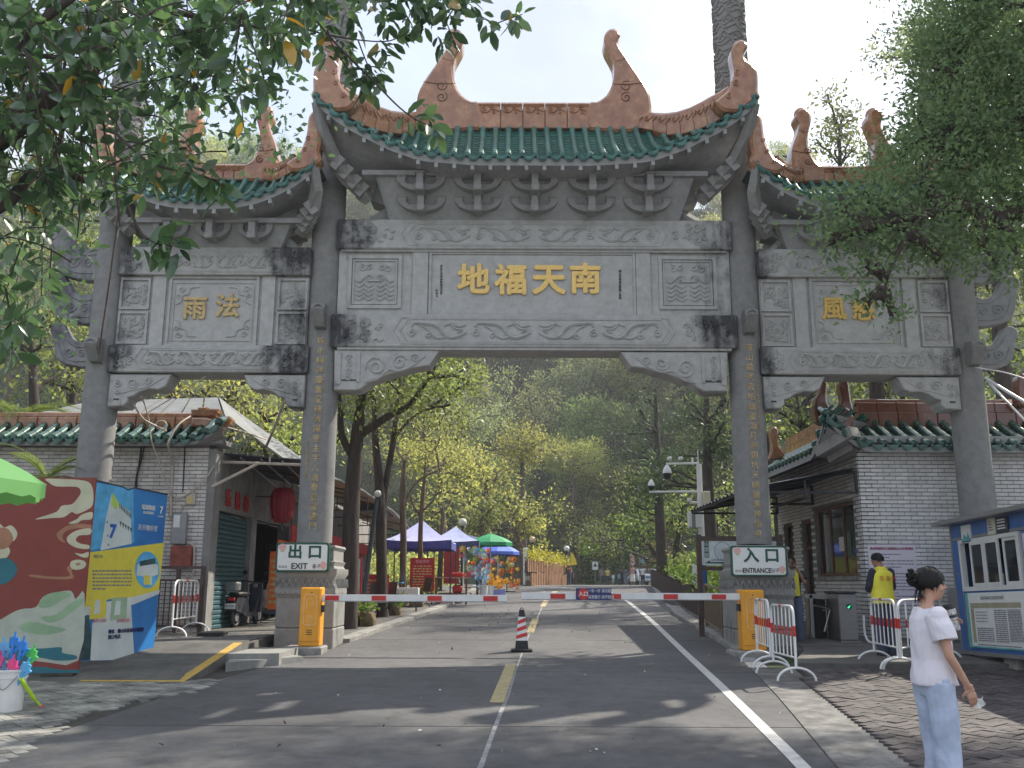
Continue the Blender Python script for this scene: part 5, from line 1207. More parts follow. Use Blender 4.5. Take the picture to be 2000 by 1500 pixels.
# little green roof over the front wall
EYl=LY-.5;zEl=zat(856,EYl,330);TYl=LY+.25;zTl=zat(828,TYl,330)
def E3(x):a=max(0,x-(LX-.45));return Vector((x,EYl,zEl+.25*(a/.5)**1.5))
def T3(x):a=max(0,x-(LX-.45));return Vector((x,lerp(TYl,EYl+.3,a/.6),zTl+.02*a))
rl=build('roof',MB().box(LX-5.7,LX+.15,LY-.2,LY+.6,ztl,ztl+.1),M_soffit,sh)
tile_slope(rl,[LX-5.6+.262*i for i in range(23)],E3,T3,.085,.27,M_green2,M_green2,'shop_house',sag=.03,panrows=.8)
m=MB();m.grid(lambda i,j:(lambda e,t:e.lerp(t,j)+Vector((0,.03,-.12)))(E3(LX-5.7+i*5.9),T3(LX-5.7+i*5.9)),24,2);m.grid(lambda i,j:Vector((lerp(LX-5.7,LX+.2,i),lerp(EYl,LY,j),lerp(E3(lerp(LX-5.7,LX+.2,i)).z-.16,ztl-.02,j))),24,2)
m.grid(lambda i,j:E3(LX-5.7+i*5.9)+Vector((0,0,-.04-.12*j)),24,1);build('eave_board',m,M_plaster,rl)
for i in range(13):
 a=LX-5.6+.42*i;m=MB();zb0,zb1=zat(832,TYl,330),zat(808,TYl,330);m.bev(a+.004,a+.416,TYl-.12,TYl+.15,zb0-.1,zb1-.1,.02);m.tube([(a+.004,TYl,zb1-.08),(a+.416,TYl,zb1-.08)],.10,8);build('ridge_block',m,M_orange,rl,smooth=35)
def sl(us,Y,th_,nm,m_,par,bev=.02):o=[P(u,v,Y)for u,v in us];return build(nm,MB().slab([tuple(p)for p in o],(0,th_,0),bevel=bev),m_,par,smooth=35)
fr=sl([(373,813),(373,799),(386,799),(386,795),(404,795),(404,798),(425,798),(425,806),(421,806),(421,813)],TYl-.2,.35,'fret_ornament',M_orange,rl)
m=MB()
for(cx,cz,s_)in((384,806,1),(399,804,-1),(415,806,1)):
 for q in range(3):
  w=(4.6-q*1.7)/1850*19.5;c=P(cx,cz,TYl-.215);m.box(c.x-w,c.x+w,c.y-.012,c.y+.02,c.z+w-.014,c.z+w);m.box(c.x+w-.014,c.x+w,c.y-.012,c.y+.02,c.z-w,c.z+w-.015);m.box(c.x-w,c.x+w-.015,c.y-.012,c.y+.02,c.z-w,c.z-w+.014)
build('carving',m,M_orange,fr)
sl([(370,832),(374,815),(400,815),(420,820),(432,820),(438,814),(446,812),(451,818),(448,828),(436,835),(420,838),(400,836)],TYl-.3,.3,'corner_horn',M_orange,rl,.04)
# sheet-metal roofs above the shops
def poly(name,pts,m_,par,off=(0,0,-.05),corr=0):return build(name,MB().slab([tuple(p)for p in pts],off),m_,par)
A_,B_=P(180,783,26),P(428,776,26)
ms=MB()
Cq,Dq=P(48,812,21.6),P(440,812,21.6)
nst=9
for i in range(nst):
 a,b=i/nst,(i+1)/nst-.012;poly('roof_sheet',[Cq.lerp(Dq,a),Cq.lerp(Dq,b),A_.lerp(B_,b),A_.lerp(B_,a)],M_sheet,sh)
E_,F_=P(598,905,23.5),P(640,925,33);B2=P(470,812,33)
for i in range(6):
 a,b=i/6,(i+1)/6-.015;poly('roof_sheet',[B_.lerp(E_,a),B_.lerp(E_,b),B2.lerp(F_,b),B2.lerp(F_,a)],M_sheet,sh)
poly('roof_sheet',[Dq,E_+Vector((-.2,-.6,-.1)),E_,B_],M_sheet,sh)
# front awning (grey) with pale steel bars
za0=zat(886,20.3,480)
aw2=thing('grey_awning','grey sheet awning on pale steel bars over the teal shutter','awning',(-5.3,21.4,za0))
m=MB();q0,q1=P(428,884,20.35),P(592,897,20.35)
m.slab([q0,q1,(q1.x,24.0,q1.z-.35),(q0.x,24.0,q0.z-.1)],(0,0,-.03));build('awning_sheet',m,M_dsteel,aw2)
m=MB();b0,b1=P(425,902,20.25),P(592,908,20.25);m.tube([b0,b1],.032,6);c0=P(527,892,20.25);c1=P(527,905,20.25);m.tube([c0,c1],.02,6);build('steel_bar',m,M_cable,aw2)
m=MB();m.tube([P(413,951,19.75),P(503,906,20.25)],.032,6);build('steel_bar',m,M_cable,aw2)
m=MB()
for k in range(5):m.tube([(lerp(q0.x,q1.x,k/4),20.4,lerp(q0.z,q1.z,k/4)-.07),(lerp(q0.x,q1.x,k/4),24,lerp(q0.z,q1.z,k/4)-.4)],.02,5)
m.tube([P(522,1022,23),P(580,968,22.2)],.02,5);build('rafter_bars',m,M_alu,aw2,kind='stuff')
# long beige awning further along
aw3=thing('beige_awning','long beige corrugated awning over the red shop fronts behind the left column','awning',(-5.2,31,4))
ax0,ax1=P(648,934,22.6),P(806,1040,39);inn0,inn1=Vector((LX+.1,22.6,ax0.z+.30)),Vector((LX+.1,39,ax1.z+.5))
def awg(i,j):e=ax0.lerp(ax1,i);e.z+=.28*math.sin(math.pi*min(1,i*1.02));n_=inn0.lerp(inn1,i);n_.z+=.3*math.sin(math.pi*i);p=e.lerp(n_,j);p.z+=.02*math.sin(i*70*math.pi);return p
m=MB();m.grid(awg,140,3);m.grid(lambda i,j:awg(i,1-j)+Vector((0,0,-.02)),140,3);build('awning_sheet',m,M_beige,aw3,smooth=60,fix=False)
m=MB();m.tube([awg(k/30,0)+Vector((.01,0,.0))for k in range(31)],.035,6);build('edge_trim',m,M_sheet,aw3)
for k in range(7):
 i=k/6;a,b=awg(i,.02)-Vector((0,0,.1)),awg(i,1)-Vector((0,0,.1));m=MB();m.tube([a,b],.022,5);m.tube([a,a+Vector((0,0,-.35)),(b.x,b.y,a.z-.35)],.02,5);m.tube([a+Vector((-.9,0,-.35)),a+Vector((-.9,0,.05))],.018,5);build('frame_bar',m,M_brownm,aw3)
# dark second roof at the far end of the row
dk=[P(752,985,30),P(800,1008,34),P(806,1022,39),P(795,1042,39),P(770,1012,34),P(748,1000,30)]
poly('far_roof',[P(745,985,31),P(806,1020,42),P(770,1010,42.5),P(700,985,31.5)],M_dsteel,sh,(0,0,-.2))
# red and orange shop front goods: valance, banners, lanterns
vl=thing('shop_valance','red fringed valance hanging under the beige awning','valance',(-5.6,30,3.2));
for k in range(26):
 y=24.5+k*.52;m=MB();z=3.30+.0*k;x=LX+.55;m.slab([(x,y,z),(x,y+.5,z),(x,y+.46,z-.36),(x,y+.36,z-.42),(x,y+.25,z-.45),(x,y+.14,z-.42),(x,y+.04,z-.36)],(.03,0,0));build('valance_flap',m,M_redc,vl)
def banner(y0,y1,z0,z1,m_,lab,x=LX+.35,seed=1,tm_=None):
 m=MB();m.box(x,x+.03,y0,y1,z0,z1);o=solo('banner',m,m_,lab,'banner');MM=frame2((x+.032,y1,0),(0,-1,0),(1,0,0))
 print_lines('printed_text',o,MM,.1,y1-y0-.1,z0+.2,z1-.15,6,tm_ or M_gold_old,y=0,seed=seed,words=(.1,.2),gap=.08,fill=.6);return o
banner(24.0,26.4,1.2,2.9,M_orangec,'orange shop banner nearest the left column under the awning');banner(26.8,28.8,1.4,3.0,M_redc,'red shop banner beside the orange one',seed=2)
banner(29.4,30.6,1.6,3.0,mat('yellow_banner',(.8,.42,.06),bump=0),'narrow yellow banner between red shop banners',seed=3);banner(31,34,1.7,3.0,M_redc,'red shop banner at the far end under the awning',seed=4)
o_=banner(21.35,21.4,1.0,1.1,M_redc,'tmp');[bpy.data.objects.remove(q)for q in list(bpy.data.objects)if q.parent==o_];bpy.data.objects.remove(o_)
m=MB();a=P(527,1098,22.6);b=P(545,1190,22.6);m.box(a.x,P(548,1098,22.6).x,22.58,22.62,b.z,a.z+.25);ob=solo('shop_banner',m,M_orangec,'upright orange banner beside the scooters','banner')
print_lines('printed_text',ob,Matrix.Translation((0,22.578,0)),a.x+.04,P(548,1098,22.6).x-.03,b.z+.1,a.z+.1,8,M_gold_old,y=0,fill=.5,seed=7)
ln=thing('red_lantern','big dark red barrel lantern hanging under the grey awning','lantern',P(552,1008,22.0));c=P(552,985,22.0)
m=MB();m.lathe([(.12,-.42),(.16,-.40),(.24,-.28),(.28,0),(.27,.2),(.2,.34),(.12,.38)],c,18);build('lantern_body',m,mat('lantern_red',(.20,.012,.02),rough=.7,bump=.2),ln,smooth=50)
m=MB()
for k in range(9):a=k*math.pi*2/9;m.tube([(c.x+math.cos(a)*r_,c.y+math.sin(a)*r_,c.z+z_)for r_,z_ in((.125,-.42),(.165,-.40),(.245,-.28),(.286,0),(.275,.2),(.205,.34),(.12,.38))],.008,4)
build('lantern_rib',m,M_redc,ln,kind='stuff');build('cord',MB().cyl(c+Vector((0,0,.37)),c+Vector((0,0,.75)),.008,n=5).cyl(c+Vector((0,0,-.42)),c+Vector((0,0,-.6)),.02,.04,n=6),M_black,ln)
# meter boxes, conduits and cables on the front wall
def wbox(nm,u0,u1,v0,v1,d,m_,lab,cat,bev=.015,par=None):
 a,b=P(u0,v1,LY-d),P(u1,v0,LY-d);return solo(nm,MB().bev(a.x,b.x,LY-d,LY-.015,a.z,b.z,bev),m_,lab,cat,smooth=30)
mb_=wbox('meter_box',332,365,1002,1063,.14,M_alu,'grey electricity meter box with clear window on the brick wall','meter box')
a,b=P(338,1030,LY-.15),P(352,1006,LY-.15);build('meter_face',MB().box(a.x,b.x,LY-.146,LY-.141,a.z,b.z),M_swhite,mb_)
b_=wbox('fuse_box',330,374,1066,1108,.2,mat('rust_red',(.26,.07,.045),rough=.6,var=.3,scale=6,bump=.2),'rusty red electrical cabinet beneath the grey meter box','electrical cabinet')
c_=wbox('junction_box',361,382,963,986,.08,M_cable,'small beige box with a paper label above the meter','junction box')
a,b=P(364,983,LY-.085),P(376,970,LY-.085);build('label_paper',MB().box(a.x,b.x,LY-.086,LY-.081,a.z,b.z),mat('label_yellow',(.6,.5,.2),bump=0),c_)
def wire(pts,Y,r,lab,m_=None,nm='cable',Ys=None):
 pp=[P(u,v,(Ys[i]if Ys else Y))for i,(u,v)in enumerate(pts)];return solo(nm,MB().tube([tuple(p)for p in catmull(pp,5)],r,6),m_ or M_cable,lab,nm.replace('_',' '),smooth=80)
wire([(337,890),(336,930),(334,965),(334,1010)],LY-.05,.028,'straight beige conduit running down the brick wall beside the meter',nm='conduit')
wire([(362,985),(356,990),(354,998),(360,1004)],LY-.05,.016,'looped beige tube below the junction box',nm='conduit')
wire([(366,1060),(378,1068),(378,1105),(376,1122),(366,1128),(362,1120)],LY-.1,.022,'white flexible tube looping around the rusty cabinet',nm='conduit')
wire([(276,872),(272,905),(266,935),(264,960)],LY-.04,.018,'black cable hanging down the brick wall near the left column',M_black)
wire([(282,870),(276,900),(268,930),(267,965)],LY-.05,.012,'thin second black cable beside the first on the brick wall',M_black)
wire([(361,872),(359,920),(357,960)],LY-.04,.012,'thin dark cable hanging beside the beige conduit',M_black)
wire([(262,792),(280,818),(305,832),(325,842)],0,.02,'pale cable sagging from the left corner bracket onto the tile roof',Ys=[18.3,18.6,19.1,19.2])
wire([(276,775),(286,800),(292,830),(296,860),(315,915),(333,962),(352,972),(380,955),(405,930),(420,905),(423,892)],0,.015,'thin cable drooping across the brick wall to the awning',Ys=[18.3,18.7,19.1,19.2,19.5,19.7,19.7,19.7,19.7,19.8,19.9])
wire([(372,813),(350,828),(335,850),(328,868),(332,885),(338,905)],0,.02,'loop of beige cable hanging off the orange ridge end',Ys=[19.6,19.3,19.15,19.15,19.4,19.7])
wire([(310,838),(304,830),(310,822),(322,824),(325,834),(316,842)],19.2,.016,'small coil of cable lying on the green tiles')
wire([(445,835),(480,845),(520,858)],0,.02,'pale pipe from the roof corner to the sheet roof',Ys=[19.6,21,23],nm='pipe')
wire([(554,785),(538,830),(520,872)],0,.03,'slanting steel prop between corner bracket and grey sheet roof',Ys=[18.4,19.6,21.0],nm='prop')
wire([(402,735),(340,775),(285,808)],0,.012,'taut pale rope rising to the left beam',Ys=[18.2,18.7,19.2],nm='rope')
wire([(238,372),(228,440),(212,560),(200,640),(193,690)],0,.016,'long dry hanging root against the outer left column',M_twig,'hanging root',Ys=[14.5,15.5,16.5,17.2,17.8])
for k,(a,b,r_)in enumerate((((1925,738),(2010,790),.03),((1928,742),(2012,832),.022),((1932,750),(1975,792),.018))):
 wire([a,((a[0]+b[0])/2,(a[1]+b[1])/2+1),b],0,r_,['thick white pipe slanting from outer right column','thin white pipe below the thick slanting one','short thin white cable nearest the right column'][k],M_white,'pipe',Ys=[18.1,17.6,17.2])
wire([(1905,718),(1960,727),(2010,742)],0,.012,'thin white wire above the slanting pipes at right',M_white,'wire',Ys=[18.1,17.6,17.2])
# brown iron fence before the wall
fe=thing('iron_fence','brown iron railing fence against the white brick wall at left','fence',(-7.4,19.3,PL))
fa,fb=P(296,1107,19.3),P(402,1107,19.3);fx0=P(250,1107,19.3).x
m=MB();m.box(fx0,fb.x,19.27,19.33,fa.z-.04,fa.z+.02);m.box(fx0,fb.x,19.28,19.32,fa.z-.28,fa.z-.24);m.box(fx0,fb.x,19.28,19.32,PL+.1,PL+.14);build('rail',m,M_brownm,fe,kind='stuff')
for u in(350,398):p=P(u,1107,19.3);build('post',MB().box(p.x-.035,p.x+.035,19.26,19.34,PL,fa.z-.04),M_brownm,fe)
x=fx0
while x<fb.x:build('baluster',MB().box(x,x+.02,19.29,19.31,PL+.14,fa.z-.28),M_brownm,fe);x+=.11
# ------------------------------------------------------------------ foliage
def leaf_data(C,size,rng,kind=0,up=0.35,out=None,droop=0.0,width=.42,nout=0.0):
 n=len(C);C=np.asarray(C,float)
 d=rng.normal(size=(n,3));
 if out is not None:d=d*.6+out*1.0
 d[:,2]-=droop;d/=np.linalg.norm(d,axis=1)[:,None]+1e-9
 nn=rng.normal(size=(n,3));nn[:,2]+=up*3
 if nout>0 and out is not None:nn=nn*.6+out*nout*2.2
 nn-=d*np.sum(nn*d,1)[:,None];nn/=np.linalg.norm(nn,axis=1)[:,None]+1e-9
 s=np.cross(d,nn);L_=(size*rng.uniform(.7,1.3,n))[:,None];W=L_*width
 if kind==0:
  V=np.stack([C,C+d*L_*.45+s*W*.5+nn*L_*.08,C+d*L_,C+d*L_*.45-s*W*.5+nn*L_*.08],1)
  return V.reshape(-1,3),4,np.array([[0,1,2,3]])
 cv=-nn*L_
 V=np.stack([C,C+d*L_*.22+s*W*.36+nn*L_*.06,C+d*L_*.55+s*W*.5+nn*L_*.05+cv*.03,C+d*L_*.84+s*W*.28+cv*.07,C+d*L_+cv*.13,
     C+d*L_*.84-s*W*.28+cv*.07,C+d*L_*.55-s*W*.5+nn*L_*.05+cv*.03,C+d*L_*.22-s*W*.36+nn*L_*.06,C+d*L_*.5+cv*.02],1)
 return V.reshape(-1,3),9,np.array([[0,1,2,8],[8,2,3,4],[0,8,6,7],[8,4,5,6]])
def leaf_mesh(name,C,size,m_,rng=None,**kw):
 rng=rng or RNG;V,k,F=leaf_data(C,size,rng,**kw);n=len(V)//k
 faces=(F[None]+(np.arange(n)*k)[:,None,None]).reshape(-1,4)
 me=bpy.data.meshes.new(name);me.vertices.add(len(V));me.vertices.foreach_set('co',V.astype('f').ravel())
 me.loops.add(faces.size);me.loops.foreach_set('vertex_index',faces.astype('i').ravel())
 me.polygons.add(len(faces));me.polygons.foreach_set('loop_start',np.arange(0,faces.size,4,dtype='i'));me.polygons.foreach_set('loop_total',np.full(len(faces),4,'i'))
 me.materials.append(m_);me.update(calc_edges=True)
 if kw.get('kind'):me.shade_smooth()
 return me
def obj(name,me,parent=None,loc=None):
 o=bpy.data.objects.new(name,me);link(o,parent);
 if loc is not None:o.location=loc
 return o
def clump_points(blobs,per_m2,clump_r,per_clump,rng,shell=.55):
 pts,outs=[],[]
 for(c,r)in blobs:
  r=np.array(r if hasattr(r,'__len__')else(r,r,r),float);area=4*math.pi*((r[0]*r[1]*r[2])**(2/3));nc=max(3,int(area*per_m2/per_clump))
  d=rng.normal(size=(nc,3));d/=np.linalg.norm(d,axis=1)[:,None];rad=shell+(1-shell)*rng.random(nc)**.5
  wob=1+.22*np.sin(d[:,0]*5+c[0])*np.cos(d[:,2]*6+c[1])
  cc=np.array(c)+d*r*(rad*wob)[:,None]
  p=cc[:,None,:]+rng.normal(size=(nc,per_clump,3))*clump_r*rng.uniform(.6,1.3,(nc,1,1))*np.array([1,1,.7])
  pts.append(p.reshape(-1,3));outs.append(np.repeat(d,per_clump,0))
 return np.concatenate(pts),np.concatenate(outs)
def branch_mesh(mb,a,b,r0,r1,rng,wig=.12,n=7,sides=7):
 a,b=Vector(a),Vector(b);Ln=(b-a).length;pp=[]
 for i in range(n+1):
  t=i/n;p=a.lerp(b,t);w=wig*Ln*math.sin(math.pi*t)*.5;p+=Vector((rng.normal()*w*.5,rng.normal()*w*.5,rng.normal()*w*.3+.0));pp.append(p)
 pp=catmull(pp,2);mb.tube(pp,[lerp(r0,r1,i/(len(pp)-1))for i in range(len(pp))],sides);return pp
def make_tree(name,label,base,blobs,trunk,leaf,per_m2=30,clump_r=.4,per_clump=12,size=.25,seed=1,group=None,m_bark=None,twigs=2,kind=0,shell=.55,up=.35,limbs=None,cat='tree',width=.42,droop=.0,rtip=.02,nout=.75,hang=False):
 rng=np.random.default_rng(seed);root=thing(name,label,cat,base,0,group)
 mb=MB();path,rads=trunk;path=[Vector(p)for p in path];cp=catmull(path,4);rr_=[float(np.interp(i/(len(cp)-1),np.linspace(0,1,len(rads)),rads))for i in range(len(cp))]
 mb.tube(cp,rr_,10);sk=list(cp)
 for q in(limbs or[]):mb.tube(catmull(q[0],4),[lerp(q[1],q[2],i/(len(catmull(q[0],4))-1))for i in range(len(catmull(q[0],4)))],8);sk+=catmull(q[0],4)
 for(c,r)in blobs:
  c=Vector(c);rm=min(r)if hasattr(r,'__len__')else r
  cand=sk if hang else([p for p in sk if p.z<c.z+rm*.3]or sk)
  a=min(cand,key=lambda p:(p-c).length);r0=max(.03,rads[-1]*.8)
  pp=branch_mesh(mb,a,c,r0,rtip*1.5,rng,sides=6)
  for k in range(twigs):
   d=Vector(rng.normal(size=3)).normalized()*rm*.8;s_=pp[len(pp)*2//3];branch_mesh(mb,s_,c+d,r0*.45,rtip*.5,rng,n=4,sides=5)
 build('trunk',mb,m_bark or M_bark,root,smooth=60,fix=False)
 pts,outs=clump_points(blobs,per_m2,clump_r,per_clump,rng,shell)
 me=leaf_mesh('crown',pts-np.array(base),size,leaf,rng,kind=kind,out=outs,up=up,width=width,droop=droop,nout=nout);obj('crown',me,root);return root
def B3(u,v,Y,rpx,sq=(1,1,1)):
 p=P(u,v,Y);r=rpx/FPX*(p-Vector((0,0,CAMZ))).dot(_F);return(tuple(p),(r*sq[0],r*sq[1],r*sq[2]))
# --- trees lining the left walk behind the gate
gzz=lambda y:gz(y)+.05
def T(u,v,Y):return tuple(P(u,v,Y))
t1=P(683,1185,21.5)
make_tree('street_tree','thickest dark trunk beside the left gate column, forking above the awning',(t1.x,21.5,gzz(21.5)),
 [B3(690,760,21,60),B3(770,735,21.5,75),B3(850,715,22,60),B3(640,700,22,60),B3(720,640,22.5,70),B3(820,660,22,60),B3(900,735,22.5,45),B3(600,800,22,45),B3(660,850,22.5,40)],
 ([(t1.x,21.5,gzz(21.5)-.2),T(684,1100,21.5),T(686,1000,21.5),T(693,900,21.5),T(700,830,21.5),T(712,740,21.6)],[.20,.19,.19,.17,.14,.08]),
 LF_mid,per_m2=75,clump_r=.22,per_clump=10,size=.13,seed=3,group='trees lining the left walk',shell=.35,
 limbs=[([T(688,890,21.5),T(668,850,21.4),T(663,780,21.2),T(655,720,21)],.10,.04),([T(700,850,21.5),T(760,812,21.6),T(800,790,21.8),T(840,735,22)],.11,.035)])
t2=P(748,1165,25)
make_tree('street_tree','dark slender trunk with the lamp post leaning in front of it',(t2.x,25,gzz(25)),
 [B3(760,800,25,55),B3(820,770,26,60),B3(880,790,26,55),B3(730,740,26,55),B3(915,745,26.5,38)],
 ([(t2.x,25,gzz(25)-.2),T(745,1080,25),T(742,960,25),T(733,860,25),T(730,770,25)],[.15,.14,.13,.09,.05]),
 LF_mid,per_m2=60,clump_r=.24,per_clump=10,size=.14,seed=4,group='trees lining the left walk',shell=.35,limbs=[([T(746,1060,25),T(752,960,25.1),T(768,860,25.2),T(775,790,25.4),T(782,740,25.4)],.11,.04),([T(770,855,25.2),T(800,820,25.6),T(830,800,26)],.05,.02)])
t3=P(786,1155,29)
make_tree('street_tree','thin brown trunk rising behind the lavender tent',(t3.x,29,gzz(29)),
 [B3(800,880,29.5,48),B3(850,860,30,50),B3(760,860,30,40)],
 ([(t3.x,29,gzz(29)-.2),T(788,1060,29),T(786,960,29),T(790,900,29)],[.11,.10,.09,.05]),LF_yel,per_m2=45,clump_r=.22,per_clump=8,size=.11,seed=5,group='trees lining the left walk',shell=.35,
 limbs=[([T(790,985,29),T(815,940,29.3),T(858,918,29.5)],.055,.02)],m_bark=M_bark2)
t4=P(824,1150,32)
make_tree('street_tree','pale thin trunk standing in front of the lavender tent',(t4.x,30.5,gzz(30.5)),
 [B3(830,850,31,50),B3(870,830,32,50),B3(880,900,32,40)],
 ([(P(824,1150,30.5).x,30.5,gzz(30.5)-.2),T(821,1060,30.5),T(824,990,30.5),T(830,920,30.5)],[.09,.08,.07,.04]),LF_yel,per_m2=42,clump_r=.22,per_clump=8,size=.11,seed=6,group='trees lining the left walk',shell=.35,
 limbs=[([T(823,1010,30.5),T(806,985,30.5),T(800,960,30.5)],.05,.02),([T(824,1000,30.5),T(848,975,30.5)],.04,.02)],m_bark=M_bark2)
t5=P(858,1140,40)
make_tree('street_tree','small leaning tree between the two pointed tents',(t5.x,40,gzz(40)),[B3(860,980,40,48),B3(900,940,41,50),B3(830,1000,41,35)],
 ([(t5.x,40,gzz(40)-.2),T(862,1060,40),T(866,1000,40)],[.12,.1,.06]),LF_yel,per_m2=26,clump_r=.25,per_clump=8,size=.17,seed=7,group='trees lining the left walk',shell=.35,m_bark=M_bark2)
# --- broad yellow green trees above the far road
def clus(cx,cy,Y,R_,n,rp,rng,flat=.8):
 return[B3(cx+rng.normal()*R_*.55,cy+rng.normal()*R_*.5*flat,Y+rng.normal()*R_/FPX*Y*.4,rp*rng.uniform(.75,1.25))for _ in range(n)]
labs=[('tall yellow green tree above the far end of the stalls',950,930,58,75,LF_yel),('wide pale green tree arching over the road centre',1120,900,70,70,LF_yel),('leafy tree with feathery top right of the road centre',1120,990,62,60,LF_yel),
  ('grey green tree low beside the wooden planter',1010,1020,60,60,LF_yel),('bushy green tree behind the round green parasol',940,1010,52,50,LF_mid),('sunlit tree left of the pale green arching tree',1020,880,72,70,LF_yel),('broad tree behind the tents at the hill foot',860,900,60,60,LF_yel),
  ('low bright tree above the road bend',1080,1050,66,40,LF_yel),('dense grey tree high behind the tents',900,820,80,60,LF_hill2)]
for k,(lb,cx,cy,Y,R_,lf)in enumerate(labs):
 rng=np.random.default_rng(40+k);Y=98+.4*k if 1030<cx<1290 else Y;b=P(cx+rng.normal()*10,1120,Y);zb=gz(Y)-.2
 bl=clus(cx,cy,Y,R_,9,R_*.42,rng);top=P(cx,cy,Y)
 make_tree('broadleaf_tree',lb,(b.x,Y,zb),bl,([(b.x,Y,zb),(b.x+.3,Y,lerp(zb,top.z,.4)),(top.x,Y,lerp(zb,top.z,.75)),tuple(top)],[.32,.26,.18,.08]),lf,per_m2=24,clump_r=.38,per_clump=12,size=.24,seed=60+k,group='broad trees beyond the stalls',shell=.45,m_bark=M_bark2,rtip=.04)
# --- right side beyond the gate: greener trees and dark pines
labs=[('bright green tree over the white car',1240,1030,60,60,LF_shrub),('green tree behind the camera pole',1330,1010,48,60,LF_mid),('mid green tree left of the camera pole',1280,950,56,55,LF_mid),('dark bushy tree behind the map board',1400,1060,40,50,LF_mid),
  ('tree with dull leaves right above the camera arm',1390,960,50,50,LF_mid),('reddish dry tree behind the flags',1300,1090,60,36,LF_dry),('dark green tree over the road bend',1180,1060,78,45,LF_mid),('leafy dark tree beside the ticket house awning',1480,960,42,60,LF_mid)]
for k,(lb,cx,cy,Y,R_,lf)in enumerate(labs):
 rng=np.random.default_rng(140+k);b=P(max(cx,1295)+rng.normal()*8,1120,Y);zb=terrain(b.x,Y)-.2
 bl=clus(cx,cy,Y,R_,8,R_*.45,rng);top=P(cx,cy,Y)
 make_tree('broadleaf_tree',lb,(b.x,Y,zb),bl,([(b.x,Y,zb),(b.x,Y,lerp(zb,top.z,.5)),tuple(top)],[.2,.15,.06]),lf,per_m2=20,clump_r=.42,per_clump=12,size=.21,seed=160+k,group='trees on the right bank',shell=.4,rtip=.03)
for k,(lb,cx,cy,Y,w)in enumerate((('dark layered pine rising beside the right gate column',1370,850,38,110),('dark pine with long drooping limbs left of the first',1270,880,46,80),('tall dusky pine behind the other pines',1400,780,52,90))):
 rng=np.random.default_rng(220+k);b=P(cx+25,1120,Y);zb=terrain(b.x,Y)-.3;bl=[]
 for i in range(15):
  vv=cy-110+i*15+rng.normal()*6;ww=w*(.35+.65*i/14);bl.append(B3(cx+rng.uniform(-1,1)*ww,vv,Y+rng.normal()*1.2,ww*.34,(1,1,.30)))
 top=P(cx+10,cy-120,Y)
 make_tree('pine_tree',lb,(b.x,Y,zb),bl,([(b.x,Y,zb),(b.x-.1,Y,lerp(zb,top.z,.5)),tuple(top)],[.30,.22,.06]),LF_pine,per_m2=120,clump_r=.42,per_clump=16,size=.24,seed=230+k,group='dark pines by the right column',shell=.1,width=.22,twigs=1,rtip=.03)
# --- trees behind the left building and left bay
labs=[('sunny yellow green tree behind the grey sheet roof',430,790,34,70,LF_yel),('pale willowy tree left of the gate column',520,820,36,60,LF_yel),('dark leafy tree hanging by the left gate column',560,880,27,40,LF_mid),('green tree behind the left cloud wings',60,640,26,90,LF_mid),
  ('big bushy tree above the tiled roof corner',140,720,30,80,LF_mid),('bright leafed tree behind the outer left column',240,560,36,110,LF_mid),('tall green tree seen under the left roof',330,440,40,110,LF_mid),('tree far left behind the palm',-40,780,24,90,LF_mid),('tree in the left roof gap',120,430,34,110,LF_mid),('green tree behind the fret ornament',330,730,38,60,LF_yel)]
for k,(lb,cx,cy,Y,R_,lf)in enumerate(labs):
 rng=np.random.default_rng(340+k);b=P(cx,1000,Y);zb=terrain(b.x,Y)-.3
 bl=clus(cx,cy,Y,R_,10,R_*.42,rng);top=P(cx,cy,Y)
 make_tree('hillside_tree',lb,(b.x,Y,zb),bl,([(b.x,Y,zb),(b.x,Y,lerp(zb,top.z,.5)),tuple(top)],[.26,.2,.06]),lf,per_m2=17,clump_r=.4,per_clump=12,size=.21,seed=360+k,group='trees on the left bank',shell=.4,rtip=.03)
# --- trees on the right bank behind the ticket house and right roof
labs=[('dark tree behind the ticket house ridge',1560,800,34,90,LF_mid),('dense green tree right of the ticket house ridge',1760,760,32,110,LF_mid),('dark tree behind the right cloud wings',1960,640,28,120,LF_mid),('big tree high on the right bank',1900,420,34,140,LF_mid),
  ('wispy tree beyond the right tiled roof',1640,250,40,62,LF_mid),('thin pale tree nearest the bright sky',1560,315,44,30,LF_yel),('bluish conifer high at the upper right',1840,130,42,95,LF_pine),('leafy crown above the right roof horn',1720,330,38,55,LF_mid),('tree at the right end of the bank',2030,300,30,130,LF_mid),('dark tree filling the gap right of the column',1880,800,34,90,LF_mid),('slim bushy tree left behind the ticket house',1490,820,38,60,LF_mid),('tree between ridge and right beam',1640,640,36,90,LF_mid),('dense crown added behind the right roof end to shade the road',1700,400,23,70,LF_mid),('massed crown behind the fine leaved tree',1880,260,24,120,LF_mid),('crown high above the ticket house',1960,120,25,110,LF_mid),('bluish tree top against the sky at upper right',1800,110,38,60,LF_hill2)]  # the dense crown behind the roof end is added, hidden, to shade the road
for k,(lb,cx,cy,Y,R_,lf)in enumerate(labs):
 rng=np.random.default_rng(440+k);b=P(cx+30,1000,Y);zb=terrain(b.x,Y)-.3;wispy='wispy' in lb or 'thin pale' in lb
 bl=clus(cx,cy,Y,R_,11,R_*(.30 if wispy else.42),rng,1.0);top=P(cx,cy,Y)
 make_tree('hillside_tree',lb,(b.x,Y,zb),bl,([(b.x,Y,zb),(b.x,Y,lerp(zb,top.z,.5)),tuple(top)],[.26,.2,.06]),lf,per_m2=34 if wispy else 16,clump_r=.35,per_clump=9,size=.24,seed=460+k,group='trees on the right bank',shell=.4,rtip=.03)
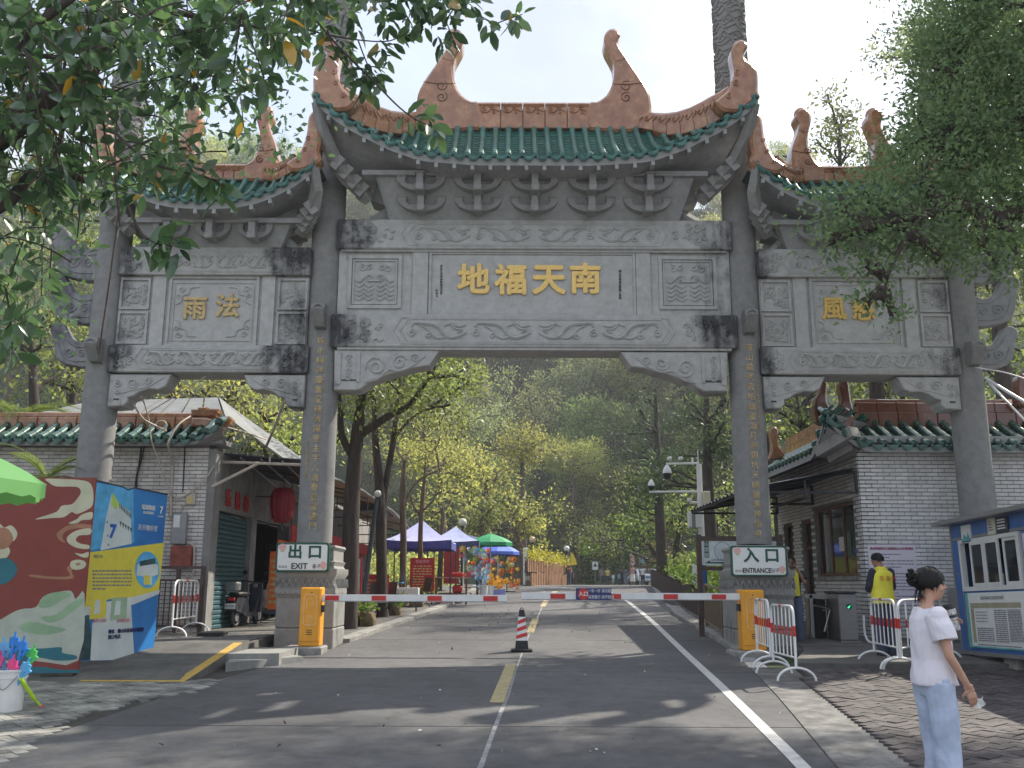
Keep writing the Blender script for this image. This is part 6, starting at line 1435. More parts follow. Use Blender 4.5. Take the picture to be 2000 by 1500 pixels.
# --- forested hillside: individual trees sharing a few crowns
protos=[]
for k,(lf,sh_,pr)in enumerate(((LF_hill,'round',1),(LF_hill2,'tall',1),(LF_hill,'tall',1),(LF_yel,'round',1),(LF_pine,'flat',1))):
 rng=np.random.default_rng(500+k);bl=[]
 for i in range(12):
  a=rng.uniform(0,6.28);rr_=rng.uniform(.2,2.6);z=rng.uniform(4.5,8.5 if sh_!='tall' else 11);r=rng.uniform(1.1,1.9)*(1-.05*z)
  bl.append(((math.cos(a)*rr_,math.sin(a)*rr_,z),(r*1.15,r*1.15,r*(.5 if sh_=='flat' else.85))))
 root=make_tree('forest_tree','small rounded forest tree among many on the hillside',(0,0,0),bl,([(0,0,-1.5),(.2,.1,3),(0,0,7)],[.22,.17,.06]),lf,per_m2=26,clump_r=.34,per_clump=10,size=.30,seed=520+k,group='trees covering the hillside',shell=.5,twigs=0,m_bark=M_bark2,rtip=.05)
 protos.append(root)
desc=['round green hillside tree, one of many alike on the wooded hill','grey green taller hillside tree, one of many alike on the wooded hill','tall green hillside tree, one of many alike on the wooded hill','yellowish round hillside tree, one of many alike on the wooded hill','dark flat topped pine, one of many alike on the wooded hill']
rng=np.random.default_rng(77);placed=0;used=[False]*5;cells=[]
y=100.0
while y<182:
 stp=5.2+(y-100)*.02;xw=y*.60
 x=-xw+rng.uniform(0,stp)
 while x<min(xw,74):
  cells.append((x+rng.normal()*1.0,y+rng.normal()*1.2));x+=stp*(1 if x<30 else 1.4)
 y+=stp*1.45
for(x,y)in cells:
 k=int(rng.choice(5,p=[.3,.25,.22,.10,.13]));s_=rng.uniform(.85,1.5)*(1+(y-80)*.002);z=terrain(x,y)-.4
 if not used[k]:o=protos[k];used[k]=True;o.location=(x,y,z);o.scale=(s_,s_,s_*1.05);o.rotation_euler.z=rng.uniform(0,6)
 else:o=clone(protos[k],(x,y,z),rng.uniform(0,6),None,(s_,s_,s_*rng.uniform(.9,1.25)))
 o['label']=desc[k];placed+=1
print('hill trees',placed)
# understorey between road end and hill
def scatter(name,inside,n,zf,h,size,m_,label,cat='undergrowth',seed=1,per=12,cr=.3,kind='stuff'):
 rng=np.random.default_rng(seed);C=[]
 while len(C)<n:
  x,y=inside(rng);C.append((x,y,zf(x,y)+rng.random()**1.5*h))
 C=np.array(C);pts=(C[:,None]+rng.normal(size=(n,per,3))*cr*np.array([1,1,.6])).reshape(-1,3);base=C.mean(0);base[2]=C[:,2].min()
 me=leaf_mesh(name,pts-base,size,m_,rng,up=.2);o=obj(name,me,None,tuple(base));tagp(o,label,cat,None,kind);return o
scatter('undergrowth',lambda r:(lambda y:(r.uniform(-16,26),y))(r.uniform(96,104)),1100,terrain,2.6,.36,LF_mid,'green undergrowth at the foot of the wooded hill',seed=3)
scatter('undergrowth',lambda r:(lambda y:(road_r(min(y,60))+r.uniform(1.0,7.5),y))(r.uniform(26,62)),1500,terrain,1.5,.22,LF_mid,'green undergrowth on the right bank behind the dark retaining wall',seed=4)
scatter('undergrowth',lambda r:(lambda y:(r.uniform(-16,-13),y))(r.uniform(20,50)),500,terrain,1.8,.24,LF_mid,'undergrowth behind the left shop house',seed=5)
scatter('undergrowth',lambda r:(lambda y:(road_l(y)-1.2-r.uniform(0,6),y))(r.uniform(47,66)),900,terrain,1.6,.28,LF_yel,'yellow green undergrowth beyond the stalls',seed=6)
# --- foreground camphor tree at right
ct=[B3(1960,60,13.5,120),B3(1840,190,13.4,66),B3(1800,250,13.2,50),B3(1860,60,13.8,66),B3(1830,110,13.6,40),B3(1760,300,13,45),B3(1930,300,13,80),B3(1880,330,12.9,60),B3(1870,130,13.5,95),B3(1950,230,13,110),B3(1850,260,13,85),B3(1790,340,12.6,70),B3(1700,375,12.4,62),B3(1630,415,12.2,50),B3(1700,445,12.2,62),B3(1790,450,12.4,70),B3(1890,400,12.6,85),B3(1980,380,12.8,90),
  B3(1690,520,11.9,34),B3(1720,575,11.8,28),B3(1745,610,11.8,16),B3(1690,590,11.8,18),B3(1920,480,12.2,60),B3(1990,500,12.2,50),B3(2070,200,13,130),B3(2080,380,12.5,100),B3(1620,470,12,28),B3(1890,20,13.6,70),B3(1990,140,13.3,80),B3(1840,500,12.1,36),
  B3(1860,50,17,90),B3(1960,110,17,100),((9.3,18.0,16.2),(2.4,2.4,1.5)),((9.2,13,14.8),(2.6,2.6,1.8)),((7.2,14,15.6),(2.0,2.0,1.4)),((11.5,12,14),(2.6,2.6,2)),((12.5,13.5,11),(2.4,2.4,2.4)),((11,15,12.5),(2.4,2.4,2.4)),((11.4,11,10),(1.8,1.8,1.8))]  # some of these crown masses, mostly out of view, are added to shade the road
make_tree('camphor_tree','large overhanging tree with fine green leaves covering the upper right',(11.4,13.2,.6),ct,
 ([(11.4,13.2,.4),(11.2,13.1,3),(10.6,13,6),(9.9,13,8.5),(9.4,13,11.5)],[.38,.33,.28,.22,.14]),LF_right,per_m2=300,clump_r=.15,per_clump=16,size=.088,seed=9,twigs=3,shell=.5,hang=True,
 limbs=[([(10.6,13,6),T(2020,425,12.6),T(1950,418,12.4),T(1880,405,12.3),T(1800,420,12.2),T(1700,440,12)],.15,.035),([T(1800,420,12.2),T(1750,500,12),T(1725,570,11.8)],.05,.012),([(9.9,13,8.5),T(1900,250,13),T(1820,270,13)],.12,.03)],width=.5,rtip=.012)
# --- foreground fig at left: limbs, twigs with whorls of big leaves
def fig():
 rng=np.random.default_rng(21);root=thing('fig_tree','big leaved fig tree reaching in from the upper left over the gate','tree',(-7.4,7.2,gz(7.2)))
 mb=MB();trunkp=[(-7.4,7.2,.1),(-7.2,7.2,2.0),(-6.4,7.2,3.4),T(-60,300,7.3)]
 def ln(pp,r0,r1,s_=9):cp=catmull(pp,4);mb.tube(cp,[lerp(r0,r1,i/(len(cp)-1))for i in range(len(cp))],s_)
 ln(trunkp,.34,.16);ln([T(-60,300,7.3),T(0,258,7.3),T(60,215,7.3),T(120,175,7.3),T(175,130,7.4),T(215,70,7.6),T(260,-30,8)],.15,.06)
 ln([T(-60,430,7.6),T(20,390,7.6),T(60,345,7.6),T(110,335,7.8),T(180,358,8)],.07,.025);ln([(-7.0,7.3,2.6),T(-60,430,7.6)],.16,.07)
 ln([T(100,330,7.8),T(120,270,7.8),T(120,180,7.7),T(130,100,7.7)],.03,.012);ln([T(0,100,8),T(90,110,8),T(160,115,8),T(240,118,8)],.03,.012)
 ln([T(260,-20,8),T(300,10,8.2),T(420,40,8.6),T(560,60,9)],.05,.015);ln([T(-20,160,7),T(60,60,7),T(150,-10,7)],.05,.03)
 tw=[]
 def twig(pp,r0=.014,r1=.005,whorls=1):cp=catmull(pp,4);mb.tube(cp,[lerp(r0,r1,i/(len(cp)-1))for i in range(len(cp))],5);tw.append((Vector(cp[-1]),(Vector(cp[-1])-Vector(cp[-3])).normalized()))
 # the long hanging sprays seen against sky and roof
 twig([T(600,20,8),T(660,90,7.9),T(730,160,7.8),T(780,210,7.7),T(815,235,7.7),T(842,246,7.7)],.012)
 twig([T(900,10,8.5),T(935,30,8.4),T(965,45,8.4),T(985,40,8.4),T(1020,28,8.3)],.010);twig([T(560,40,8.4),T(610,60,8.3),T(650,70,8.2),T(700,78,8.2),T(760,80,8.2),T(800,60,8.2)],.010)
 twig([T(250,400,6.4),T(262,430,6.4),T(280,460,6.4),T(312,478,6.4),T(335,480,6.4)],.012,.006);twig([T(215,250,6.5),T(280,310,6.5),T(330,330,6.4),T(400,345,6.4),T(440,365,6.4)],.012,.006)
 twig([T(640,60,8),T(655,100,8),T(700,160,7.9),T(712,175,7.9)],.008);twig([T(700,80,8),T(720,130,7.9),T(745,165,7.9)],.008);twig([T(850,0,8.5),T(870,40,8.5),T(885,75,8.4)],.008);twig([T(780,10,8.4),T(800,40,8.3),T(810,62,8.3)],.008)
 for(u,v)in((640,110),(690,130),(735,150),(760,120),(640,70),(700,60),(760,50),(830,55),(870,95),(720,180),(960,60),(1010,45),(680,100),(610,30),(880,30),(920,15),(840,20),(350,490),(330,500),(430,385),(385,355),(300,345),(350,330),(855,262)):tw.append((P(u,v,8.1 if v<300 else 6.4),Vector((.3,0,-.6)).normalized()))
 # dense mass
 def dens(u,v):
  if u<0:return v<560
  if v<20:return u<930
  if v<90:return u<interp([20,90],[640,560],v)
  edge=interp([90,170,250,330,400,470,600,720],[580,540,520,440,190,150,90,50],v)
  return u<edge
 n=0
 while n<330:
  u,v=rng.uniform(-120,930),rng.uniform(-80,700)
  if not dens(u,v)or(v>400 and rng.random()<.62):continue
  if u>380 and v>200 and rng.random()<.55:continue
  if 170<u<620 and 200<v<330 and rng.random()<.62:continue
  Y=rng.uniform(6.3,8.8);p=P(u,v,Y);d=Vector((rng.normal()*.7+.25,rng.normal()*.6-.2,rng.normal()*.4-.45)).normalized();st=p-d*.45+Vector((rng.normal()*.1,0,rng.normal()*.1+.08))
  mb.tube(catmull([st,st.lerp(p,.5)+Vector((0,0,.04)),p],3),[.009,.008,.007,.006,.006,.005,.004],4);tw.append((p,d));n+=1
 for k in range(16):  # thin hanging aerial roots
  u=rng.uniform(20,250);v0=rng.uniform(100,300);v1=v0+rng.uniform(120,260);Y=rng.uniform(6.5,8);mb.tube(catmull([T(u,v0,Y),T(u+rng.normal()*10,(v0+v1)/2,Y),T(u+rng.normal()*14,v1,Y)],4),.006,4)
 build('trunk',mb,M_bark,root,smooth=60,fix=False)
 C,D=[],[]
 for(p,d)in tw:
  k=int(rng.integers(7,12))
  for i in range(k):
   a=i*2.4+rng.uniform(0,.5);e1=d.orthogonal().normalized();e2=d.cross(e1);ld=(d*rng.uniform(.1,.8)+(e1*math.cos(a)+e2*math.sin(a))*1.0+Vector((0,0,-.35))).normalized()
   C.append(p-d*.03*i+ld*.02);D.append(ld)
 C=np.array([tuple(c)for c in C]);D=np.array([tuple(c)for c in D]);order=np.argsort(C[:,1]);C,D=C[order],D[order]
 og=np.array(tuple(ORG[root]));vis=np.ones(len(C),bool)
 size=.168
 # nearest leaves are objects of their own (sharing six leaf shapes), the rest one joined mesh
 shapes=[]
 for k in range(6):
  V,kk,F=leaf_data(np.zeros((1,3)),size,np.random.default_rng(900+k),kind=1,out=np.array([[0.,8,0]]),up=1.5,width=.46);mbx=MB();mbx.add(V.tolist(),F.tolist());shapes.append(mesh('leaf',mbx,LF_fig,180,fix=False))
 for i in range(300):
  y=Vector(D[i]);x=y.cross(Vector((rng.normal()*.5,rng.normal()*.5,1))).normalized();z=x.cross(y);c=C[i]-og;s_=rng.uniform(.8,1.25)
  o=bpy.data.objects.new('leaf',shapes[i%6]);link(o,root);o.matrix_local=Matrix(((x.x,y.x,z.x,c[0]),(x.y,y.y,z.y,c[1]),(x.z,y.z,z.z,c[2]),(0,0,0,1)))@Matrix.Diagonal((s_,s_,s_,1))
 me=leaf_mesh('foliage',C[300:]-og,size,LF_fig,rng,kind=1,out=D[300:]*6,up=.6,width=.46);o=obj('foliage',me,root);o['kind']='stuff'
 # finer, farther leaves of the upper crown
 bl=[B3(u,v,11+(i%3),85)for i,(u,v)in enumerate(((60,30),(180,60),(300,90),(420,60),(380,170),(480,140),(80,150),(180,230),(60,330),(130,440),(40,520),(300,200),(520,70),(560,10),(440,-30),(250,-40),(60,620),(520,240)))]
 pts,outs=clump_points(bl,34,.25,9,rng,.3);me=leaf_mesh('upper_foliage',pts-og,.13,LF_fig,rng,kind=0,out=outs,width=.5);o=obj('upper_foliage',me,root);o['kind']='stuff'
fig()
# --- palm at the far left
def palm(base,label,n,ln,seed,lean=0):
 rng=np.random.default_rng(seed);root=thing('palm',label,'palm',base,0,'palms by the left wall');mb=MB();mb.tube([(base[0],base[1],base[2]-.2),(base[0],base[1],base[2]+.5)],[.16,.12],8);build('trunk',mb,M_bark2,root,smooth=60)
 for k in range(n):
  a=k*2.4+rng.uniform(-.3,.3);el=rng.uniform(.5,1.35);r=ln*rng.uniform(.8,1.15);pts=[]
  for i in range(9):
   t=i/8;ang=el-t*1.3;pts.append(Vector((0,0,0))if i==0 else pts[-1]+Vector((math.cos(a)*math.cos(ang),math.sin(a)*math.cos(ang),math.sin(ang)))*r/8)
  b0=Vector(base)+Vector((0,0,.45));pp=[b0+p for p in pts];fb=MB();fb.tube(pp,[.014-.0012*i for i in range(9)],4)
  cp=catmull(pp,4)
  for i in range(3,len(cp)-1):
   t=(cp[i+1]-cp[i-1]).normalized();sd=t.cross(Vector((0,0,1))).normalized();upv=sd.cross(t);L_=ln*.30*math.sin(math.pi*min(1,(i+2)/(len(cp)+1)))
   for s_ in(-1,1):
    d=(sd*s_+t*.7+upv*.25-Vector((0,0,.15))).normalized();w=t*.007;e=cp[i]+d*L_-Vector((0,0,.08*L_));m_=cp[i]+d*L_*.5
    fb.add([cp[i]-w,cp[i]+w,m_+w*1.4,e,m_-w*1.4],[(0,1,2,4),(4,2,3)])
  build('frond',fb,LF_palm,root,fix=False)
palm(tuple(P(30,860,20.6)),'higher palm with bright fronds at the left edge above the shop roof',13,1.5,3);palm(tuple(P(85,985,18.6)),'lower palm with feathery fronds just above the red mural',12,1.25,5)
# ------------------------------------------------------------------ gate furniture
def rrect(x0,x1,z0,z1,r,Y,n=5):
 o=[]
 for cx,cz,a0 in((x1-r,z0+r,-90),(x1-r,z1-r,0),(x0+r,z1-r,90),(x0+r,z0+r,180)):
  for k in range(n+1):a=R(a0+90*k/n);o.append((cx+r*math.cos(a),Y,cz+r*math.sin(a)))
 return o
def blossom(parent,cx,cz,s_,Y):
 m=MB()
 for k in range(5):a=k*R(72)+.3;m.cyl((cx+math.cos(a)*s_*.45,Y,cz+math.sin(a)*s_*.4),(cx+math.cos(a)*s_*.45,Y-.003-.0004*k,cz+math.sin(a)*s_*.4),s_*.5,n=12)
 build('blossom',m,M_pink,parent);m=MB();m.slab([(cx-s_*.3,Y-.006,cz-s_*.8),(cx+s_*.3,Y-.006,cz-s_*.7),(cx+s_*.5,Y-.006,cz-s_*1.2),(cx,Y-.006,cz-s_*.95),(cx-s_*.4,Y-.006,cz-s_*1.25)],(0,.002,0));build('blossom_ribbon',m,mat('ribbon',(.55,.5,.2),bump=0)if 'ribbon' not in MATS else MATS['ribbon'],parent)
def gate_sign(u0,u1,v0,v1,Y,l1,l2,l3,lab,s2,nm,sx2=1.0):
 a,b=P(u0,v1,Y),P(u1,v0,Y);x0,x1,z0,z1=a.x,b.x,a.z,b.z;m=MB();m.slab(rrect(x0,x1,z0,z1,.05,Y),(0,.07,0),bevel=.006);s=solo(nm,m,M_sgreen,lab,'sign',smooth=30)
 build('face',MB().slab(rrect(x0+.035,x1-.035,z0+.035,z1-.035,.045,Y-.004),(0,.006,0)),M_swhite,s)
 w,h=x1-x0,z1-z0;Yt=Y-.006
 for k,ch in enumerate(l1):text('big_character',ch,h*.50,M_sgreen,s,Matrix.Translation((x0+w*(.36+.37*k),Yt,z0+h*.66))@FRONT,extrude=.002,bold=.009,sx=1.05)
 text('latin_text',l2,s2,M_ink,s,Matrix.Translation((x0+w*.45,Yt,z0+h*.19))@FRONT,extrude=.002,bold=.003,sx=sx2)
 text('korean_text',l3,.085,M_print,s,Matrix.Translation((x0+w*.77,Yt,z0+h*.19))@FRONT,extrude=.002,bold=.001)
 text('script_text','南海湾',.055,M_print,s,Matrix.Translation((x0+w*.14,Yt,z0+h*.17))@FRONT,extrude=.001)
 blossom(s,x0+w*.12,z0+h*.84,.075,Yt);blossom(s,x1-w*.10,z0+h*.24,.07,Yt);return s
gate_sign(537,644,1060,1117,17.80,'出口','EXIT','출구','white and green exit sign on the left gate plinth',.15,'exit_sign')
gate_sign(1429,1536,1066,1126,17.80,'入口','ENTRANCE','입구','white and green entrance sign on the right gate plinth',.125,'entrance_sign',.82)
def barrier(u0,u1,vt,vb,Y,sgn,tip_u,arm_v,lab,reds):
 a,b=P(u0,vb,Y),P(u1,vt,Y);x0,x1=a.x,b.x;z0,z1=a.z,b.z
 t_=thing('boom_barrier',lab,'boom barrier',((x0+x1)/2,Y+.15,z0));c=build('cabinet',MB().bev(x0,x1,Y,Y+.34,z0,z1,.02),M_orangeb,t_,smooth=30)
 build('cabinet_door',MB().bev(x0+.015,x1-.015,Y-.015,Y+.01,z0+.09,z1-.02,.006),M_orangeb,t_,smooth=30);build('lock',MB().cyl((x0+.2,Y-.02,z1-.09),(x0+.2,Y-.012,z1-.09),.012,n=8),M_black,t_)
 cx=(x0+x1)/2-.0;Yl=Y-.019;m=MB();M_pl=MATS.get('pale_orange')or mat('pale_orange',(.85,.62,.35),bump=0)
 m.tube([(p[0],Yl,p[2])for p in rrect(cx-.11,cx+.11,z0+.36,z1-.13,.05,Yl,4)],.006,4,closed=True);build('outline_mark',m,M_pl,t_)
 m=MB();zp=z1-.2;m.tube([(cx-.06,Yl,z0+.62),(cx-.06,Yl,zp),(cx+.02,Yl,zp),(cx+.055,Yl,zp-.04),(cx+.055,Yl,zp-.09),(cx+.02,Yl,zp-.13),(cx-.01,Yl,zp-.13),(cx-.01,Yl,z0+.62)],.006,4);build('letter_mark',m,M_pl,t_)
 m=MB();[m.tube([(cx-.045,Yl,z0+.40+.045*k),(cx,Yl,z0+.44+.045*k),(cx+.045,Yl,z0+.40+.045*k)],.007,4)for k in range(3)];build('chevron_mark',m,M_pl,t_)
 for k in range(3):build('vent_line',MB().box(cx-.05,cx+.05,Yl-.002,Yl+.004,z0+.2+.035*k,z0+.212+.035*k),MATS['ink_dark'],t_)
 build('base_block',MB().bev(x0-.2 if sgn<0 else x0-.25,x1+.06,Y-.12,Y+.5,gz(Y)-.1,z0,.02),M_kerb,t_)
 za=zat(arm_v,Y+.1,u1 if sgn>0 else u0);xt=P(tip_u,arm_v,Y+.1).x;xs_=x1 if sgn>0 else x0;zt_=P(tip_u,arm_v,Y+.1).z;
 L_,H_=(min(xs_,xt),max(xs_,xt));arm=build('arm',MB().box(L_,H_,Y+.08,Y+.125,za-.055,za+.055),M_white,t_);build('arm_edge',MB().box(L_,H_,Y+.075,Y+.13,za-.069,za-.0555),M_alu,arm)
 for ru in reds:
  p=P(ru[0],arm_v,Y+.08).x;q=P(ru[1],arm_v,Y+.08).x;build('red_band',MB().box(p,q,Y+.0745,Y+.0795,za-.05,za+.035),M_red,arm)
 build('arm_hub',MB().box(xs_-.03 if sgn>0 else xs_-.05,xs_+.05 if sgn>0 else xs_+.03,Y+.04,Y+.18,za-.25,za-.13),M_black,t_)
 return t_,za
bl,za1=barrier(582,628,1147,1263,16.95,1,990,1167,'orange barrier cabinet and striped arm at the exit side',[(635,662),(726,754),(835,863),(944,972)])
br_,za2=barrier(1452,1492,1152,1271,16.95,-1,1019,1165,'orange barrier cabinet and striped arm at the entrance side',[(1075,1104),(1185,1213),(1296,1324),(1390,1418)])
a,b=P(1125,1172,17.0),P(1194,1149,17.0);pl=build('placard',MB().box(a.x,b.x,17.0,17.02,a.z,b.z),M_navy,br_);cxp=a.x+.13;czp=(a.z+b.z)/2
build('red_disc',MB().cyl((cxp,16.999,czp),(cxp,16.994,czp),.095,n=24),M_red,pl);text('disc_text','入口',.085,M_white,pl,Matrix.Translation((cxp,16.992,czp))@FRONT,extrude=.001,bold=.003)
text('placard_text','一车一杆 请勿跟车',.068,M_white,pl,Matrix.Translation((a.x+.44,16.998,czp+.052))@FRONT,extrude=.001,sx=.82);text('placard_text','减速慢行 损坏赔偿',.068,M_white,pl,Matrix.Translation((a.x+.44,16.998,czp-.052))@FRONT,extrude=.001,sx=.82)
# cone
cp=G(1019,1272);cn=thing('traffic_cone','red and white square traffic cone with black top on the centre line','traffic cone',tuple(cp))
def sqf(prof,c,a0=R(45)):return MB().lathe([(r*1.414,z)for r,z in prof],c,4,a0=a0)
build('base',MB().bev(cp.x-.19,cp.x+.19,cp.y-.19,cp.y+.19,cp.z,cp.z+.045,.012),M_black,cn);build('lower_body',sqf([(.118,.04),(.105,.19)],cp),M_black,cn)
bd=build('striped_body',sqf([(.104,.19),(.062,.60)],cp),M_white,cn);build('top_body',sqf([(.061,.60),(.045,.72),(.03,.725)],cp),M_black,cn);build('handle',MB().tube([(cp.x+.03*math.cos(R(a)),cp.y,cp.z+.72+.035*math.sin(R(a)))for a in range(0,181,20)],.008,6),M_black,cn)
for k in range(3):
 for fy in(0,1,2,3):
  zc=.25+.125*k;f=lambda s_,z:Matrix.Rotation(R(90*fy),4,'Z')@Vector((s_*lerp(.104,.062,(z-.19)/.41),-lerp(.104,.062,(z-.19)/.41)-.0025,z))
  q=[f(-1,zc-.035),f(1,zc+.02),f(1,min(.595,zc+.085)),f(-1,zc+.03)];build('red_stripe',MB().add([(p.x+cp.x,p.y+cp.y,p.z+cp.z)for p in q],[(0,1,2,3)]),M_red,bd,fix=False)
# crowd barriers
def crowd_barrier():
 root=thing('crowd_barrier','x','crowd barrier',(0,0,0));W=1.0;H=1.0
 for s_ in(-1,1):
  build('foot',MB().tube([(s_*W/2,.26*math.cos(R(a)),.02+.17*math.sin(R(a)))for a in range(0,181,15)],.017,8),M_white,root,smooth=60)
 m=MB();r=.13;fr=[(-W/2,0,.19),(-W/2,0,H-r)]+[(-W/2+r-r*math.cos(R(a)),0,H-r+r*math.sin(R(a)))for a in range(15,91,15)]+[(W/2-r+r*math.sin(R(a)),0,H-r+r*math.cos(R(a)))for a in range(0,91,15)]+[(W/2,0,.19)]
 m.tube(fr,.019,8);m.tube([(-W/2,0,.32),(W/2,0,.32)],.014,8);build('frame',m,M_white,root,smooth=60)
 for k in range(5):
  x=-W/2+W*(k+1)/6;b=build('bar',MB().tube([(x,0,.32),(x,0,H-.01)],.010,6),M_white,root,smooth=60);build('red_band',MB().tube([(x,0,.60),(x,0,.72)],.0115,6),M_red,b,smooth=60)
 for s_ in(-1,1):build('red_band',MB().tube([(s_*W/2,0,.60),(s_*W/2,0,.74)],.0208,8),M_red,root,smooth=60)
 build('red_band',MB().tube([(-.08,0,H),(.02,0,H)],.0208,8),M_red,root,smooth=60)
 root['group']='white crowd barriers with red bands';return root
cb=crowd_barrier()
def put_cb(p,q,lab,first=False):
 c=(p+q)/2;d=q-p;rz=math.atan2(d.y,d.x);o=cb if first else clone(cb,c,rz);o.location=c;o.rotation_euler=(0,0,rz);o.scale=(d.length/1.0,1,1);o['label']=lab;return o
gp=[G(1480,1291,.05),G(1507,1312,.03),G(1512,1314,.03),G(1557,1337,.02)]
put_cb(gp[0],gp[1],'white crowd barrier nearest the orange entrance cabinet',True);put_cb(gp[2],gp[3],'white crowd barrier linked in front, toward the road edge')
g2=[G(1709,1290,.08),G(1757,1316,.04),G(1763,1318,.04),G(1846,1286,.06)]
put_cb(g2[0],g2[1],'white crowd barrier standing before the yellow vested man');put_cb(g2[2],g2[3],'white crowd barrier behind the woman in the white tee')
lp=[G(334,1246,flat=PL),G(381,1236,flat=PL)];put_cb(lp[0],lp[1],'white crowd barrier before the brown railing at the shop wall')
# ------------------------------------------------------------------ left mural and poster boards
M_mred=mat('mural_red',(.27,.055,.045),rough=.6,var=.08,bump=0);M_cream=mat('mural_cream',(.62,.58,.43),rough=.6,var=.08,bump=0);M_mgreen=mat('mural_green',(.32,.46,.30),rough=.6,var=.15,scale=3,bump=0);M_mpale=mat('mural_pale',(.50,.52,.46),rough=.6,var=.08,bump=0)
M_mteal=mat('mural_teal',(.03,.17,.23),rough=.6,var=.1,bump=0);M_mbrown=mat('mural_brown',(.42,.20,.12),rough=.6,bump=0);M_gold2=mat('mural_gold',(.62,.48,.22),bump=0)
YM=13.75;pm1,pm0=P(151,1315,YM),P(182,933,YM);zM0,zM1=pm1.z,pm0.z;xM1=pm1.x
mur=solo('mural_board',MB().box(-10.6,xM1,YM,YM+.05,zM0,zM1),M_mred,'large red hoarding painted with cream clouds and teal waves at the left edge','hoarding')
def decal(name,pts,m_,parent,fn,dz,curve=True):
 q=[fn(u,v)for u,v in pts];q=catmull(q,3,closed=True)if curve else q;nrm=fn.n
 return build(name,MB().slab([tuple(p+nrm*dz)for p in q],tuple(-nrm*.0012)),m_,parent)
def fm(u,v):
 p=P(u,v,YM);return Vector((min(p.x,xM1-.005),YM,min(max(p.z,zM0+.005),zM1-.005)))
fm.n=Vector((0,-1,0))
decal('cloud_shape',[(90,935),(95,942),(110,950),(150,951),(158,962),(150,975),(140,985),(120,988),(110,1000),(68,1014),(100,1012),(125,1010),(140,1000),(150,1004),(170,996),(184,985),(182,960),(176,944),(160,938),(130,936)],M_cream,mur,fm,.002)
decal('cloud_shape',[(134,1022),(150,1014),(160,1005),(184,1000),(182,1014),(160,1016),(150,1022)],M_cream,mur,fm,.002);decal('cloud_shape',[(178,1032),(150,1036),(132,1048),(133,1060),(150,1070),(175,1072),(176,1065),(158,1062),(148,1055),(155,1046),(178,1044)],M_cream,mur,fm,.002)
decal('cloud_shape',[(146,1080),(160,1088),(175,1088),(174,1078),(160,1082)],M_cream,mur,fm,.002)
for pts in([(176,1025),(140,1024),(112,1040),(115,1054),(128,1060),(122,1050),(128,1038),(150,1032),(176,1032)],[(140,1103),(130,1110),(136,1125),(100,1126),(60,1122),(62,1127),(100,1131),(142,1130),(140,1115),(150,1107)]):decal('swirl_line',pts,M_mbrown,mur,fm,.0018)
decal('coin_shape',[(137,1103),(140,1096),(152,1093),(165,1096),(168,1103),(163,1110),(150,1113),(140,1110)],M_cream,mur,fm,.0035);decal('coin_hole',[(147,1101),(154,1099),(158,1102),(151,1105)],M_mbrown,mur,fm,.005,False)
decal('hill_shape',[(-40,1240),(10,1205),(40,1190),(70,1186),(85,1165),(120,1155),(140,1155),(148,1170),(165,1160),(163,1290),(60,1290),(-60,1300)],M_mpale,mur,fm,.002)
decal('hill_shape',[(75,1185),(90,1162),(120,1156),(140,1162),(120,1172),(100,1185)],M_mgreen,mur,fm,.0035);decal('hill_shape',[(80,1205),(110,1200),(135,1180),(162,1168),(160,1180),(140,1195),(120,1210),(95,1216)],M_mgreen,mur,fm,.0035);decal('hill_shape',[(40,1222),(60,1214),(100,1222),(130,1230),(90,1240),(45,1232)],M_mgreen,mur,fm,.0035)
decal('wave_shape',[(-30,1262),(30,1258),(60,1266),(90,1266),(120,1264),(122,1275),(148,1280),(147,1288),(110,1290),(75,1284),(55,1292),(20,1290),(-30,1285)],M_mteal,mur,fm,.005);decal('wave_shape',[(-30,1310),(30,1306),(80,1302),(120,1308),(148,1308),(149,1320),(-30,1320)],M_mteal,mur,fm,.005)
decal('cloud_shape',[(-30,1030),(-5,1020),(8,1030),(22,1026),(34,1040),(28,1056),(12,1060),(20,1076),(8,1092),(-30,1096)],M_cream,mur,fm,.0025);decal('swirl_line',[(-20,1040),(10,1030),(26,1050),(14,1070),(-8,1072),(-20,1062)],M_mbrown,mur,fm,.004);decal('swirl_line',[(-15,1100),(15,1090),(34,1110),(20,1135),(-10,1140)],M_mteal,mur,fm,.004)
for xx in(-8.5,-7.4,xM1-.5):build('foot_block',MB().bev(xx,xx+.45,YM-.05,YM+.4,gz(YM)-.02,zM0,.02),M_soil,mur)
pa,pb_=P(154,1290,14.05),P(300,1277,15.7);pdir=(Vector((pb_.x,pb_.y,0))-Vector((pa.x,pa.y,0))).normalized();pn=Vector((pdir.y,-pdir.x,0))
def onp(u,v,dz=0):
 d=ray(u,v);o=Vector((0,0,CAMZ));k=(Vector((pa.x,pa.y,0))-o).dot(pn)/d.dot(pn);return o+d*k
onp.n=pn
cor=[onp(154,1290),onp(303,1272),onp(327,966),onp(184,938)]
q_=[cor[0],onp(230,1290),onp(262,1286),onp(300,1272),cor[2],onp(290,958),onp(240,951),cor[3]]
pos=solo('poster_board',MB().slab([tuple(p)for p in q_],tuple(-pn*.04)),mat('poster_blue',(.03,.22,.55),rough=.35,bump=0,var=.25,scale=1.5,col2=(.02,.14,.42)),'blue and yellow advertising board with a white tower picture standing on the ramp','advertising board')
M_pyel=mat('poster_yellow',(.72,.62,.07),rough=.4,bump=0,var=.06);M_pwh=mat('poster_white',(.62,.68,.66),rough=.4,bump=0,var=.12,scale=2);M_psky=mat('poster_sky',(.10,.42,.72),rough=.4,bump=0,var=.2);M_ptree=mat('poster_dark',(.03,.08,.09),rough=.4,bump=0,var=.4,scale=14);M_ppink=mat('poster_pink',(.70,.35,.42),bump=0)
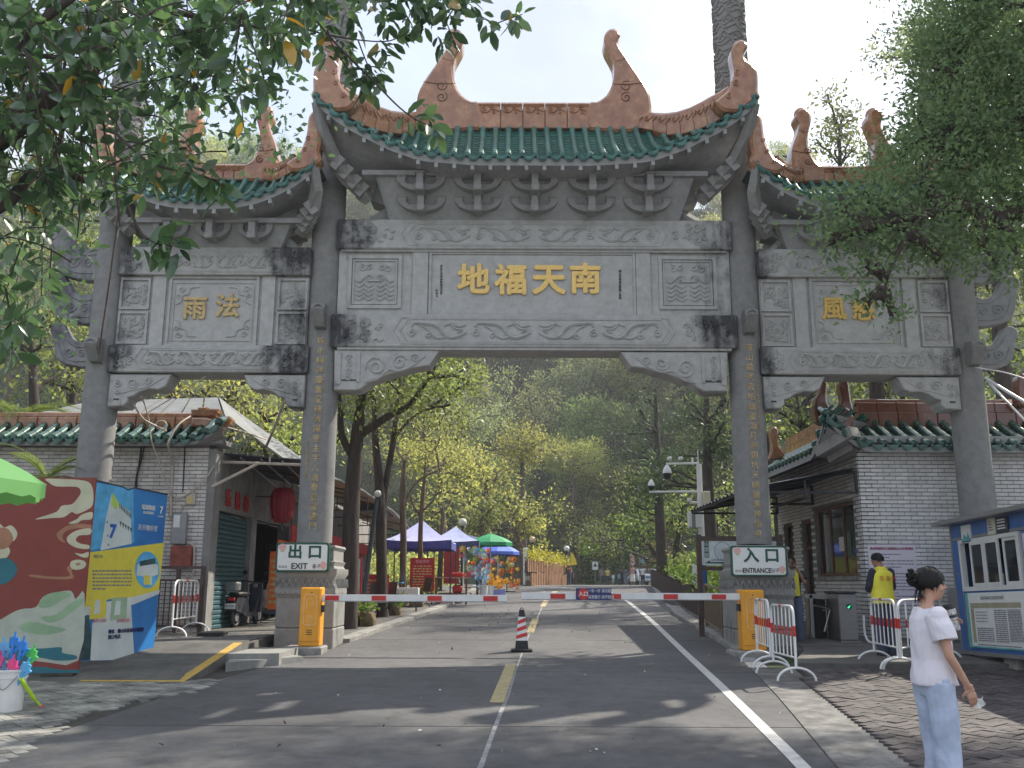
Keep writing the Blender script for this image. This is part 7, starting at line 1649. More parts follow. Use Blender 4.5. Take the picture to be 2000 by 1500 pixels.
decal('sky_patch',[(183,942),(215,947),(260,955),(262,1060),(175,1075)],M_psky,pos,onp,.0015,False)
decal('tower_shape',[(218,965),(222,975),(255,1000),(257,1062),(196,1075),(207,1010)],M_pwh,pos,onp,.003,False);decal('tower_top',[(220,962),(233,985),(226,996),(216,985)],mat('poster_lime',(.45,.6,.12),bump=0),pos,onp,.0045,False)
decal('yellow_band',[(172,1079),(320,1060),(310,1155),(258,1168),(215,1170),(162,1188)],M_pyel,pos,onp,.003,False);decal('white_band',[(312,1152),(258,1166),(205,1176),(161,1188),(160,1205),(262,1180),(310,1160)],M_pwh,pos,onp,.004,False)
decal('tower_shape',[(176,1290),(180,1215),(200,1180),(255,1175),(262,1284),(230,1289)],M_pwh,pos,onp,.0042,False);decal('tree_patch',[(156,1288),(160,1205),(172,1200),(178,1240),(176,1288)],M_ptree,pos,onp,.0045,False)
decal('circle_photo',[(287+24*math.cos(a),1113+36*math.sin(a))for a in[k*math.pi/10 for k in range(20)]],M_psky,pos,onp,.0055,False);decal('house_picture',[(268,1103),(290,1096),(308,1104),(308,1122),(296,1126),(296,1142),(280,1142),(280,1126),(266,1124)],M_pwh,pos,onp,.007,False);decal('house_window',[(272,1096),(302,1090),(303,1101),(272,1106)],M_ptree,pos,onp,.008,False);decal('house_door',[(281,1124),(292,1124),(292,1142),(281,1142)],M_pyel,pos,onp,.008,False)
for(u,v)in((186,1180),(226,1182)):decal('room_picture',[(u-8,v-14),(u+22,v-16),(u+20,v+26),(u-12,v+30)],M_pyel if u<200 else M_mgreen,pos,onp,.006,False);decal('room_picture',[(u,v-8),(u+9,v-8),(u+8,v+18),(u-4,v+20)],M_pwh,pos,onp,.0075,False)
for k in range(8):u=233+3*k;v=983+2.7*k;decal('window_mark',[(u,v),(u+1.6,v+1.4),(u+1.6,v+11),(u,v+9)],M_ptree,pos,onp,.005,False)
for k in range(5):u=233+5*k;v=1018+3*k;decal('window_mark',[(u,v),(u+4,v+1),(u+2.4,v+11)],M_ptree,pos,onp,.005,False)
for(u,v)in((208,1018),(209,1044),(210,1062)):decal('window_mark',[(u,v),(u+2,v),(u+2,v+4),(u,v+4)],M_ptree,pos,onp,.005,False)
mp_=Matrix(((pdir.x,pn.x*-1,0,0),(pdir.y,-pn.y,0,0),(0,0,1,0),(0,0,0,1)));
def ptext(s_,u,v,size,m_,bold=0,nm='printed_text',sx=1.0):
 p=onp(u,v)+pn*.008;text(nm,s_,size,m_,pos,Matrix.Translation(p)@mp_@FRONT,extrude=.001,bold=bold,sx=sx)
ptext('7',219,1039,.28,mat('poster_mark_blue',(.02,.12,.5),bump=0),.012);decal('frame_mark',[(214,1022),(229,1026),(228,1062),(212,1054)],M_pwh,pos,onp,.0045,False)
ptext('7',314,997,.16,M_white,.006);ptext('铂涛集团',289,992,.085,M_white,.002);ptext('PLATENO',289,1002,.06,M_white,.001);ptext('天天睡好觉',288,1032,.10,M_white);ptext('7天连锁酒店',313,1009,.03,M_white)
mt=MB();r_=random.Random(3)
for k in range(6):
 u=180
 while u<256:
  w=r_.uniform(3,8);
  if not(k==5 and u>205):a_,b2=onp(u,1115+7*k)+pn*.006,onp(min(u+w,257),1115+7*k)+pn*.006;mt.add([a_-Vector((0,0,.011)),b2-Vector((0,0,.011)),b2+Vector((0,0,.011)),a_+Vector((0,0,.011))],[(0,1,2,3)])
  u+=w+1.3
build('printed_text',mt,M_print,pos,fix=False);ptext('酒店介绍',191,1087,.05,M_print);ptext('地址：佛山市南海区西樵镇',246,1232,.07,M_navy,.001);ptext('预订电话：',225,1244,.07,M_navy,.001);ptext('豪华大床房',194,1212,.06,M_ppink,.001);ptext('豪华双床房',240,1212,.06,M_ppink,.001)
build('torn_edge',MB().tube([tuple(p)for p in(onp(184,938),onp(200,941),onp(215,945),onp(240,951),onp(250,957),onp(262,953),onp(290,958),onp(327,966))],.012,5),M_soil,pos)
# green market umbrella, bucket of water toys
UC=P(-140,900,11.4);ur=1.36;zr=zat(942,11.4,60);um=thing('green_umbrella','bright green market umbrella poking in at the left edge','umbrella',(UC.x,UC.y,gz(11.4)))
M_ugreen=leafmat('umbrella_green',(.15,.38,.13),(.20,.44,.17),trans=.3,gloss=.5)
for k in range(8):
 a0,a1=R(45*k+10),R(45*k+55);m=MB();f=lambda a,r,z:(UC.x+math.cos(a)*r,UC.y+math.sin(a)*r,z)
 m.grid(lambda i,j:(lambda p0,p1:tuple(Vector(p0).lerp(Vector(p1),i)))(f(a0,ur*(1-j),zr+.66*j**.85),f(a1,ur*(1-j),zr+.66*j**.85)),4,6)
 m.grid(lambda i,j:tuple(Vector(f(a0,ur,zr)).lerp(Vector(f(a1,ur,zr)),i)+Vector((0,0,-.17*j+(.02*math.sin(i*19)*j)))),8,1);build('canopy_panel',m,M_ugreen,um,smooth=50)
build('pole',MB().cyl((UC.x,UC.y,gz(11.4)),(UC.x,UC.y,zr+.66),.024),M_white,um);build('base',MB().lathe([(.28,0),(.28,.06),(.06,.1)],(UC.x,UC.y,gz(11.4)),20),M_kerb,um)
for k in range(8):a0=R(45*k+10);build('rib',MB().tube([(UC.x,UC.y,zr+.62),(UC.x+math.cos(a0)*ur,UC.y+math.sin(a0)*ur,zr-.01)],.008,4),M_white,um)
bp_=G(14,1390);bk=thing('toy_bucket','white plastic bucket full of bright water guns at the left edge','bucket',tuple(bp_));m=MB();hB=.46
m.lathe([(.145,0),(.15,.02),(.165,hB*.78),(.178,hB*.79),(.178,hB*.84),(.168,hB*.85),(.172,hB*.93),(.184,hB*.95),(.184,hB),(.165,hB),(.15,.05),(0.01,.05)],tuple(bp_),28,caps=False);build('body',m,M_white,bk,smooth=40)
build('handle',MB().tube(catmull([(bp_.x-.1,bp_.y-.15,bp_.z+hB*.85),(bp_.x+.02,bp_.y-.2,bp_.z+hB*.55),(bp_.x+.14,bp_.y-.13,bp_.z+hB*.85)],6),.006,6),M_alu,bk)
tcol={'blue':(.03,.25,.75),'pink':(.85,.08,.28),'green':(.12,.62,.12),'lime':(.55,.85,.05),'sky':(.12,.45,.8)};TC={k:mat('toy_'+k,v,rough=.3,bump=0,coat=.3,var=.05)for k,v in tcol.items()}
rt_=random.Random(4)
for k,(dx,dy,h,c,lean)in enumerate(((.05,-.05,.32,'blue',.15),(-.03,0,.36,'blue',.05),(.09,.03,.24,'green',.3),(-.09,-.06,.22,'pink',-.2),(.03,-.1,.12,'pink',.1),(.11,-.08,.1,'sky',.4),(-.1,.05,.3,'sky',-.1))):
 b0=Vector((bp_.x+dx,bp_.y+dy,bp_.z+hB*.6));d=Vector((lean,0,1)).normalized();e=b0+d*(h+hB*.4);m=MB();m.tube([b0,e],.022,8);m.boxr(tuple(e-d*.06),(.10,.035,.09),ry=lean);m.boxr(tuple(e-d*.13+Vector((.05,0,0))),(.03,.025,.1),ry=lean+.5);m.tube([e,e+d*.05],.012,6)
 solo('water_gun',m,TC[c],['tall blue water gun at the right of the bucket','tallest deep blue water gun in the bucket middle','green water gun leaning out to the right','pink water gun leaning left in the bucket','short pink water gun at the bucket front','small sky blue nozzle sticking out right','sky blue water gun at the bucket rear'][k],'water gun',smooth=40,group='water guns in the white bucket')
a,b=P(40,1325,bp_.y-.1),G(79,1383);m=MB();m.tube([a,a.lerp(b,.6)],.022,10);s_=solo('bubble_stick',m,TC['lime'],'neon yellow toy stick leaning on the bucket with a pink tip','toy');build('tip',MB().tube([a.lerp(b,.55),a.lerp(b,.68)],.024,10).tube([a.lerp(b,.68),b-Vector((0,0,-.02))],.015,8),TC['lime'],s_);build('tip_cap',MB().ball(tuple(b+Vector((0,0,.02))),.024,8),TC['pink'],s_)
solo('rubber_mat_block',MB().bev(P(395,1232,18.2).x,P(437,1232,18.2).x,17.9,18.5,PL,PL+.07,.01),M_black,'low black rubber block on the platform by the shutter','rubber block')
# ------------------------------------------------------------------ scooters
def scooter(loc,rz,lab,bag=False,box=True):
 t_=thing('electric_scooter',lab,'scooter',loc,rz,'scooters parked at the teal shutter')
 def b(n,mb,m_,**k):return build(n,mb,m_,t_,local=True,**k)
 for y in(-.62,.62):
  w=b('wheel',MB().tube([(0,y+.19*math.cos(R(a)),.22+.19*math.sin(R(a)))for a in range(0,360,15)],.045,8,closed=True),M_black,smooth=60);build('hub',MB().cyl((-.05,y,.22),(.05,y,.22),.1,n=14),M_alu,w,local=True)
 m=MB();m.slab([(-.1,-.85,.50),(-.1,-.8,.36),(-.1,-.45,.30),(-.1,-.25,.22),(-.1,.28,.22),(-.1,.38,.5),(-.1,.50,.85),(-.1,.42,.88),(-.1,.28,.42),(-.1,.12,.30),(-.1,-.1,.32),(-.1,-.18,.60),(-.1,-.75,.66)],(.2,0,0),bevel=.03);b('body',m,M_dsteel,smooth=40)
 m=MB();m.bev(-.13,.13,-.75,-.15,.66,.76,.03);b('seat',m,M_black,smooth=40);m=MB();m.slab([(-.16,.45,.3),(-.16,.55,.6),(-.16,.46,.95),(-.16,.40,.95),(-.16,.42,.6),(-.16,.36,.3)],(.32,0,0),bevel=.03);b('front_shield',m,M_dsteel,smooth=40)
 b('fender',MB().tube([(0,.62+.25*math.cos(R(a)),.22+.25*math.sin(R(a)))for a in range(20,150,15)],.06,6),M_dsteel,smooth=60);b('fork',MB().tube([(0,.46,.85),(0,.62,.22)],.03,8),M_alu)
 b('handlebar',MB().tube(catmull([(-.33,.34,1.02),(-.2,.40,1.0),(0,.43,.97),(.2,.40,1.0),(.33,.34,1.02)],4),.018,8),M_black,smooth=60);b('headlamp',MB().ball((0,.46,.90),.09,12,sq=(1.2,.8,1)),M_alu,smooth=80)
 for s_ in(-1,1):mr=b('mirror',MB().cyl((s_*.26,.38,1.2),(s_*.26,.40,1.2),.055,n=14),M_black);build('stem',MB().tube([(s_*.2,.40,1.0),(s_*.26,.39,1.15)],.007,5),M_black,mr,local=True)
 if box:b('rear_box',MB().bev(-.15,.15,-.98,-.72,.78,.98,.03),M_alu,smooth=30)
 b('tail_lamp',MB().bev(-.08,.08,-.90,-.85,.58,.64,.01),M_red);pl_=b('number_plate',MB().bev(-.12,.12,-.93,-.915,.40,.52,.004),M_swhite)
 tx=text('plate_text','佛山45801',.048,M_navy,None,Matrix());tx.parent=pl_;tx.matrix_local=Matrix.Translation((0,-.932,.46))@FRONT
 b('kickstand',MB().tube([(-.1,-.1,.25),(-.2,-.16,.02)],.012,5),M_alu)
 if bag:
  bg_=thing('tote_bag','pale canvas tote bag hanging from the second scooter handlebar','bag',(loc[0]-.05,loc[1]-.52,loc[2]));m=MB();x,y,z=bg_.location
  m.grid(lambda i,j:(x-.19*(1-.15*j)+.38*(1-.15*j)*i+.01*math.sin(j*9),y-.10*math.sin(math.pi*i)*(1.2-.7*j),z+.38+.42*j),8,6);m.grid(lambda i,j:(x-.19*(1-.15*j)+.38*(1-.15*j)*i,y+.07*math.sin(math.pi*i)*(1.2-.7*j)+.004,z+.38+.42*j),8,6)
  build('bag_body',m,mat('canvas',(.55,.50,.48),rough=.9,bump=.3,bscale=9),bg_,smooth=60)
  for s_ in(-1,1):build('bag_strap',MB().tube(catmull([(x-.09,y+.03*s_,z+.79),(x-.05,y+.01,z+1.0),(x+.0,y,z+1.06),(x+.05,y+.01,z+1.0),(x+.09,y+.03*s_,z+.79)],4),.009,5,flat=.4),MATS['canvas'],bg_)
 return t_
pS=G(462,1226,flat=PL);scooter((pS.x,pS.y+.75,PL),R(-8),'black scooter with grey top box seen from behind at the shutter')
pS2=G(506,1222,flat=PL);scooter((pS2.x+.02,pS2.y+1.5,PL),R(-58),'black scooter turned sideways behind the hanging tote bag',bag=True,box=False)
# ------------------------------------------------------------------ stalls beyond the gate, left side
def pavilion(x0,x1,y0,y1,zr,za,lab,mtop,mval,vdrop=.28):
 t_=thing('canopy_tent',lab,'tent',((x0+x1)/2,(y0+y1)/2,gz(y0)),0,'pointed canopy tents along the left walk');cx,cy=(x0+x1)/2,(y0+y1)/2;cs=[(x0,y0),(x1,y0),(x1,y1),(x0,y1)]
 for k in range(4):
  (ax,ay),(bx,by)=cs[k],cs[(k+1)%4];m=MB();m.grid(lambda i,j:(lerp(lerp(ax,bx,i),cx,j),lerp(lerp(ay,by,i),cy,j),zr+(za-zr)*(j**1.6*.65+j*.35)-.05*math.sin(math.pi*i)*(1-j)),8,6);build('roof_panel',m,mtop,t_,smooth=60)
  m=MB();m.grid(lambda i,j:(lerp(ax,bx,i)+(.012*math.sin(i*30)if ay==by else 0)*0,lerp(ay,by,i)+.012*math.sin(i*30),zr-vdrop*j-.05*math.sin(math.pi*i)*(1-j)),10,2);build('valance',m,mval,t_,smooth=60);build('leg',MB().cyl((ax,ay,gz(ay)),(ax,ay,zr),.022,n=8),M_dsteel,t_)
 build('frame_truss',MB().tube([(x0,y0+.02,zr-.1),(x1,y0+.02,zr-.1)],.014,5).tube([(x1-.02,y0,zr-.1),(x1-.02,y1,zr-.1)],.014,5),M_alu,t_,kind='stuff');return t_
def xa(u,Y):return P(u,1100,Y).x
pavilion(xa(748,31),xa(880,31),31,34,zat(1055,31),zat(1016,32.5),'lavender topped pointed tent with deep blue valance, nearest of the tents',M_lavender,M_tblue)
pavilion(xa(835,36),xa(934,36),36,39,zat(1056,36),zat(1028,37.5),'navy edged pointed tent behind the lavender one',mat('tent_grey',(.33,.36,.55),rough=.7,bump=.1),M_tnavy)
def parasol(u,Y,rpx,v_top,v_rim,lab,m_,n=8,tilt=0):
 c=P(u,1100,Y);r=rpx/FPX*Y;z0,z1=zat(v_rim,Y),zat(v_top,Y);t_=thing('parasol',lab,'parasol',(c.x,Y,gz(Y)),0,'parasols over the stalls')
 for k in range(n):
  a0,a1=2*math.pi*k/n,2*math.pi*(k+1)/n;m=MB();f=lambda a,q:Vector((c.x+math.cos(a)*r*(1-q),Y+math.sin(a)*r*(1-q),z0+(z1-z0)*q**.7));m.grid(lambda i,j:tuple(f(a0,j).lerp(f(a1,j),i)),3,4);m.grid(lambda i,j:tuple(f(a0,0).lerp(f(a1,0),i)-Vector((0,0,.14*j))),3,1);build('canopy_panel',m,m_,t_,smooth=40)
 build('pole',MB().cyl((c.x,Y,gz(Y)),(c.x,Y,z1+.05),.022,n=8),M_white,t_);build('base',MB().lathe([(.25,0),(.25,.06),(.05,.1)],(c.x,Y,gz(Y)),14),M_kerb,t_);return t_
parasol(958,38.5,42,1042,1060,'round green parasol over the toy stall',M_pgreen);parasol(972,44,42,1060,1078,'blue and lavender parasol half hidden behind the green one',mat('parasol_blue',(.10,.17,.62),rough=.6,bump=0,var=.3,scale=1.5));parasol(905,41,42,1044,1056,'low navy parasol between tent and green parasol',M_tnavy)
def stand_board(u0,u1,v0,v1,Y,m_,lab,frame=None,lines=8,lm=None,title=None,tm_=None,nm='sign_board',legs=True,seed=1):
 a,b=P(u0,v1,Y),P(u1,v0,Y);o=solo(nm,MB().box(a.x,b.x,Y,Y+.03,a.z,b.z),m_,lab,'sign board');W=b.x-a.x;H_=b.z-a.z
 if frame:m=MB();rectframe(m,a.x-.02,b.x+.02,a.z-.02,b.z+.02,Y,.04,.012);build('frame',m,frame,o)
 if legs:build('leg',MB().box(a.x+.03,a.x+.07,Y+.03,Y+.06,gz(Y),a.z+.3),M_brownm,o);build('leg',MB().box(b.x-.07,b.x-.03,Y+.03,Y+.06,gz(Y),a.z+.3),M_brownm,o)
 if lines:print_lines('printed_text',o,Matrix.Translation((0,Y-.004,0)),a.x+.1*W,b.x-.1*W,a.z+.06*H_,b.z-.2*H_,lines,lm or M_print,y=0,seed=seed,words=(.04,.14),gap=.03,fill=.4)
 if title:text('title_text',title,W*.15,tm_ or lm or M_print,o,Matrix.Translation(((a.x+b.x)/2,Y-.003,b.z-.10*H_))@FRONT,extrude=.001,bold=.002)
 return o
stand_board(664,706,1090,1205,23.0,mat('board_white',(.66,.63,.62),bump=0),'tall white notice board with red frame beside the left plinth',M_redc,9,M_print,'供奉太岁',M_wood,seed=3)
stand_board(712,760,1122,1162,25.5,M_redc,'wide low red sign board behind the dark lamp pole',None,4,M_gold2,seed=5);stand_board(801,848,1091,1153,30,M_redc,'upright red sign board with yellow lines by the tent',M_redc,9,M_gold2,'祈福吉祥',M_ppink,seed=6)
stand_board(866,897,1070,1140,35.2,mat('banner_wine',(.36,.03,.03),bump=0),'dark red banner hanging at the back of the first tent',None,0,title='平安',tm_=M_gold2,legs=False)
# bollard and leaning lamp pole
p=G(711,1202);bo=thing('striped_post','red and white striped post by the planter blocks','bollard',(p.x,p.y,gz(p.y)))
for k in range(6):build('band',MB().cyl((p.x,p.y,gz(p.y)+.19*k),(p.x,p.y,gz(p.y)+.19*(k+1)),.05,n=12),M_white if k%2 else M_red,bo)
a,b=P(704,1200,23.8),P(736,975,24.2);lpz=thing('lamp_pole','dark leaning lamp pole with a small white globe against the second trunk','street lamp',(a.x,a.y,gz(23.8)));build('pole',MB().tube([(a.x,a.y,gz(23.8)),tuple(b)],[.075,.045],10),M_dsteel,lpz);build('globe',MB().ball(tuple(b+Vector((.02,0,.14))),.09,12),M_swhite,lpz,smooth=80);build('bracket',MB().tube([tuple(b),tuple(b+Vector((.1,0,.04))),tuple(b+Vector((.12,0,-.18)))],.02,6),M_dsteel,lpz)
# stone block planters with plants
def planter(us,Y,lab,seed,n=60,m_leaf=None):
 r=random.Random(seed);t_=thing('stone_planter',lab,'planter',(P(us[0][0],1200,Y).x,Y,gz(Y)),0,'rough stone planters along the left kerb')
 for k,(u0,u1,v0,v1)in enumerate(us):
  a,b=P(u0,v1,Y),P(u1,v0,Y);m=MB();z0=gz(Y)-.02;o=[(a.x,z0),(b.x-.02,z0),(b.x+.02,z0+.5*(b.z-z0)),(b.x-.03,b.z-.02),((a.x+b.x)/2,b.z+.015),(a.x+.02,b.z)];m.slab([(x,Y+.02*k,z)for x,z in o],(0,.42,0),bevel=.035);build('stone_block',m,mat('mossy_stone',(.24,.17,.09),rough=.95,col2=(.09,.075,.045),scale=4,bump=.9,bscale=14,bdist=.03)if 'mossy_stone' not in MATS else MATS['mossy_stone'],t_,smooth=50)
 x0,x1=P(us[0][0],us[0][2],Y).x,P(us[-1][1],us[-1][2],Y).x;zt_=zat(us[0][2],Y);rng=np.random.default_rng(seed)
 C=np.stack([rng.uniform(x0,x1,n),Y+rng.uniform(.05,.5,n),zt_+rng.uniform(0,.22,n)],1);pts=(C[:,None]+rng.normal(size=(n,7,3))*.06).reshape(-1,3)-np.array(ORG[t_]);obj('planting',leaf_mesh('planting',pts,.10,m_leaf or LF_shrub,rng,up=.3),t_)['kind']='stuff'
planter([(640,664,1196,1222),(664,698,1195,1223),(700,729,1196,1220)],22.0,'rough stone planter with white flowers nearest the left plinth',3);planter([(744,757,1183,1200),(757,781,1184,1201)],25.5,'second stone planter with low green plant',4);planter([(798,811,1173,1188),(811,825,1172,1187)],29,'third stone planter under the white bench',5);planter([(820,850,1158,1168)],33,'small yellowing plant box at the red table',6,m_leaf=LF_yel)
# tables, chairs, goods
def table(u0,u1,v,Y,m_,lab,d=.6,seed=0):
 a,b=P(u0,v,Y),P(u1,v,Y);z=a.z;t_=thing('stall_table',lab,'table',((a.x+b.x)/2,Y,gz(Y)));build('tabletop',MB().box(a.x,b.x,Y,Y+d,z-.03,z),m_,t_)
 for x in(a.x+.03,b.x-.03):
  for y in(Y+.03,Y+d-.03):build('leg',MB().box(x-.018,x+.018,y-.018,y+.018,gz(Y),z-.03),M_wood if m_ is not M_blue else M_alu,t_)
 return t_,z,a.x,b.x
tb_,tz,tx0,tx1=table(849,912,1127,31.0,mat('tabletop_pink',(.5,.3,.25),bump=0),'reddish table frame with red goods under the first tent edge');build('shelf',MB().box(tx0+.3,tx1-.05,31.1,31.5,gz(31)+.35,gz(31)+.38),M_wood,tb_)
solo('goods_heap',MB().bev(P(880,1120,31.2).x,P(905,1120,31.2).x,31.15,31.5,tz,tz+.16,.05),M_redc,'bright red cloth bundle on the reddish table','bundle');solo('goods_heap',MB().bev(P(884,1120,31.2).x,P(903,1120,31.2).x,31.2,31.5,gz(31)+.38,gz(31)+.62,.05),M_red,'red box on the lower shelf of the reddish table','box')
table(759,786,1137,28.5,M_psky,'small blue topped folding table near the red sign');table(788,816,1134,30.0,M_alu,'pale grey folding table beside the red sign')
wb=thing('white_bench','long white panel on thin legs behind the boom arm','bench',(P(783,1150,27).x,27,gz(27)));a,b=P(749,1163,27),P(817,1148,27);build('panel',MB().bev(a.x,b.x,27,27.4,a.z,b.z,.01),M_swhite,wb)
for x in(a.x+.06,b.x-.06):build('leg',MB().box(x-.02,x+.02,27.1,27.14,gz(27),a.z),M_dsteel,wb)
def chair(u,v,Y,rz,lab):
 p=P(u,v,Y);t_=thing('mesh_chair',lab,'chair',(p.x,Y,gz(Y)),rz,'dark folding chairs by the stalls');b=lambda n,mb,m_:build(n,mb,m_,t_,local=True)
 b('seat',MB().bev(-.2,.2,-.2,.2,.40,.43,.01),M_dsteel);b('backrest',MB().slab([(-.2,.2,.5),(.2,.2,.5),(.17,.30,.92),(-.17,.30,.92)],(0,.015,0)),M_brownm)
 for s_ in(-1,1):b('leg',MB().tube([(s_*.21,-.24,0),(s_*.21,.16,.5),(s_*.18,.30,.93)],.012,6),M_black);b('leg',MB().tube([(s_*.21,.26,0),(s_*.21,-.18,.42)],.012,6),M_black)
chair(740,1190,24.9,R(20),'dark chair directly behind the lamp pole foot');chair(822,1165,29.2,R(-50),'dark chair with sloping back before the red sign');chair(752,1190,25.4,R(-20),'second dark chair close beside the first')
def pail(u,v,Y,r,h,m_,lab,nm='bucket'):
 p=P(u,v,Y);z=gz(Y);m=MB();m.lathe([(r*.8,0),(r,h),(r*1.06,h),(r*1.06,h*1.03),(r*.92,h*1.03),(r*.75,.04),(.005,.04)],(p.x,Y,z),16,caps=False);return solo(nm,m,m_,lab,nm,smooth=50)
pail(896,1160,32.0,.17,.32,M_alu,'grey bucket under the reddish table end');pail(906,1160,32.6,.12,.3,M_swhite,'narrow white bucket beside the grey one');pail(864,1158,31.0,.2,.2,M_pink,'pinkish tub holding a pale stick');
pail(945,1156,35.5,.15,.42,M_swhite,'white bucket with pinwheels, left of a pair');pail(957,1156,36.2,.15,.40,M_swhite,'white bucket of golden toys, right of the pair')
p=P(974,1157,36.5);m=MB();m.box(p.x-.24,p.x+.24,36.4,36.7,gz(36.5),gz(36.5)+.03)
for s_ in(-1,1):m.box(p.x+s_*.24-.01,p.x+s_*.24+.01,36.4,36.7,gz(36.5),gz(36.5)+.26)
m.box(p.x-.24,p.x+.24,36.39,36.41,gz(36.5),gz(36.5)+.26);m.box(p.x-.24,p.x+.24,36.69,36.71,gz(36.5),gz(36.5)+.26);solo('plastic_crate',m,mat('crate_violet',(.30,.33,.72),bump=0),'violet blue crate of orange toys at the kerb end','crate')
PW=[mat('pinwheel_%s'%n_,c,rough=.35,bump=0,var=.05)for n_,c in(('orange',(.85,.32,.03)),('yellow',(.85,.62,.05)),('red',(.75,.06,.04)),('white',(.75,.78,.8)),('sky',(.2,.5,.75)),('green',(.2,.55,.1)))]
def pin_stand(u,v0,v1,Y,n,spread,lab,seed):
 r=random.Random(seed);p=P(u,v1,Y);t_=thing('pinwheel_stand',lab,'toy stand',(p.x,Y,gz(Y)));z0,z1=gz(Y),zat(v0,Y);build('pole',MB().cyl((p.x,Y,z0),(p.x,Y,z1),.02,n=8),M_black,t_);build('base',MB().box(p.x-.35,p.x+.35,Y-.1,Y+.1,z0,z0+.03),M_black,t_)
 for k in range(n):
  zz=lerp(z0+.75,z1,r.random());c=Vector((p.x+r.gauss(0,spread),Y-.15+r.gauss(0,.1),zz));m=MB();R_=r.uniform(.10,.16);nb=8;mi=r.randrange(6)
  for q in range(nb):
   a=2*math.pi*q/nb;a1=a+.62;e=c+Vector((math.cos(a)*R_,-.02,math.sin(a)*R_));f=c+Vector((math.cos(a1)*R_*.62,-.05,math.sin(a1)*R_*.62));m.add([tuple(c),tuple(e),tuple(f)],[(0,1,2)],0)
  m.cyl(tuple(c+Vector((0,-.06,0))),tuple(c+Vector((0,-.03,0))),R_*.22,n=8,mi=1);build('pinwheel',m,[PW[mi],PW[(mi+2)%6]],t_,fix=False)
pin_stand(931,1072,1162,36.0,46,.24,'tall stand crowded with sunflower pinwheels at the road edge',3);pin_stand(990,1092,1150,40,26,.30,'farther stand of mixed pinwheels under the blue parasol',4)
for k,(u,v,Y,n,lab)in enumerate(((958,1133,36.2,26,'bunch of golden pinwheels standing in the right white bucket'),(974,1137,36.5,34,'heap of orange pinwheels rising from the crate'),(945,1130,35.5,18,'few pale blue pinwheels in the left white bucket'),(1003,1138,41,22,'low bunch of red and yellow toys beyond the crate'))):
 r=random.Random(50+k);p=P(u,v,Y);m=MB()
 for q in range(n):
  c=Vector((p.x+r.gauss(0,.16),Y+r.gauss(0,.08),p.z+r.gauss(0,.12)));m.tube([(p.x,Y,gz(Y)+.25),tuple(c)],.004,3,mi=0)
  for w in range(6):a=w*1.05;e=c+Vector((math.cos(a)*.09,-.02,math.sin(a)*.09));f=c+Vector((math.cos(a+.6)*.06,-.04,math.sin(a+.6)*.06));m.add([tuple(c),tuple(e),tuple(f)],[(0,1,2)],r.randrange(2))
 cs_={0:(1,0),1:(0,1),2:(4,3),3:(2,1)}[k];solo('pinwheel_bunch',m,[PW[cs_[0]],PW[cs_[1]]],lab,'pinwheels',fix=False,kind='stuff')
# far road things
def lamp(u,v0,v1,Y,lab,mg):
 c=P(u,v1,Y);t_=thing('globe_lamp',lab,'street lamp',(c.x,Y,gz(Y)),0,'globe lamps along the far road');z1=zat(v0,Y);build('pole',MB().tube([(c.x,Y,gz(Y)),(c.x,Y,z1-.1)],[.07,.045],8),M_black,t_);build('globe',MB().ball((c.x,Y,z1+.02),.2,12),mg,t_,smooth=80);build('cap',MB().lathe([(.16,-.18),(.08,-.1),(.07,0)],(c.x,Y,z1),10),M_black,t_)
lamp(1040,1055,1112,58,'globe lamp with pale orange globe above the wooden planter',mat('globe_orange',(.75,.52,.35),rough=.3,bump=0));lamp(1107,1072,1106,66,'slim black lamp post with white globe at the planter end',M_swhite);lamp(903,1022,1060,44,'lamp globe showing between the tents',mat('globe_cream',(.6,.58,.45),rough=.3,bump=0))
p=P(1026,1110,56);t_=thing('totem_sign','narrow white upright sign pillar by the left greenery','sign',(p.x,56,gz(56)));z0,z1=gz(56),zat(1070,56);build('pillar',MB().bev(p.x-.13,p.x+.13,56,56.12,z0,z1,.03),M_swhite,t_);build('side_post',MB().box(p.x+.15,p.x+.2,56,56.1,z0,z1-.3),M_sgreen,t_);print_lines('printed_text',t_,Matrix.Translation((0,55.99,0)),p.x-.06,p.x+.06,z0+.7,z1-.5,5,M_wood,y=0,seed=2)
a,b=P(1157,1113,84),P(1168,1097,84);t_=thing('warning_sign','small white sign with black triangle at the hill foot','sign',((a.x+b.x)/2,84,terrain(a.x,84)));build('plate',MB().box(a.x,b.x,84,84.04,a.z,b.z),M_swhite,t_);cxx=(a.x+b.x)/2;czz=(a.z+b.z)/2+.06
build('triangle_mark',MB().slab([(cxx-.17,83.99,czz-.13),(cxx+.17,83.99,czz-.13),(cxx,83.99,czz+.19)],(0,.005,0)),M_ink,t_);build('post',MB().cyl((cxx,84.03,terrain(a.x,84)-.3),(cxx,84.03,a.z),.03,n=6),M_alu,t_)
def flag(u,v0,v1,Y,m_,lab):
 c=P(u,v1,Y);zb,zt2=c.z,zat(v0,Y);t_=thing('feather_flag',lab,'flag',(c.x,Y,gz(Y)),0,'feather flags at the road bend');build('pole',MB().cyl((c.x-.12,Y,gz(Y)),(c.x-.12,Y,zt2+.05),.02,n=6),M_alu,t_);H_=zt2-zb;m=MB();m.slab([(c.x-.1,Y,zb),(c.x+.32,Y,zb+.05),(c.x+.22,Y,zb+H_*.5),(c.x+.06,Y,zb+H_*.85),(c.x-.1,Y,zt2)],(0,.02,0));build('cloth',m,m_,t_)
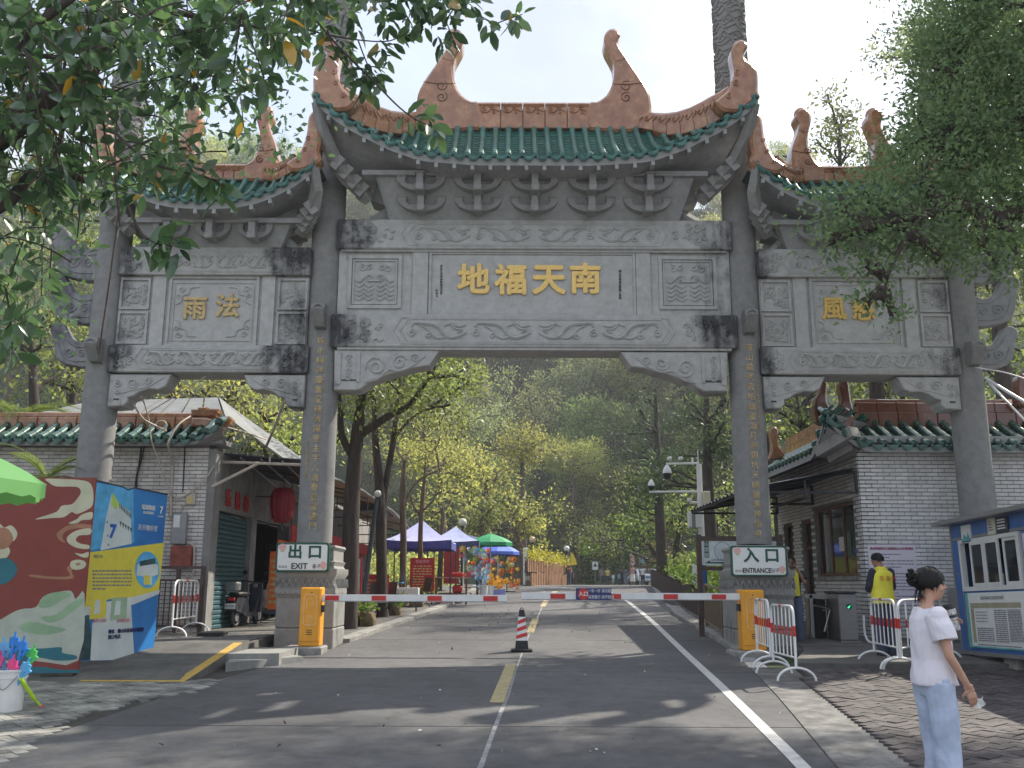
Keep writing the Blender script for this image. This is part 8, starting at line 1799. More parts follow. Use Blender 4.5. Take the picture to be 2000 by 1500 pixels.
flag(1118,1078,1104,66,PW[1],'yellow feather flag beside the far lamp post');flag(1113,1086,1104,68,mat('flag_green',(.45,.6,.15),bump=0),'pale green feather flag left of the yellow one');flag(1234,1078,1103,80,mat('flag_pink',(.75,.35,.45),bump=0),'pink feather flag behind the walkers');flag(1252,1083,1101,82,mat('flag_blue',(.15,.35,.5),bump=0),'small blue flag above the white car')
def car(u,Y,lab):
 c=P(u,1140,Y);z=gz(Y);t_=thing('parked_car',lab,'car',(c.x,Y,z),R(6));b=lambda n,mb,m_,**k:build(n,mb,m_,t_,local=True,**k);M_car=mat('car_white',(.72,.72,.74),rough=.25,bump=0,coat=.6)
 o=[(-2.2,.30),(2.2,.30),(2.25,.60),(2.1,.82),(1.2,.95),(.5,1.38),(-1.5,1.42),(-2.05,1.0),(-2.25,.85),(-2.28,.5)];m=MB();m.slab([(-.88,y,zz)for y,zz in o],(1.76,0,0),bevel=.10);b('body',m,M_car,smooth=40)
 b('rear_window',MB().slab([(-.68,-1.56,1.36),(.68,-1.56,1.36),(.74,-2.07,1.0),(-.74,-2.07,1.0)],(0,-.02,.02)),M_black)
 for s_ in(-1,1):
  b('side_window',MB().slab([(s_*.885,-1.4,1.33),(s_*.885,.4,1.3),(s_*.885,1.0,.98),(s_*.885,-1.9,1.0)],(s_*.01,0,0)),M_black);b('tail_light',MB().bev(s_*.62-.16,s_*.62+.16,-2.31,-2.22,.78,.92,.02),M_red)
  for y in(-1.4,1.4):w=b('wheel',MB().cyl((s_*.70,y,.31),(s_*.90,y,.31),.31,n=18),M_black);build('hub',MB().cyl((s_*.88,y,.31),(s_*.915,y,.31),.18,n=12),M_alu,w,local=True)
 b('number_plate',MB().box(-.22,.22,-2.31,-2.29,.62,.74),M_blue);b('bumper',MB().bev(-.86,.86,-2.33,-2.2,.32,.55,.04),M_car)
car(1254,88,'white car parked at the far road bend')
# left wooden planter of two plank tiers, right dark retaining planks
def plank_wall(nm,lab,pts,h,w,m_,gap=.04,tiers=1,cat='planter wall',th_=.08,jag=.04,lean=0):
 t_=thing(nm,lab,cat,(pts[0][0],pts[0][1],gz(pts[0][1])));cp=catmull([(x,y,0)for x,y in pts],12);r=random.Random(4);acc=0;last=None;L_=[0]
 for a,b in zip(cp[:-1],cp[1:]):L_.append(L_[-1]+(b-a).length)
 s_=0
 while s_+w<L_[-1]:
  f=lambda s:Vector((float(np.interp(s,L_,[p.x for p in cp])),float(np.interp(s,L_,[p.y for p in cp])),0));a,b=f(s_+gap/2),f(s_+w-gap/2);d=(b-a).normalized();n_=Vector((d.y,-d.x,0))
  for k in range(tiers):
   z0=gz(a.y)-.05+k*(h/tiers)+(.05 if k else 0);z1=gz(a.y)+(k+1)*h/tiers+r.uniform(-jag,jag)-(.03 if k<tiers-1 else 0);q=n_*(-.18*k);m=MB();m.slab([a+q+Vector((0,0,z0)),b+q+Vector((0,0,z0)),b+q+Vector((0,0,z1)),a+q+Vector((0,0,z1))],tuple(-n_*th_),bevel=.01);build('plank',m,m_,t_)
  s_+=w
 return t_
pl_l=[(P(u,1140,Y).x,Y)for u,Y in((1038,47),(1060,51),(1085,56),(1108,62))]
plank_wall('wood_planter','two tier wooden plank planter with yellow green plants left of the road bend',pl_l,1.35,.62,mat('plank_warm',(.30,.16,.09),rough=.8,var=.3,bump=.3),.22,2)
pw=MB();pw.grid(lambda i,j:(interp([0,.33,.66,1],[q[0]for q in pl_l],i)-.3,interp([0,.33,.66,1],[q[1]for q in pl_l],i)+.1,gz(50)-.1+1.25*j),8,1);structure('planter_soil',pw,M_soil)
rw=[(road_r(y)+o_,y)for y,o_ in((24.5,.55),(28,.55),(32,.4),(37,.3),(42,.3),(46,.2),(50,.1))]
plank_wall('retaining_wall','dark brown plank retaining wall curving along the right kerb',rw,.78,.42,mat('plank_dark',(.055,.032,.030),rough=.85,var=.3,bump=.4),.025,1,'retaining wall')
rngp=np.random.default_rng(5);Cs=[]
for y in np.linspace(24.5,50,90):Cs+=[(road_r(y)+rngp.uniform(.7,2.2),y+rngp.normal()*.2,gz(y)+.55+rngp.random()*.5)for _ in range(5)]
Cs=np.array(Cs);pts=(Cs[:,None]+rngp.normal(size=(len(Cs),9,3))*.18).reshape(-1,3);o=obj('bank_planting',leaf_mesh('bank_planting',pts,.13,LF_shrub,rngp),None);tagp(o,'low leafy planting on top of the dark plank wall','planting',None,'stuff')
structure('bank_soil',prismy(lambda y:road_r(y)+.75,lambda y:road_r(y)+9,24.6,52,.55,n=14),M_earth)
Cs=np.array([(lerp(a[0],b[0],t)+rngp.normal()*.12,lerp(a[1],b[1],t)+.3+rngp.random()*.8,gz(50)+1.35+rngp.random()*.35)for a,b in zip(pl_l[:-1],pl_l[1:])for t in np.linspace(0,1,40)]);pts=(Cs[:,None]+rngp.normal(size=(len(Cs),9,3))*.16).reshape(-1,3);o=obj('planter_planting',leaf_mesh('planter_planting',pts,.16,mat('x',(.4,.4,.06),bump=0)if False else leafmat('leaf_lime',(.12,.16,.02),(.38,.36,.05),trans=.4),rngp),None);tagp(o,'yellow green plants filling the wooden planter','planting',None,'stuff')
# camera pole, map board, railing
PX,PY=P(1365,905,27).x,27.0;zt3=zat(905,27);cpz=thing('camera_pole','white pole with two arms of dome cameras and cabinets at right','camera pole',(PX,PY,gz(PY)))
build('pole',MB().tube([(PX,PY,gz(PY)),(PX,PY,zt3)],[.10,.075],12),M_white,cpz);build('antenna',MB().cyl((PX-.02,PY,zt3),(PX-.02,PY,zt3+.42),.012,n=6).cyl((PX-.18,PY,zt3-.02),(PX-.18,PY,zt3+.18),.03,n=8),M_white,cpz)
def armz(uL,v,lab='arm'):
 a=P(uL,v,27);build('arm',MB().tube([(a.x,PY,a.z),(PX,PY,a.z+.02)],.03,8),M_white,cpz);return a
a1_,a2_,a3_=armz(1301,906),armz(1268,961),armz(1347,982)
def dome(x,z,s_,up=False):
 m=MB();m.lathe([(.02,.20),(.05,.16),(.10,.08),(.115,0),(.115,-.02)],(x,PY,z),16);d=build('camera',MB().merge(m,Matrix.Translation((x,PY,z))@Matrix.Scale(s_,4)@Matrix.Translation((-x,-PY,-z))),M_white,cpz,smooth=40)
 m=MB();m.lathe([(.10,-.02),(.10,-.08),(.07,-.15),(.02,-.17)],(x,PY,z),16);build('dome',MB().merge(m,Matrix.Translation((x,PY,z))@Matrix.Scale(s_,4)@Matrix.Translation((-x,-PY,-z))),M_black,d,smooth=60)
dome(P(1303,922,27).x,zat(922,27),1.15);dome(P(1272,947,27).x,zat(947,27),.85)
for(u,v)in((1307,896),(1329,896),(1346,977)):c=P(u,v,27);build('camera',MB().bev(c.x-.06,c.x+.06,PY-.12,PY+.08,c.z-.04,c.z+.05,.02),M_white,cpz,smooth=30)
for(u0,u1,v0,v1,m_)in((1373,1385,960,988,M_cream),(1356,1367,995,1031,M_swhite),(1349,1357,998,1032,M_alu),(1344,1350,1000,1030,M_swhite)):
 a,b=P(u0,v1,26.9),P(u1,v0,26.9);build('control_box',MB().bev(a.x,b.x,26.75,26.98,a.z,b.z,.015),m_,cpz,smooth=30)
MY=20.6;mx0=P(1366,1100,MY).x;mbz=thing('map_board','brown framed park map board with green title behind the right plinth','map board',(mx0+.8,MY,gz(MY)))
for x in(mx0,mx0+1.75):build('post',MB().box(x-.05,x+.05,MY-.05,MY+.05,gz(MY),zat(1043,MY)),M_brownm,mbz)
build('top_rail',MB().box(mx0+.05,mx0+1.7,MY-.04,MY+.04,zat(1050,MY)-.06,zat(1046,MY)),M_brownm,mbz);build('lower_rail',MB().box(mx0+.05,mx0+1.7,MY-.04,MY+.04,zat(1113,MY),zat(1105,MY)),M_brownm,mbz)
a,b=zat(1103,MY),zat(1054,MY);pnl=build('map_panel',MB().box(mx0+.08,mx0+1.66,MY-.03,MY+.0,a,b),mat('map_white',(.60,.66,.68),bump=0),mbz);build('green_title_strip',MB().box(mx0+.11,mx0+.21,MY-.034,MY-.03,a+.16,b-.02),M_sgreen,pnl)
for k,ch in enumerate('山盟居'):text('title_text',ch,.10,M_swhite,pnl,Matrix.Translation((mx0+.16,MY-.036,b-.08-.12*k))@FRONT,extrude=.001)
build('map_circle',MB().tube([(mx0+.5+.17*math.cos(R(t)),MY-.032,(a+b)/2+.03+.2*math.sin(R(t)))for t in range(0,360,20)],.006,4,closed=True),M_print,pnl);build('green_arrow',MB().slab([(mx0+.12,MY-.032,a+.04),(mx0+.22,MY-.032,a+.11),(mx0+.22,MY-.032,a+.07),(mx0+1.0,MY-.032,a+.07),(mx0+1.0,MY-.032,a+.03)],(0,.002,0)),M_sgreen,pnl);print_lines('printed_text',pnl,Matrix.Translation((0,MY-.032,0)),mx0+.25,mx0+.6,a+.09,a+.14,2,M_print,y=0)
ra,rb=Vector((P(1380,1200,22.2).x,22.2,0)),Vector((P(1412,1200,19.4).x,19.4,0));rl_=thing('walk_railing','bronze steel railing leading to the right plinth','railing',(ra.x,ra.y,gz(21)));H_=1.0
for t in(0,1):q=ra.lerp(rb,t);build('post',MB().box(q.x-.035,q.x+.035,q.y-.035,q.y+.035,gz(q.y),gz(q.y)+H_),mat('bronze',(.25,.19,.13),rough=.4,metal=.4,bump=0)if 'bronze' not in MATS else MATS['bronze'],rl_)
for h_ in(H_,.82,.18):build('rail',MB().tube([(ra.x,ra.y,gz(ra.y)+h_),(rb.x,rb.y,gz(rb.y)+h_)],.028 if h_==H_ else.018,8),MATS['bronze'],rl_)
for k in range(1,22):q=ra.lerp(rb,k/22);build('baluster',MB().box(q.x-.011,q.x+.011,q.y-.011,q.y+.011,gz(q.y)+.18,gz(q.y)+.82),MATS['bronze'],rl_)
c=P(1358,1118,30);solo('white_post',MB().cyl((c.x,30,gz(30)),(c.x,30,c.z+.25),.09,n=12),M_swhite,'short thick white post left of the map board','post');c=P(1373,1115,24);solo('blue_bin',MB().bev(c.x-.1,c.x+.1,24,24.2,gz(24)+.6,c.z+.15,.02),M_blue,'blue box on the back of the map board post','box')
c=P(1330,1068,52);t_=thing('triangle_sign','faded orange triangular sign half hidden in the right trees','sign',(P(1284,1060,52).x,52,gz(52)));q=[P(1279,1063,52),P(1289,1063,52),P(1284,1050,52)];build('plate',MB().slab([tuple(p)for p in q],(0,.03,0)),PW[0],t_);build('post',MB().cyl((q[2].x,52.03,gz(52)),(q[2].x,52.03,q[0].z),.03,n=6),M_alu,t_)
# leaf litter on the road
rngl=np.random.default_rng(8);C=[]
for _ in range(230):
 u,v=(rngl.normal()*45+985,rngl.normal()*9+1205)if rngl.random()<.6 else(rngl.uniform(700,1250),rngl.uniform(1178,1260));g_=G(u,v);C.append((g_.x,g_.y,gz(g_.y)+.012))
for _ in range(18):g_=G(rngl.uniform(300,1400),rngl.uniform(1260,1490));C.append((g_.x,g_.y,gz(g_.y)+.012))
C=np.array(C);o=obj('leaf_litter',leaf_mesh('leaf_litter',C,.065,mat('litter_brown',(.06,.035,.025),var=.4,bump=0),rngl,up=1.2),None);tagp(o,'dry brown fallen leaves scattered on the road near the cone','leaf litter',None,'stuff')
C=np.array([(lambda g_:(g_.x,g_.y,gz(g_.y)+.012))(G(rngl.uniform(300,1900),rngl.uniform(1240,1480)))for _ in range(40)]);o=obj('pale_litter',leaf_mesh('pale_litter',C,.045,M_swhite,rngl,up=1.5),None);tagp(o,'tiny pale scraps of litter on road and forecourt','litter',None,'stuff')
# ------------------------------------------------------------------ people
def rings(mb,rs,n=16,mi=0):  # rs: (x, y, z, rx, ry) ellipse stack
 vs=[];
 for(x,y,z,rx,ry)in rs:
  for j in range(n):a=2*math.pi*j/n;vs.append((x+rx*math.cos(a),y+ry*math.sin(a),z))
 fs=[(i*n+j,i*n+(j+1)%n,(i+1)*n+(j+1)%n,(i+1)*n+j)for i in range(len(rs)-1)for j in range(n)]
 fs.append(tuple(range(n))[::-1]);fs.append(tuple((len(rs)-1)*n+j for j in range(n)));mb.add(vs,fs,mi)
def limb(mb,pts,rad,n=10,sub=4):
 cp=catmull(pts,sub);rr=[float(np.interp(i/(len(cp)-1),np.linspace(0,1,len(rad)),rad))for i in range(len(cp))];mb.tube(cp,rr,n);mb.ball(tuple(cp[0]),rr[0]*.98,8);mb.ball(tuple(cp[-1]),rr[-1]*.98,8)
def hand(mb,w,d,side,s_=1.0,curl=.6,nrm=(1,0,0),grip=None):
 """palm at wrist w pointing along d; nrm = back-of-hand normal; five separate curled fingers"""
 w=Vector(w);d=Vector(d).normalized();nn=Vector(nrm);nn=(nn-d*nn.dot(d)).normalized();sd=d.cross(nn)*side
 for t,r in((.0,.024),(.03,.03),(.06,.034),(.08,.033)):
  c=w+d*t*s_
  for q in(-1,-.33,.33,1):mb.ball(tuple(c+sd*q*.026*s_),.0155*s_,6)
 for k,(L_,off)in enumerate(((.072,1.05),(.082,.36),(.076,-.36),(.060,-1.0))):
  b=w+d*.085*s_+sd*off*.027*s_;pts=[b];dd=d.copy();cur=b
  for j,fr in enumerate((.42,.32,.26)):
   ang=curl*(.5+.35*j);dd=(dd*math.cos(ang*.55)-nn*math.sin(ang*.55)).normalized();cur=cur+dd*L_*fr*s_;pts.append(cur)
  mb.tube([tuple(p)for p in pts],[.0088*s_,.0084*s_,.0078*s_,.0068*s_],7);mb.ball(tuple(pts[-1]),.0068*s_,6)
 b=w+d*.03*s_+sd*.034*s_;t1=b+(d*.6+sd*.7-nn*.35).normalized()*.035*s_;t2=t1+(d*.85+sd*.1-nn*.5).normalized()*.032*s_;mb.tube([tuple(b),tuple(t1),tuple(t2)],[.0125*s_,.0105*s_,.008*s_],7);mb.ball(tuple(t2),.008*s_,6)
def head(mb,c,f,s_=1.0,fem=False):
 """c head centre, f facing direction (unit, horizontal-ish)"""
 c=Vector(c);f=Vector(f).normalized();rt=f.cross(Vector((0,0,1))).normalized();up=rt.cross(f);M=Matrix(((rt.x,f.x,up.x,c.x),(rt.y,f.y,up.y,c.y),(rt.z,f.z,up.z,c.z),(0,0,0,1)))
 h=MB();h.ball((0,-.012,.025),.093,16,sq=(.82,1.03,.95));h.ball((0,.018,-.035),.07,14,sq=(.88,.95,1.15));h.ball((0,.05,-.085),.03,10,sq=(1.1,.9,.75));h.tube([(0,.085,.025),(0,.103,-.012),(0,.108,-.022)],[.009,.013,.011],8);h.ball((0,.083,-.055),.017,8,sq=(1.5,.7,.6))
 h.ball((0,.078,.035),.03,8,sq=(1.7,.5,.35))
 for q in(-1,1):h.ball((q*.079,-.012,-.01),.024,8,sq=(.35,.8,1.25));h.ball((q*.045,.05,-.03),.028,8,sq=(1,.8,.8));h.ball((q*.012,.097,-.022),.009,6)
 mb.merge(h,M@Matrix.Scale(s_,4));return M@Matrix.Scale(s_,4)
def face_bits(root,M,glasses=False):
 for q in(-1,1):build('eye',MB().merge(MB().ball((q*.032,.080,.012),.0095,8,sq=(1.4,.6,.7)),M),M_ink,root,local=True);build('eyebrow',MB().merge(MB().tube([(q*.018,.091,.036),(q*.034,.088,.040),(q*.048,.076,.036)],.0035,5),M),M_hair,root,local=True)
 if glasses:
  m=MB();[m.tube([(q*.034+.024*math.cos(R(a)),.098,.012+.018*math.sin(R(a)))for a in range(0,360,30)],.002,4,closed=True)for q in(-1,1)];m.tube([(-.01,.1,.014),(.01,.1,.014)],.002,4);[m.tube([(q*.058,.096,.014),(q*.082,-.01,.012)],.002,4)for q in(-1,1)];build('glasses',MB().merge(m,M),M_black,root,local=True)
def hair_cap(M,kind='short'):
 m=MB()
 def f(i,j):
  th_=2*math.pi*i;ph=j*(2.2 if kind!='short' else 2.1);fr=math.cos(th_-math.pi/2);lim=(1.0-.56*max(0,fr)**1.1+.03*math.sin(th_*17)*j-(.16*math.exp(-((abs(fr)/.35)**2))))if kind=='short' else(1.0-.47*max(0,fr)**1.2-.20*max(0,-fr)**2+.02*math.sin(th_*23)*j);ph*=lim;r=.106+.004*math.sin(th_*9+ph*4)+.003*math.sin(th_*23)
  return(r*.87*math.sin(ph)*math.cos(th_),-.014+r*1.07*math.sin(ph)*math.sin(th_),.026+r*1.02*math.cos(ph))
 m.grid(f,40,12);return MB().merge(m,M)
def person(label,loc,rz,H,J,clothes,skin,voxel=.012,hair='short',female=False,detail=True,group=None,hf=None,extra=None):
 """local axes: +Y forward, +X the person's right. J overrides joints (metres for the given height)"""
 root=thing('person',label,'person',loc,rz,group);k=H/1.70;sh=.175 if not female else.155
 D=dict(ank_r=(.10,-.02,.08),ank_l=(-.10,.02,.08),kn_r=(.095,.02,.49),kn_l=(-.095,.03,.49),hip_r=(.085,0,.90),hip_l=(-.085,0,.90),pel=(0,0,.95),wai=(0,.01,1.08),che=(0,.01,1.28),neck=(0,-.005,1.44),head=(0,.03,1.585),
    sh_r=(sh,-.005,1.39),sh_l=(-sh,-.005,1.39),el_r=(sh+.055,-.02,1.11),el_l=(-sh-.055,-.02,1.11),wr_r=(sh+.05,.06,.87),wr_l=(-sh-.05,.06,.87));D.update(J or{})
 V={a:Vector(b)for a,b in D.items()if isinstance(b,tuple)};hw=(.150,.135,.17)if not female else(.136,.104,.128)
 b=MB();pel,wai,che=V['pel'],V['wai'],V['che']
 rings(b,[(pel.x,pel.y,pel.z-.10,.10,.08),(pel.x,pel.y,pel.z,hw[0],.105),(wai.x,wai.y,wai.z,hw[1],.09),(che.x,che.y,che.z,hw[2],.11),(che.x,che.y-.005,che.z+.08,hw[2]*.98,.10),(V['neck'].x,V['neck'].y,V['neck'].z-.015,.07,.06),(V['neck'].x,V['neck'].y,V['neck'].z+.01,.05,.05)])
 limb(b,[V['neck']-Vector((0,.005,.04)),V['neck']+Vector((0,.005,.04)),V['head']-Vector((0,.01,.05))],[.058,.052,.050]if not female else[.05,.045,.045])
 for q in 'rl':
  limb(b,[V['sh_'+q],V['sh_'+q].lerp(V['el_'+q],.5),V['el_'+q]],[.052,.045,.038]if not female else[.044,.038,.033]);limb(b,[V['el_'+q],V['el_'+q].lerp(V['wr_'+q],.35),V['wr_'+q]],[.038,.038,.026]if not female else[.033,.032,.022])
  limb(b,[V['hip_'+q],V['hip_'+q].lerp(V['kn_'+q],.5),V['kn_'+q]],[.085,.075,.055]);limb(b,[V['kn_'+q],V['kn_'+q].lerp(V['ank_'+q],.35),V['ank_'+q]],[.053,.055,.035])
  d=V['wr_'+q]-V['el_'+q];sgn=1 if q=='r' else-1;nr=J.get('nrm_'+q,(sgn,.2,0))if J else(sgn,.2,0);d2=J.get('dir_'+q,None)if J else None
  hand(b,V['wr_'+q],d2 or d,sgn if not(J and J.get('flip_'+q))else-sgn,1.0 if not female else.93,(J or{}).get('curl_'+q,.55),nr)
 fd=(hf or(0,1,0));Mh=head(b,V['head'],fd,1.0 if not female else.97)
 sc_b=MB();sc_b.merge(b,Matrix.Scale(k,4));organic('body',sc_b,skin,root,voxel,3);Ms=Matrix.Scale(k,4)@Mh
 if detail:face_bits(root,Ms,(J or{}).get('glasses',False))
 hm_=build('hair',hair_cap(Ms,'long' if hair!='short' else 'short'),M_hair,root,local=True,smooth=80)
 if hair=='bun':
  m=MB();r=random.Random(2);m.ball((0,-.075,.03),.082,12,sq=(.95,.8,1.0));m.ball((0,-.125,.048),.050,12,sq=(1.1,.9,1.0))
  for q in range(7):a=q*.9;m.tube(catmull([(.02*math.cos(a),-.13,.04+.02*math.sin(a)),(.045*math.cos(a),-.16,.05+.05*math.sin(a)),(.06*math.cos(a+.5),-.145,.045+.06*math.sin(a+.5)),(.03*math.cos(a+1),-.11,.03+.03*math.sin(a+1))],4),.010,6)
  for q in range(26):a=r.uniform(-1.2,1.2);m.tube(catmull([(.06*math.sin(a),-.085,-.03),(.06*math.sin(a)+r.gauss(0,.01),-.10,-.07),(.07*math.sin(a)+r.gauss(0,.02),-.095+r.gauss(0,.015),-.09-r.uniform(0,.05))],3),.0022,4)
  for q in range(14):s_=r.choice((-1,1));a0=r.uniform(.0,.05);m.tube(catmull([(s_*.07,.05-a0,.06),(s_*.083,.03-a0,.02),(s_*.082,.02-a0*1.2,-.03-r.uniform(0,.04))],3),.0022,4)
  build('hair_bun',MB().merge(m,Ms),M_hair,hm_,local=True,smooth=80)
 # clothes
 for c in clothes:
  kind,m_=c[0],c[1];o=c[2]if len(c)>2 else{};m=MB();g=o.get('g',.012)
  if kind=='top':
   zb=o.get('hem',.86);fl=o.get('flare',.018)
   rings(m,[(pel.x,pel.y+.005,zb,hw[0]+g+fl,.115+g+fl),(pel.x,pel.y,pel.z+.02,hw[0]+g+fl*.7,.11+g+fl*.6),(wai.x,wai.y,wai.z,hw[1]+g+fl,.098+g+fl),(che.x,che.y,che.z,hw[2]+g,.118+g),(che.x,che.y-.005,che.z+.08,hw[2]*.98+g,.106+g),(V['neck'].x,V['neck'].y,V['neck'].z-.02,.078+g,.064+g),(V['neck'].x,V['neck'].y+.003,V['neck'].z+o.get('collar',.0),.062+g,.058+g)],20)
   sl=o.get('sleeve',.5)
   if sl>0:
    for q in 'rl':
     A,E_,W_=V['sh_'+q],V['el_'+q],V['wr_'+q]
     if sl<=1:e=A.lerp(E_,sl);cp=[A-Vector((A.x*.25,0,-.004)),A.lerp(e,.5),e];m.tube(cp,[.056+g,.054+g+o.get('loose',.012),.050+g+o.get('loose',.012)*2],14);m.ball(tuple(A),.048+g,10)
     else:limb(m,[A,A.lerp(E_,.5),E_,E_.lerp(W_,.6),E_.lerp(W_,.93)],[.062+g,.056+g,.05+g,.042+g,.036+g])
  elif kind=='legs':
   rings(m,[(pel.x,pel.y,pel.z-.12,.12,.10),(pel.x,pel.y,pel.z,hw[0]+g,.112+g),(pel.x,pel.y,o.get('top',1.02),hw[1]+g+.008,.098+g)],18)
   for q in 'rl':w=o.get('w',0);limb(m,[V['hip_'+q]+Vector((0,0,.02)),V['hip_'+q].lerp(V['kn_'+q],.5),V['kn_'+q],V['kn_'+q].lerp(V['ank_'+q],.5),V['ank_'+q]+Vector((0,0,o.get('cuff',-.03)))],[.095+g,.085+g+w*.4,.064+g+w*.8,.060+g+w,.052+g+w],14)
  elif kind=='skirt':rings(m,[(0,0,.28,.22,.2),(0,0,.6,.19,.17),(pel.x,pel.y,pel.z,hw[0]+g,.12),(pel.x,pel.y,1.04,hw[1]+g,.10)],20)
  elif kind=='shoes':
   for q in 'rl':A=V['ank_'+q];m.ball((A.x,A.y+.045,.045),.05,12,sq=(.9,2.3,.9));m.bev(A.x-.045,A.x+.045,A.y-.07,A.y+.15,.0,.03,.01)
  mm=MB();mm.merge(m,Matrix.Scale(k,4));organic({'top':o.get('name','shirt'),'legs':'trousers','skirt':'skirt','shoes':'shoes'}[kind],mm,m_,root,o.get('vox',voxel*1.1),o.get('sm',3),o.get('label'),fold=0 if kind=='shoes' or voxel>.02 else o.get('fold',.017))
 return root,Ms,V,k
# woman in white tee, right foreground
WX,WY=P(1812,1200,6.9).x,6.9
wroot,Mw,Vw,kw_=person('woman in white tee and pale jeans holding a cup, seen from her right side',(WX,WY,gz(WY)+.02),R(-84),1.66,
 dict(sh_r=(.150,-.01,1.385),el_r=(.205,.02,1.11),wr_r=(.185,.15,.905),sh_l=(-.15,.02,1.385),el_l=(-.205,.05,1.10),wr_l=(-.10,.175,1.285),head=(0,.045,1.60),curl_r=.75,curl_l=1.15,nrm_l=(-.6,-.2,.3),dir_l=(.12,.7,.55),nrm_r=(1,-.1,.1),dir_r=(-.05,.35,-1)),
 [('top',M_tee,dict(hem=.905,sleeve=.62,g=.020,flare=.020,loose=.010,name='tee_shirt')),('legs',M_jean,dict(g=.006,w=.020,cuff=-.04,top=.96)),('shoes',M_white)],M_skin,voxel=.0065,hair='bun',female=True,hf=(.12,1,-.06))
# the cup and tissue she holds
Wm=Matrix.Translation((WX,WY,gz(WY)+.02))@Matrix.Rotation(R(-84),4,'Z')@Matrix.Scale(kw_,4)
hc=Wm@Vector((-.09,.235,1.375));cu=thing('coffee_cup','patterned paper cup with black lid in the woman\'s raised hand','cup',tuple(hc-Vector((0,0,.09))))
def tiltm(c,rx,ry):return Matrix.Translation(c)@Matrix.Rotation(ry,4,'Y')@Matrix.Rotation(rx,4,'X')@Matrix.Translation(-Vector(c))
TM=tiltm(hc,R(0),R(-14));build('body',MB().merge(MB().lathe([(.029,-.10),(.030,-.098),(.040,.055)],tuple(hc),24),TM),mat('cup_print',(.70,.70,.68),rough=.4,col2=(.05,.05,.05),c2=.42,scale=45,bump=0),cu,smooth=40)
build('lid',MB().merge(MB().lathe([(.043,.052),(.043,.062),(.038,.066),(.037,.082),(.033,.086)],tuple(hc),24),TM),M_black,cu,smooth=40);build('sleeve_band',MB().merge(MB().lathe([(.0365,-.01),(.0375,.012)],tuple(hc),24,caps=False),TM),M_dsteel,cu)
ht=Wm@Vector((.16,.215,.80));m=MB();r=random.Random(6);m.grid(lambda i,j:tuple(ht+Vector((lerp(-.03,.05,i)+.008*math.sin(j*7),.01*math.sin(i*9+j*5),lerp(-.035,.03,j)+.008*math.sin(i*8)))),6,5);solo('tissue',m,M_swhite,'crumpled white tissue in the woman\'s lowered hand','tissue',smooth=60,fix=False)
# man in yellow vest, from behind
vp=G(1738,1284,.08);VX,VY=vp.x,vp.y+.1
vroot,Mv,Vv,kv=person('man in bright yellow vest and dark jeans, seen from behind at the notice',(VX,VY,gz(VY)+.09),R(14),1.66,
 dict(el_r=(.235,.04,1.12),wr_r=(.15,.22,1.08),el_l=(-.235,.04,1.12),wr_l=(-.10,.24,1.10),head=(-.02,.06,1.575),ank_r=(.12,.02,.08),ank_l=(-.10,-.03,.08)),
 [('top',M_navyc,dict(hem=.92,sleeve=1.5,g=.010,name='navy_shirt')),('legs',M_jeand,dict(g=.014,w=.012)),('shoes',M_black),('top',M_vest,dict(hem=.86,sleeve=0,g=.034,flare=.03,collar=.035,name='yellow_vest'))],M_skin_d,voxel=.011,hf=(-.55,1,-.35))
for k_,ch in enumerate('南海湾'):
 tx=text('vest_character',ch,.095,M_redc,None,Matrix());tx.parent=vroot;tx.matrix_local=Matrix.Translation(((k_-1)*.115,-.172,1.27*kv))@FRONT
# guard on the phone beside the right plinth
gp_=Vector((P(1553,1262,18.6).x,18.6,RZ));groot,Mg,Vg,kg=person('guard in navy shirt and yellow sash holding a phone to his face',tuple(gp_),R(160),1.70,
 dict(glasses=True,el_l=(-.245,.06,1.22),wr_l=(-.12,.14,1.48),nrm_l=(-.6,.2,0),dir_l=(.35,-.3,.8),curl_l=.9,el_r=(.23,-.02,1.12),wr_r=(.23,.03,.86)),
 [('top',M_navyc,dict(hem=.93,sleeve=.75,g=.012,name='navy_shirt')),('legs',mat('denim_mid',(.10,.13,.20),rough=.85,bump=.2),dict(g=.014,w=.014)),('shoes',M_black)],M_skin_d,voxel=.012)
build('yellow_sash',MB().slab([(-.14*kg,.135,1.42*kg),(-.06*kg,.135,1.45*kg),(-.05*kg,.165,.97*kg),(-.16*kg,.155,.97*kg)],(0,-.01,0)),M_vest,groot,local=True)
build('phone',MB().boxr((-.10*kg,.115,1.56*kg),(.012,.07,.14),rx=R(15)),M_black,groot,local=True)
# walkers on the far road
def walker(u,v0,Y,H,top,legs,lab,pose=0,child=False,skirt=False,sleeve=.55,hairm=None,rz=180):
 x=P(u,1140,Y).x;W_=dict(ank_r=(.10,.16,.09),kn_r=(.095,.13,.50),ank_l=(-.10,-.18,.10),kn_l=(-.095,.0,.50),wr_r=(.23,-.08,.88),wr_l=(-.23,.14,.90))if pose==1 else(dict(wr_r=(.12,.2,1.05),el_r=(.24,.03,1.12))if pose==2 else{})
 cl=[('top',top,dict(hem=.88,sleeve=sleeve,vox=.03,sm=2)),('skirt' if skirt else 'legs',legs,dict(vox=.03,sm=2)),('shoes',M_black,dict(vox=.02))]
 r_,Mh_,V_,k_=person(lab,(x,Y,gz(Y)),R(rz),H,W_,cl,M_skin,voxel=.025,detail=False,group='walkers on the far road');
 if hairm:[setattr(q.data.materials,'__len__',None)if False else q.data.materials.clear()or q.data.materials.append(hairm)for q in bpy.data.objects if q.parent==r_ and q.name.startswith('hair')]
 return r_
def cloth(n,c):return mat(n,c,rough=.85,bump=.1)
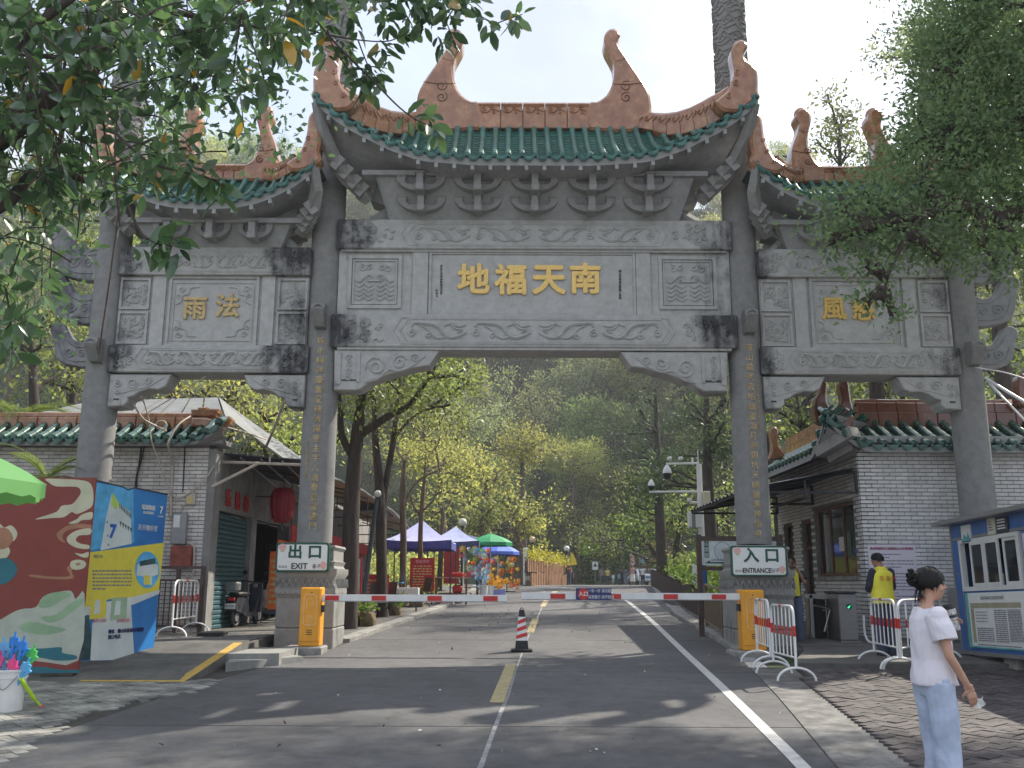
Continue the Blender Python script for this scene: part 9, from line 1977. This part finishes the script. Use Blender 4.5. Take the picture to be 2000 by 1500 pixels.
walker(1110,1102,68,1.70,cloth('maroon_cloth',(.22,.03,.04)),M_jeand,'man in maroon shirt and dark trousers by the wooden planter',0)
walker(1175,1108,92,1.62,cloth('brown_cloth',(.24,.20,.18)),cloth('slate_cloth',(.08,.09,.13)),'walker in brown top left of the yellow top walker',1);walker(1187,1110,92.5,1.60,cloth('soft_yellow',(.62,.52,.18)),M_jeand,'walker in soft yellow top in the middle distance',1)
walker(1198,1122,92,1.05,cloth('white_kid',(.66,.68,.74)),cloth('grey_kid',(.4,.4,.45)),'small child in white walking between the adults',1);walker(1209,1121,92,1.10,cloth('teal_kid',(.10,.38,.42)),M_jeand,'child in teal top near the dark clothed walkers',1)
walker(1215,1113,94,1.5,M_navyc,M_navyc,'walker in all dark clothes behind the teal child',0);walker(1223,1111,93,1.62,cloth('dark_blue_shirt',(.06,.09,.16)),cloth('grey_trousers',(.2,.22,.28)),'walker in dark blue shirt left of the pink top woman',1,rz=0)
walker(1236,1103,76,1.58,cloth('dusty_pink',(.45,.26,.26)),cloth('white_skirt',(.66,.63,.58)),'woman in dusty pink top and long white skirt',2,skirt=True,hairm=cloth('grey_hair',(.3,.28,.26)),rz=20);walker(1256,1107,84,1.62,cloth('plain_white_shirt',(.68,.70,.76)),M_navyc,'man in white shirt and black trousers beside the white car',2,rz=0)
walker(1117,1120,72,1.15,M_navyc,M_navyc,'child in dark clothes beside the maroon shirted man',0)
# ------------------------------------------------------------------ air
hm=bpy.data.materials.new('haze_air');hm.use_nodes=True;t=hm.node_tree;t.nodes.clear()
ho=N(t,'ShaderNodeOutputMaterial');hv=N(t,'ShaderNodeVolumePrincipled',i_Density=HAZE,i_Anisotropy=0.35);hv.inputs['Color'].default_value=(0.86,0.90,1.0,1);t.links.new(hv.outputs[0],ho.inputs['Volume'])
hb=bpy.data.objects.new('haze',mesh('haze',MB().box(-612,612,-63,705,-8,112),hm));link(hb);hb['kind']='stuff';hb['label']='pale sunlit haze filling the air over the whole valley';hb['category']='haze'
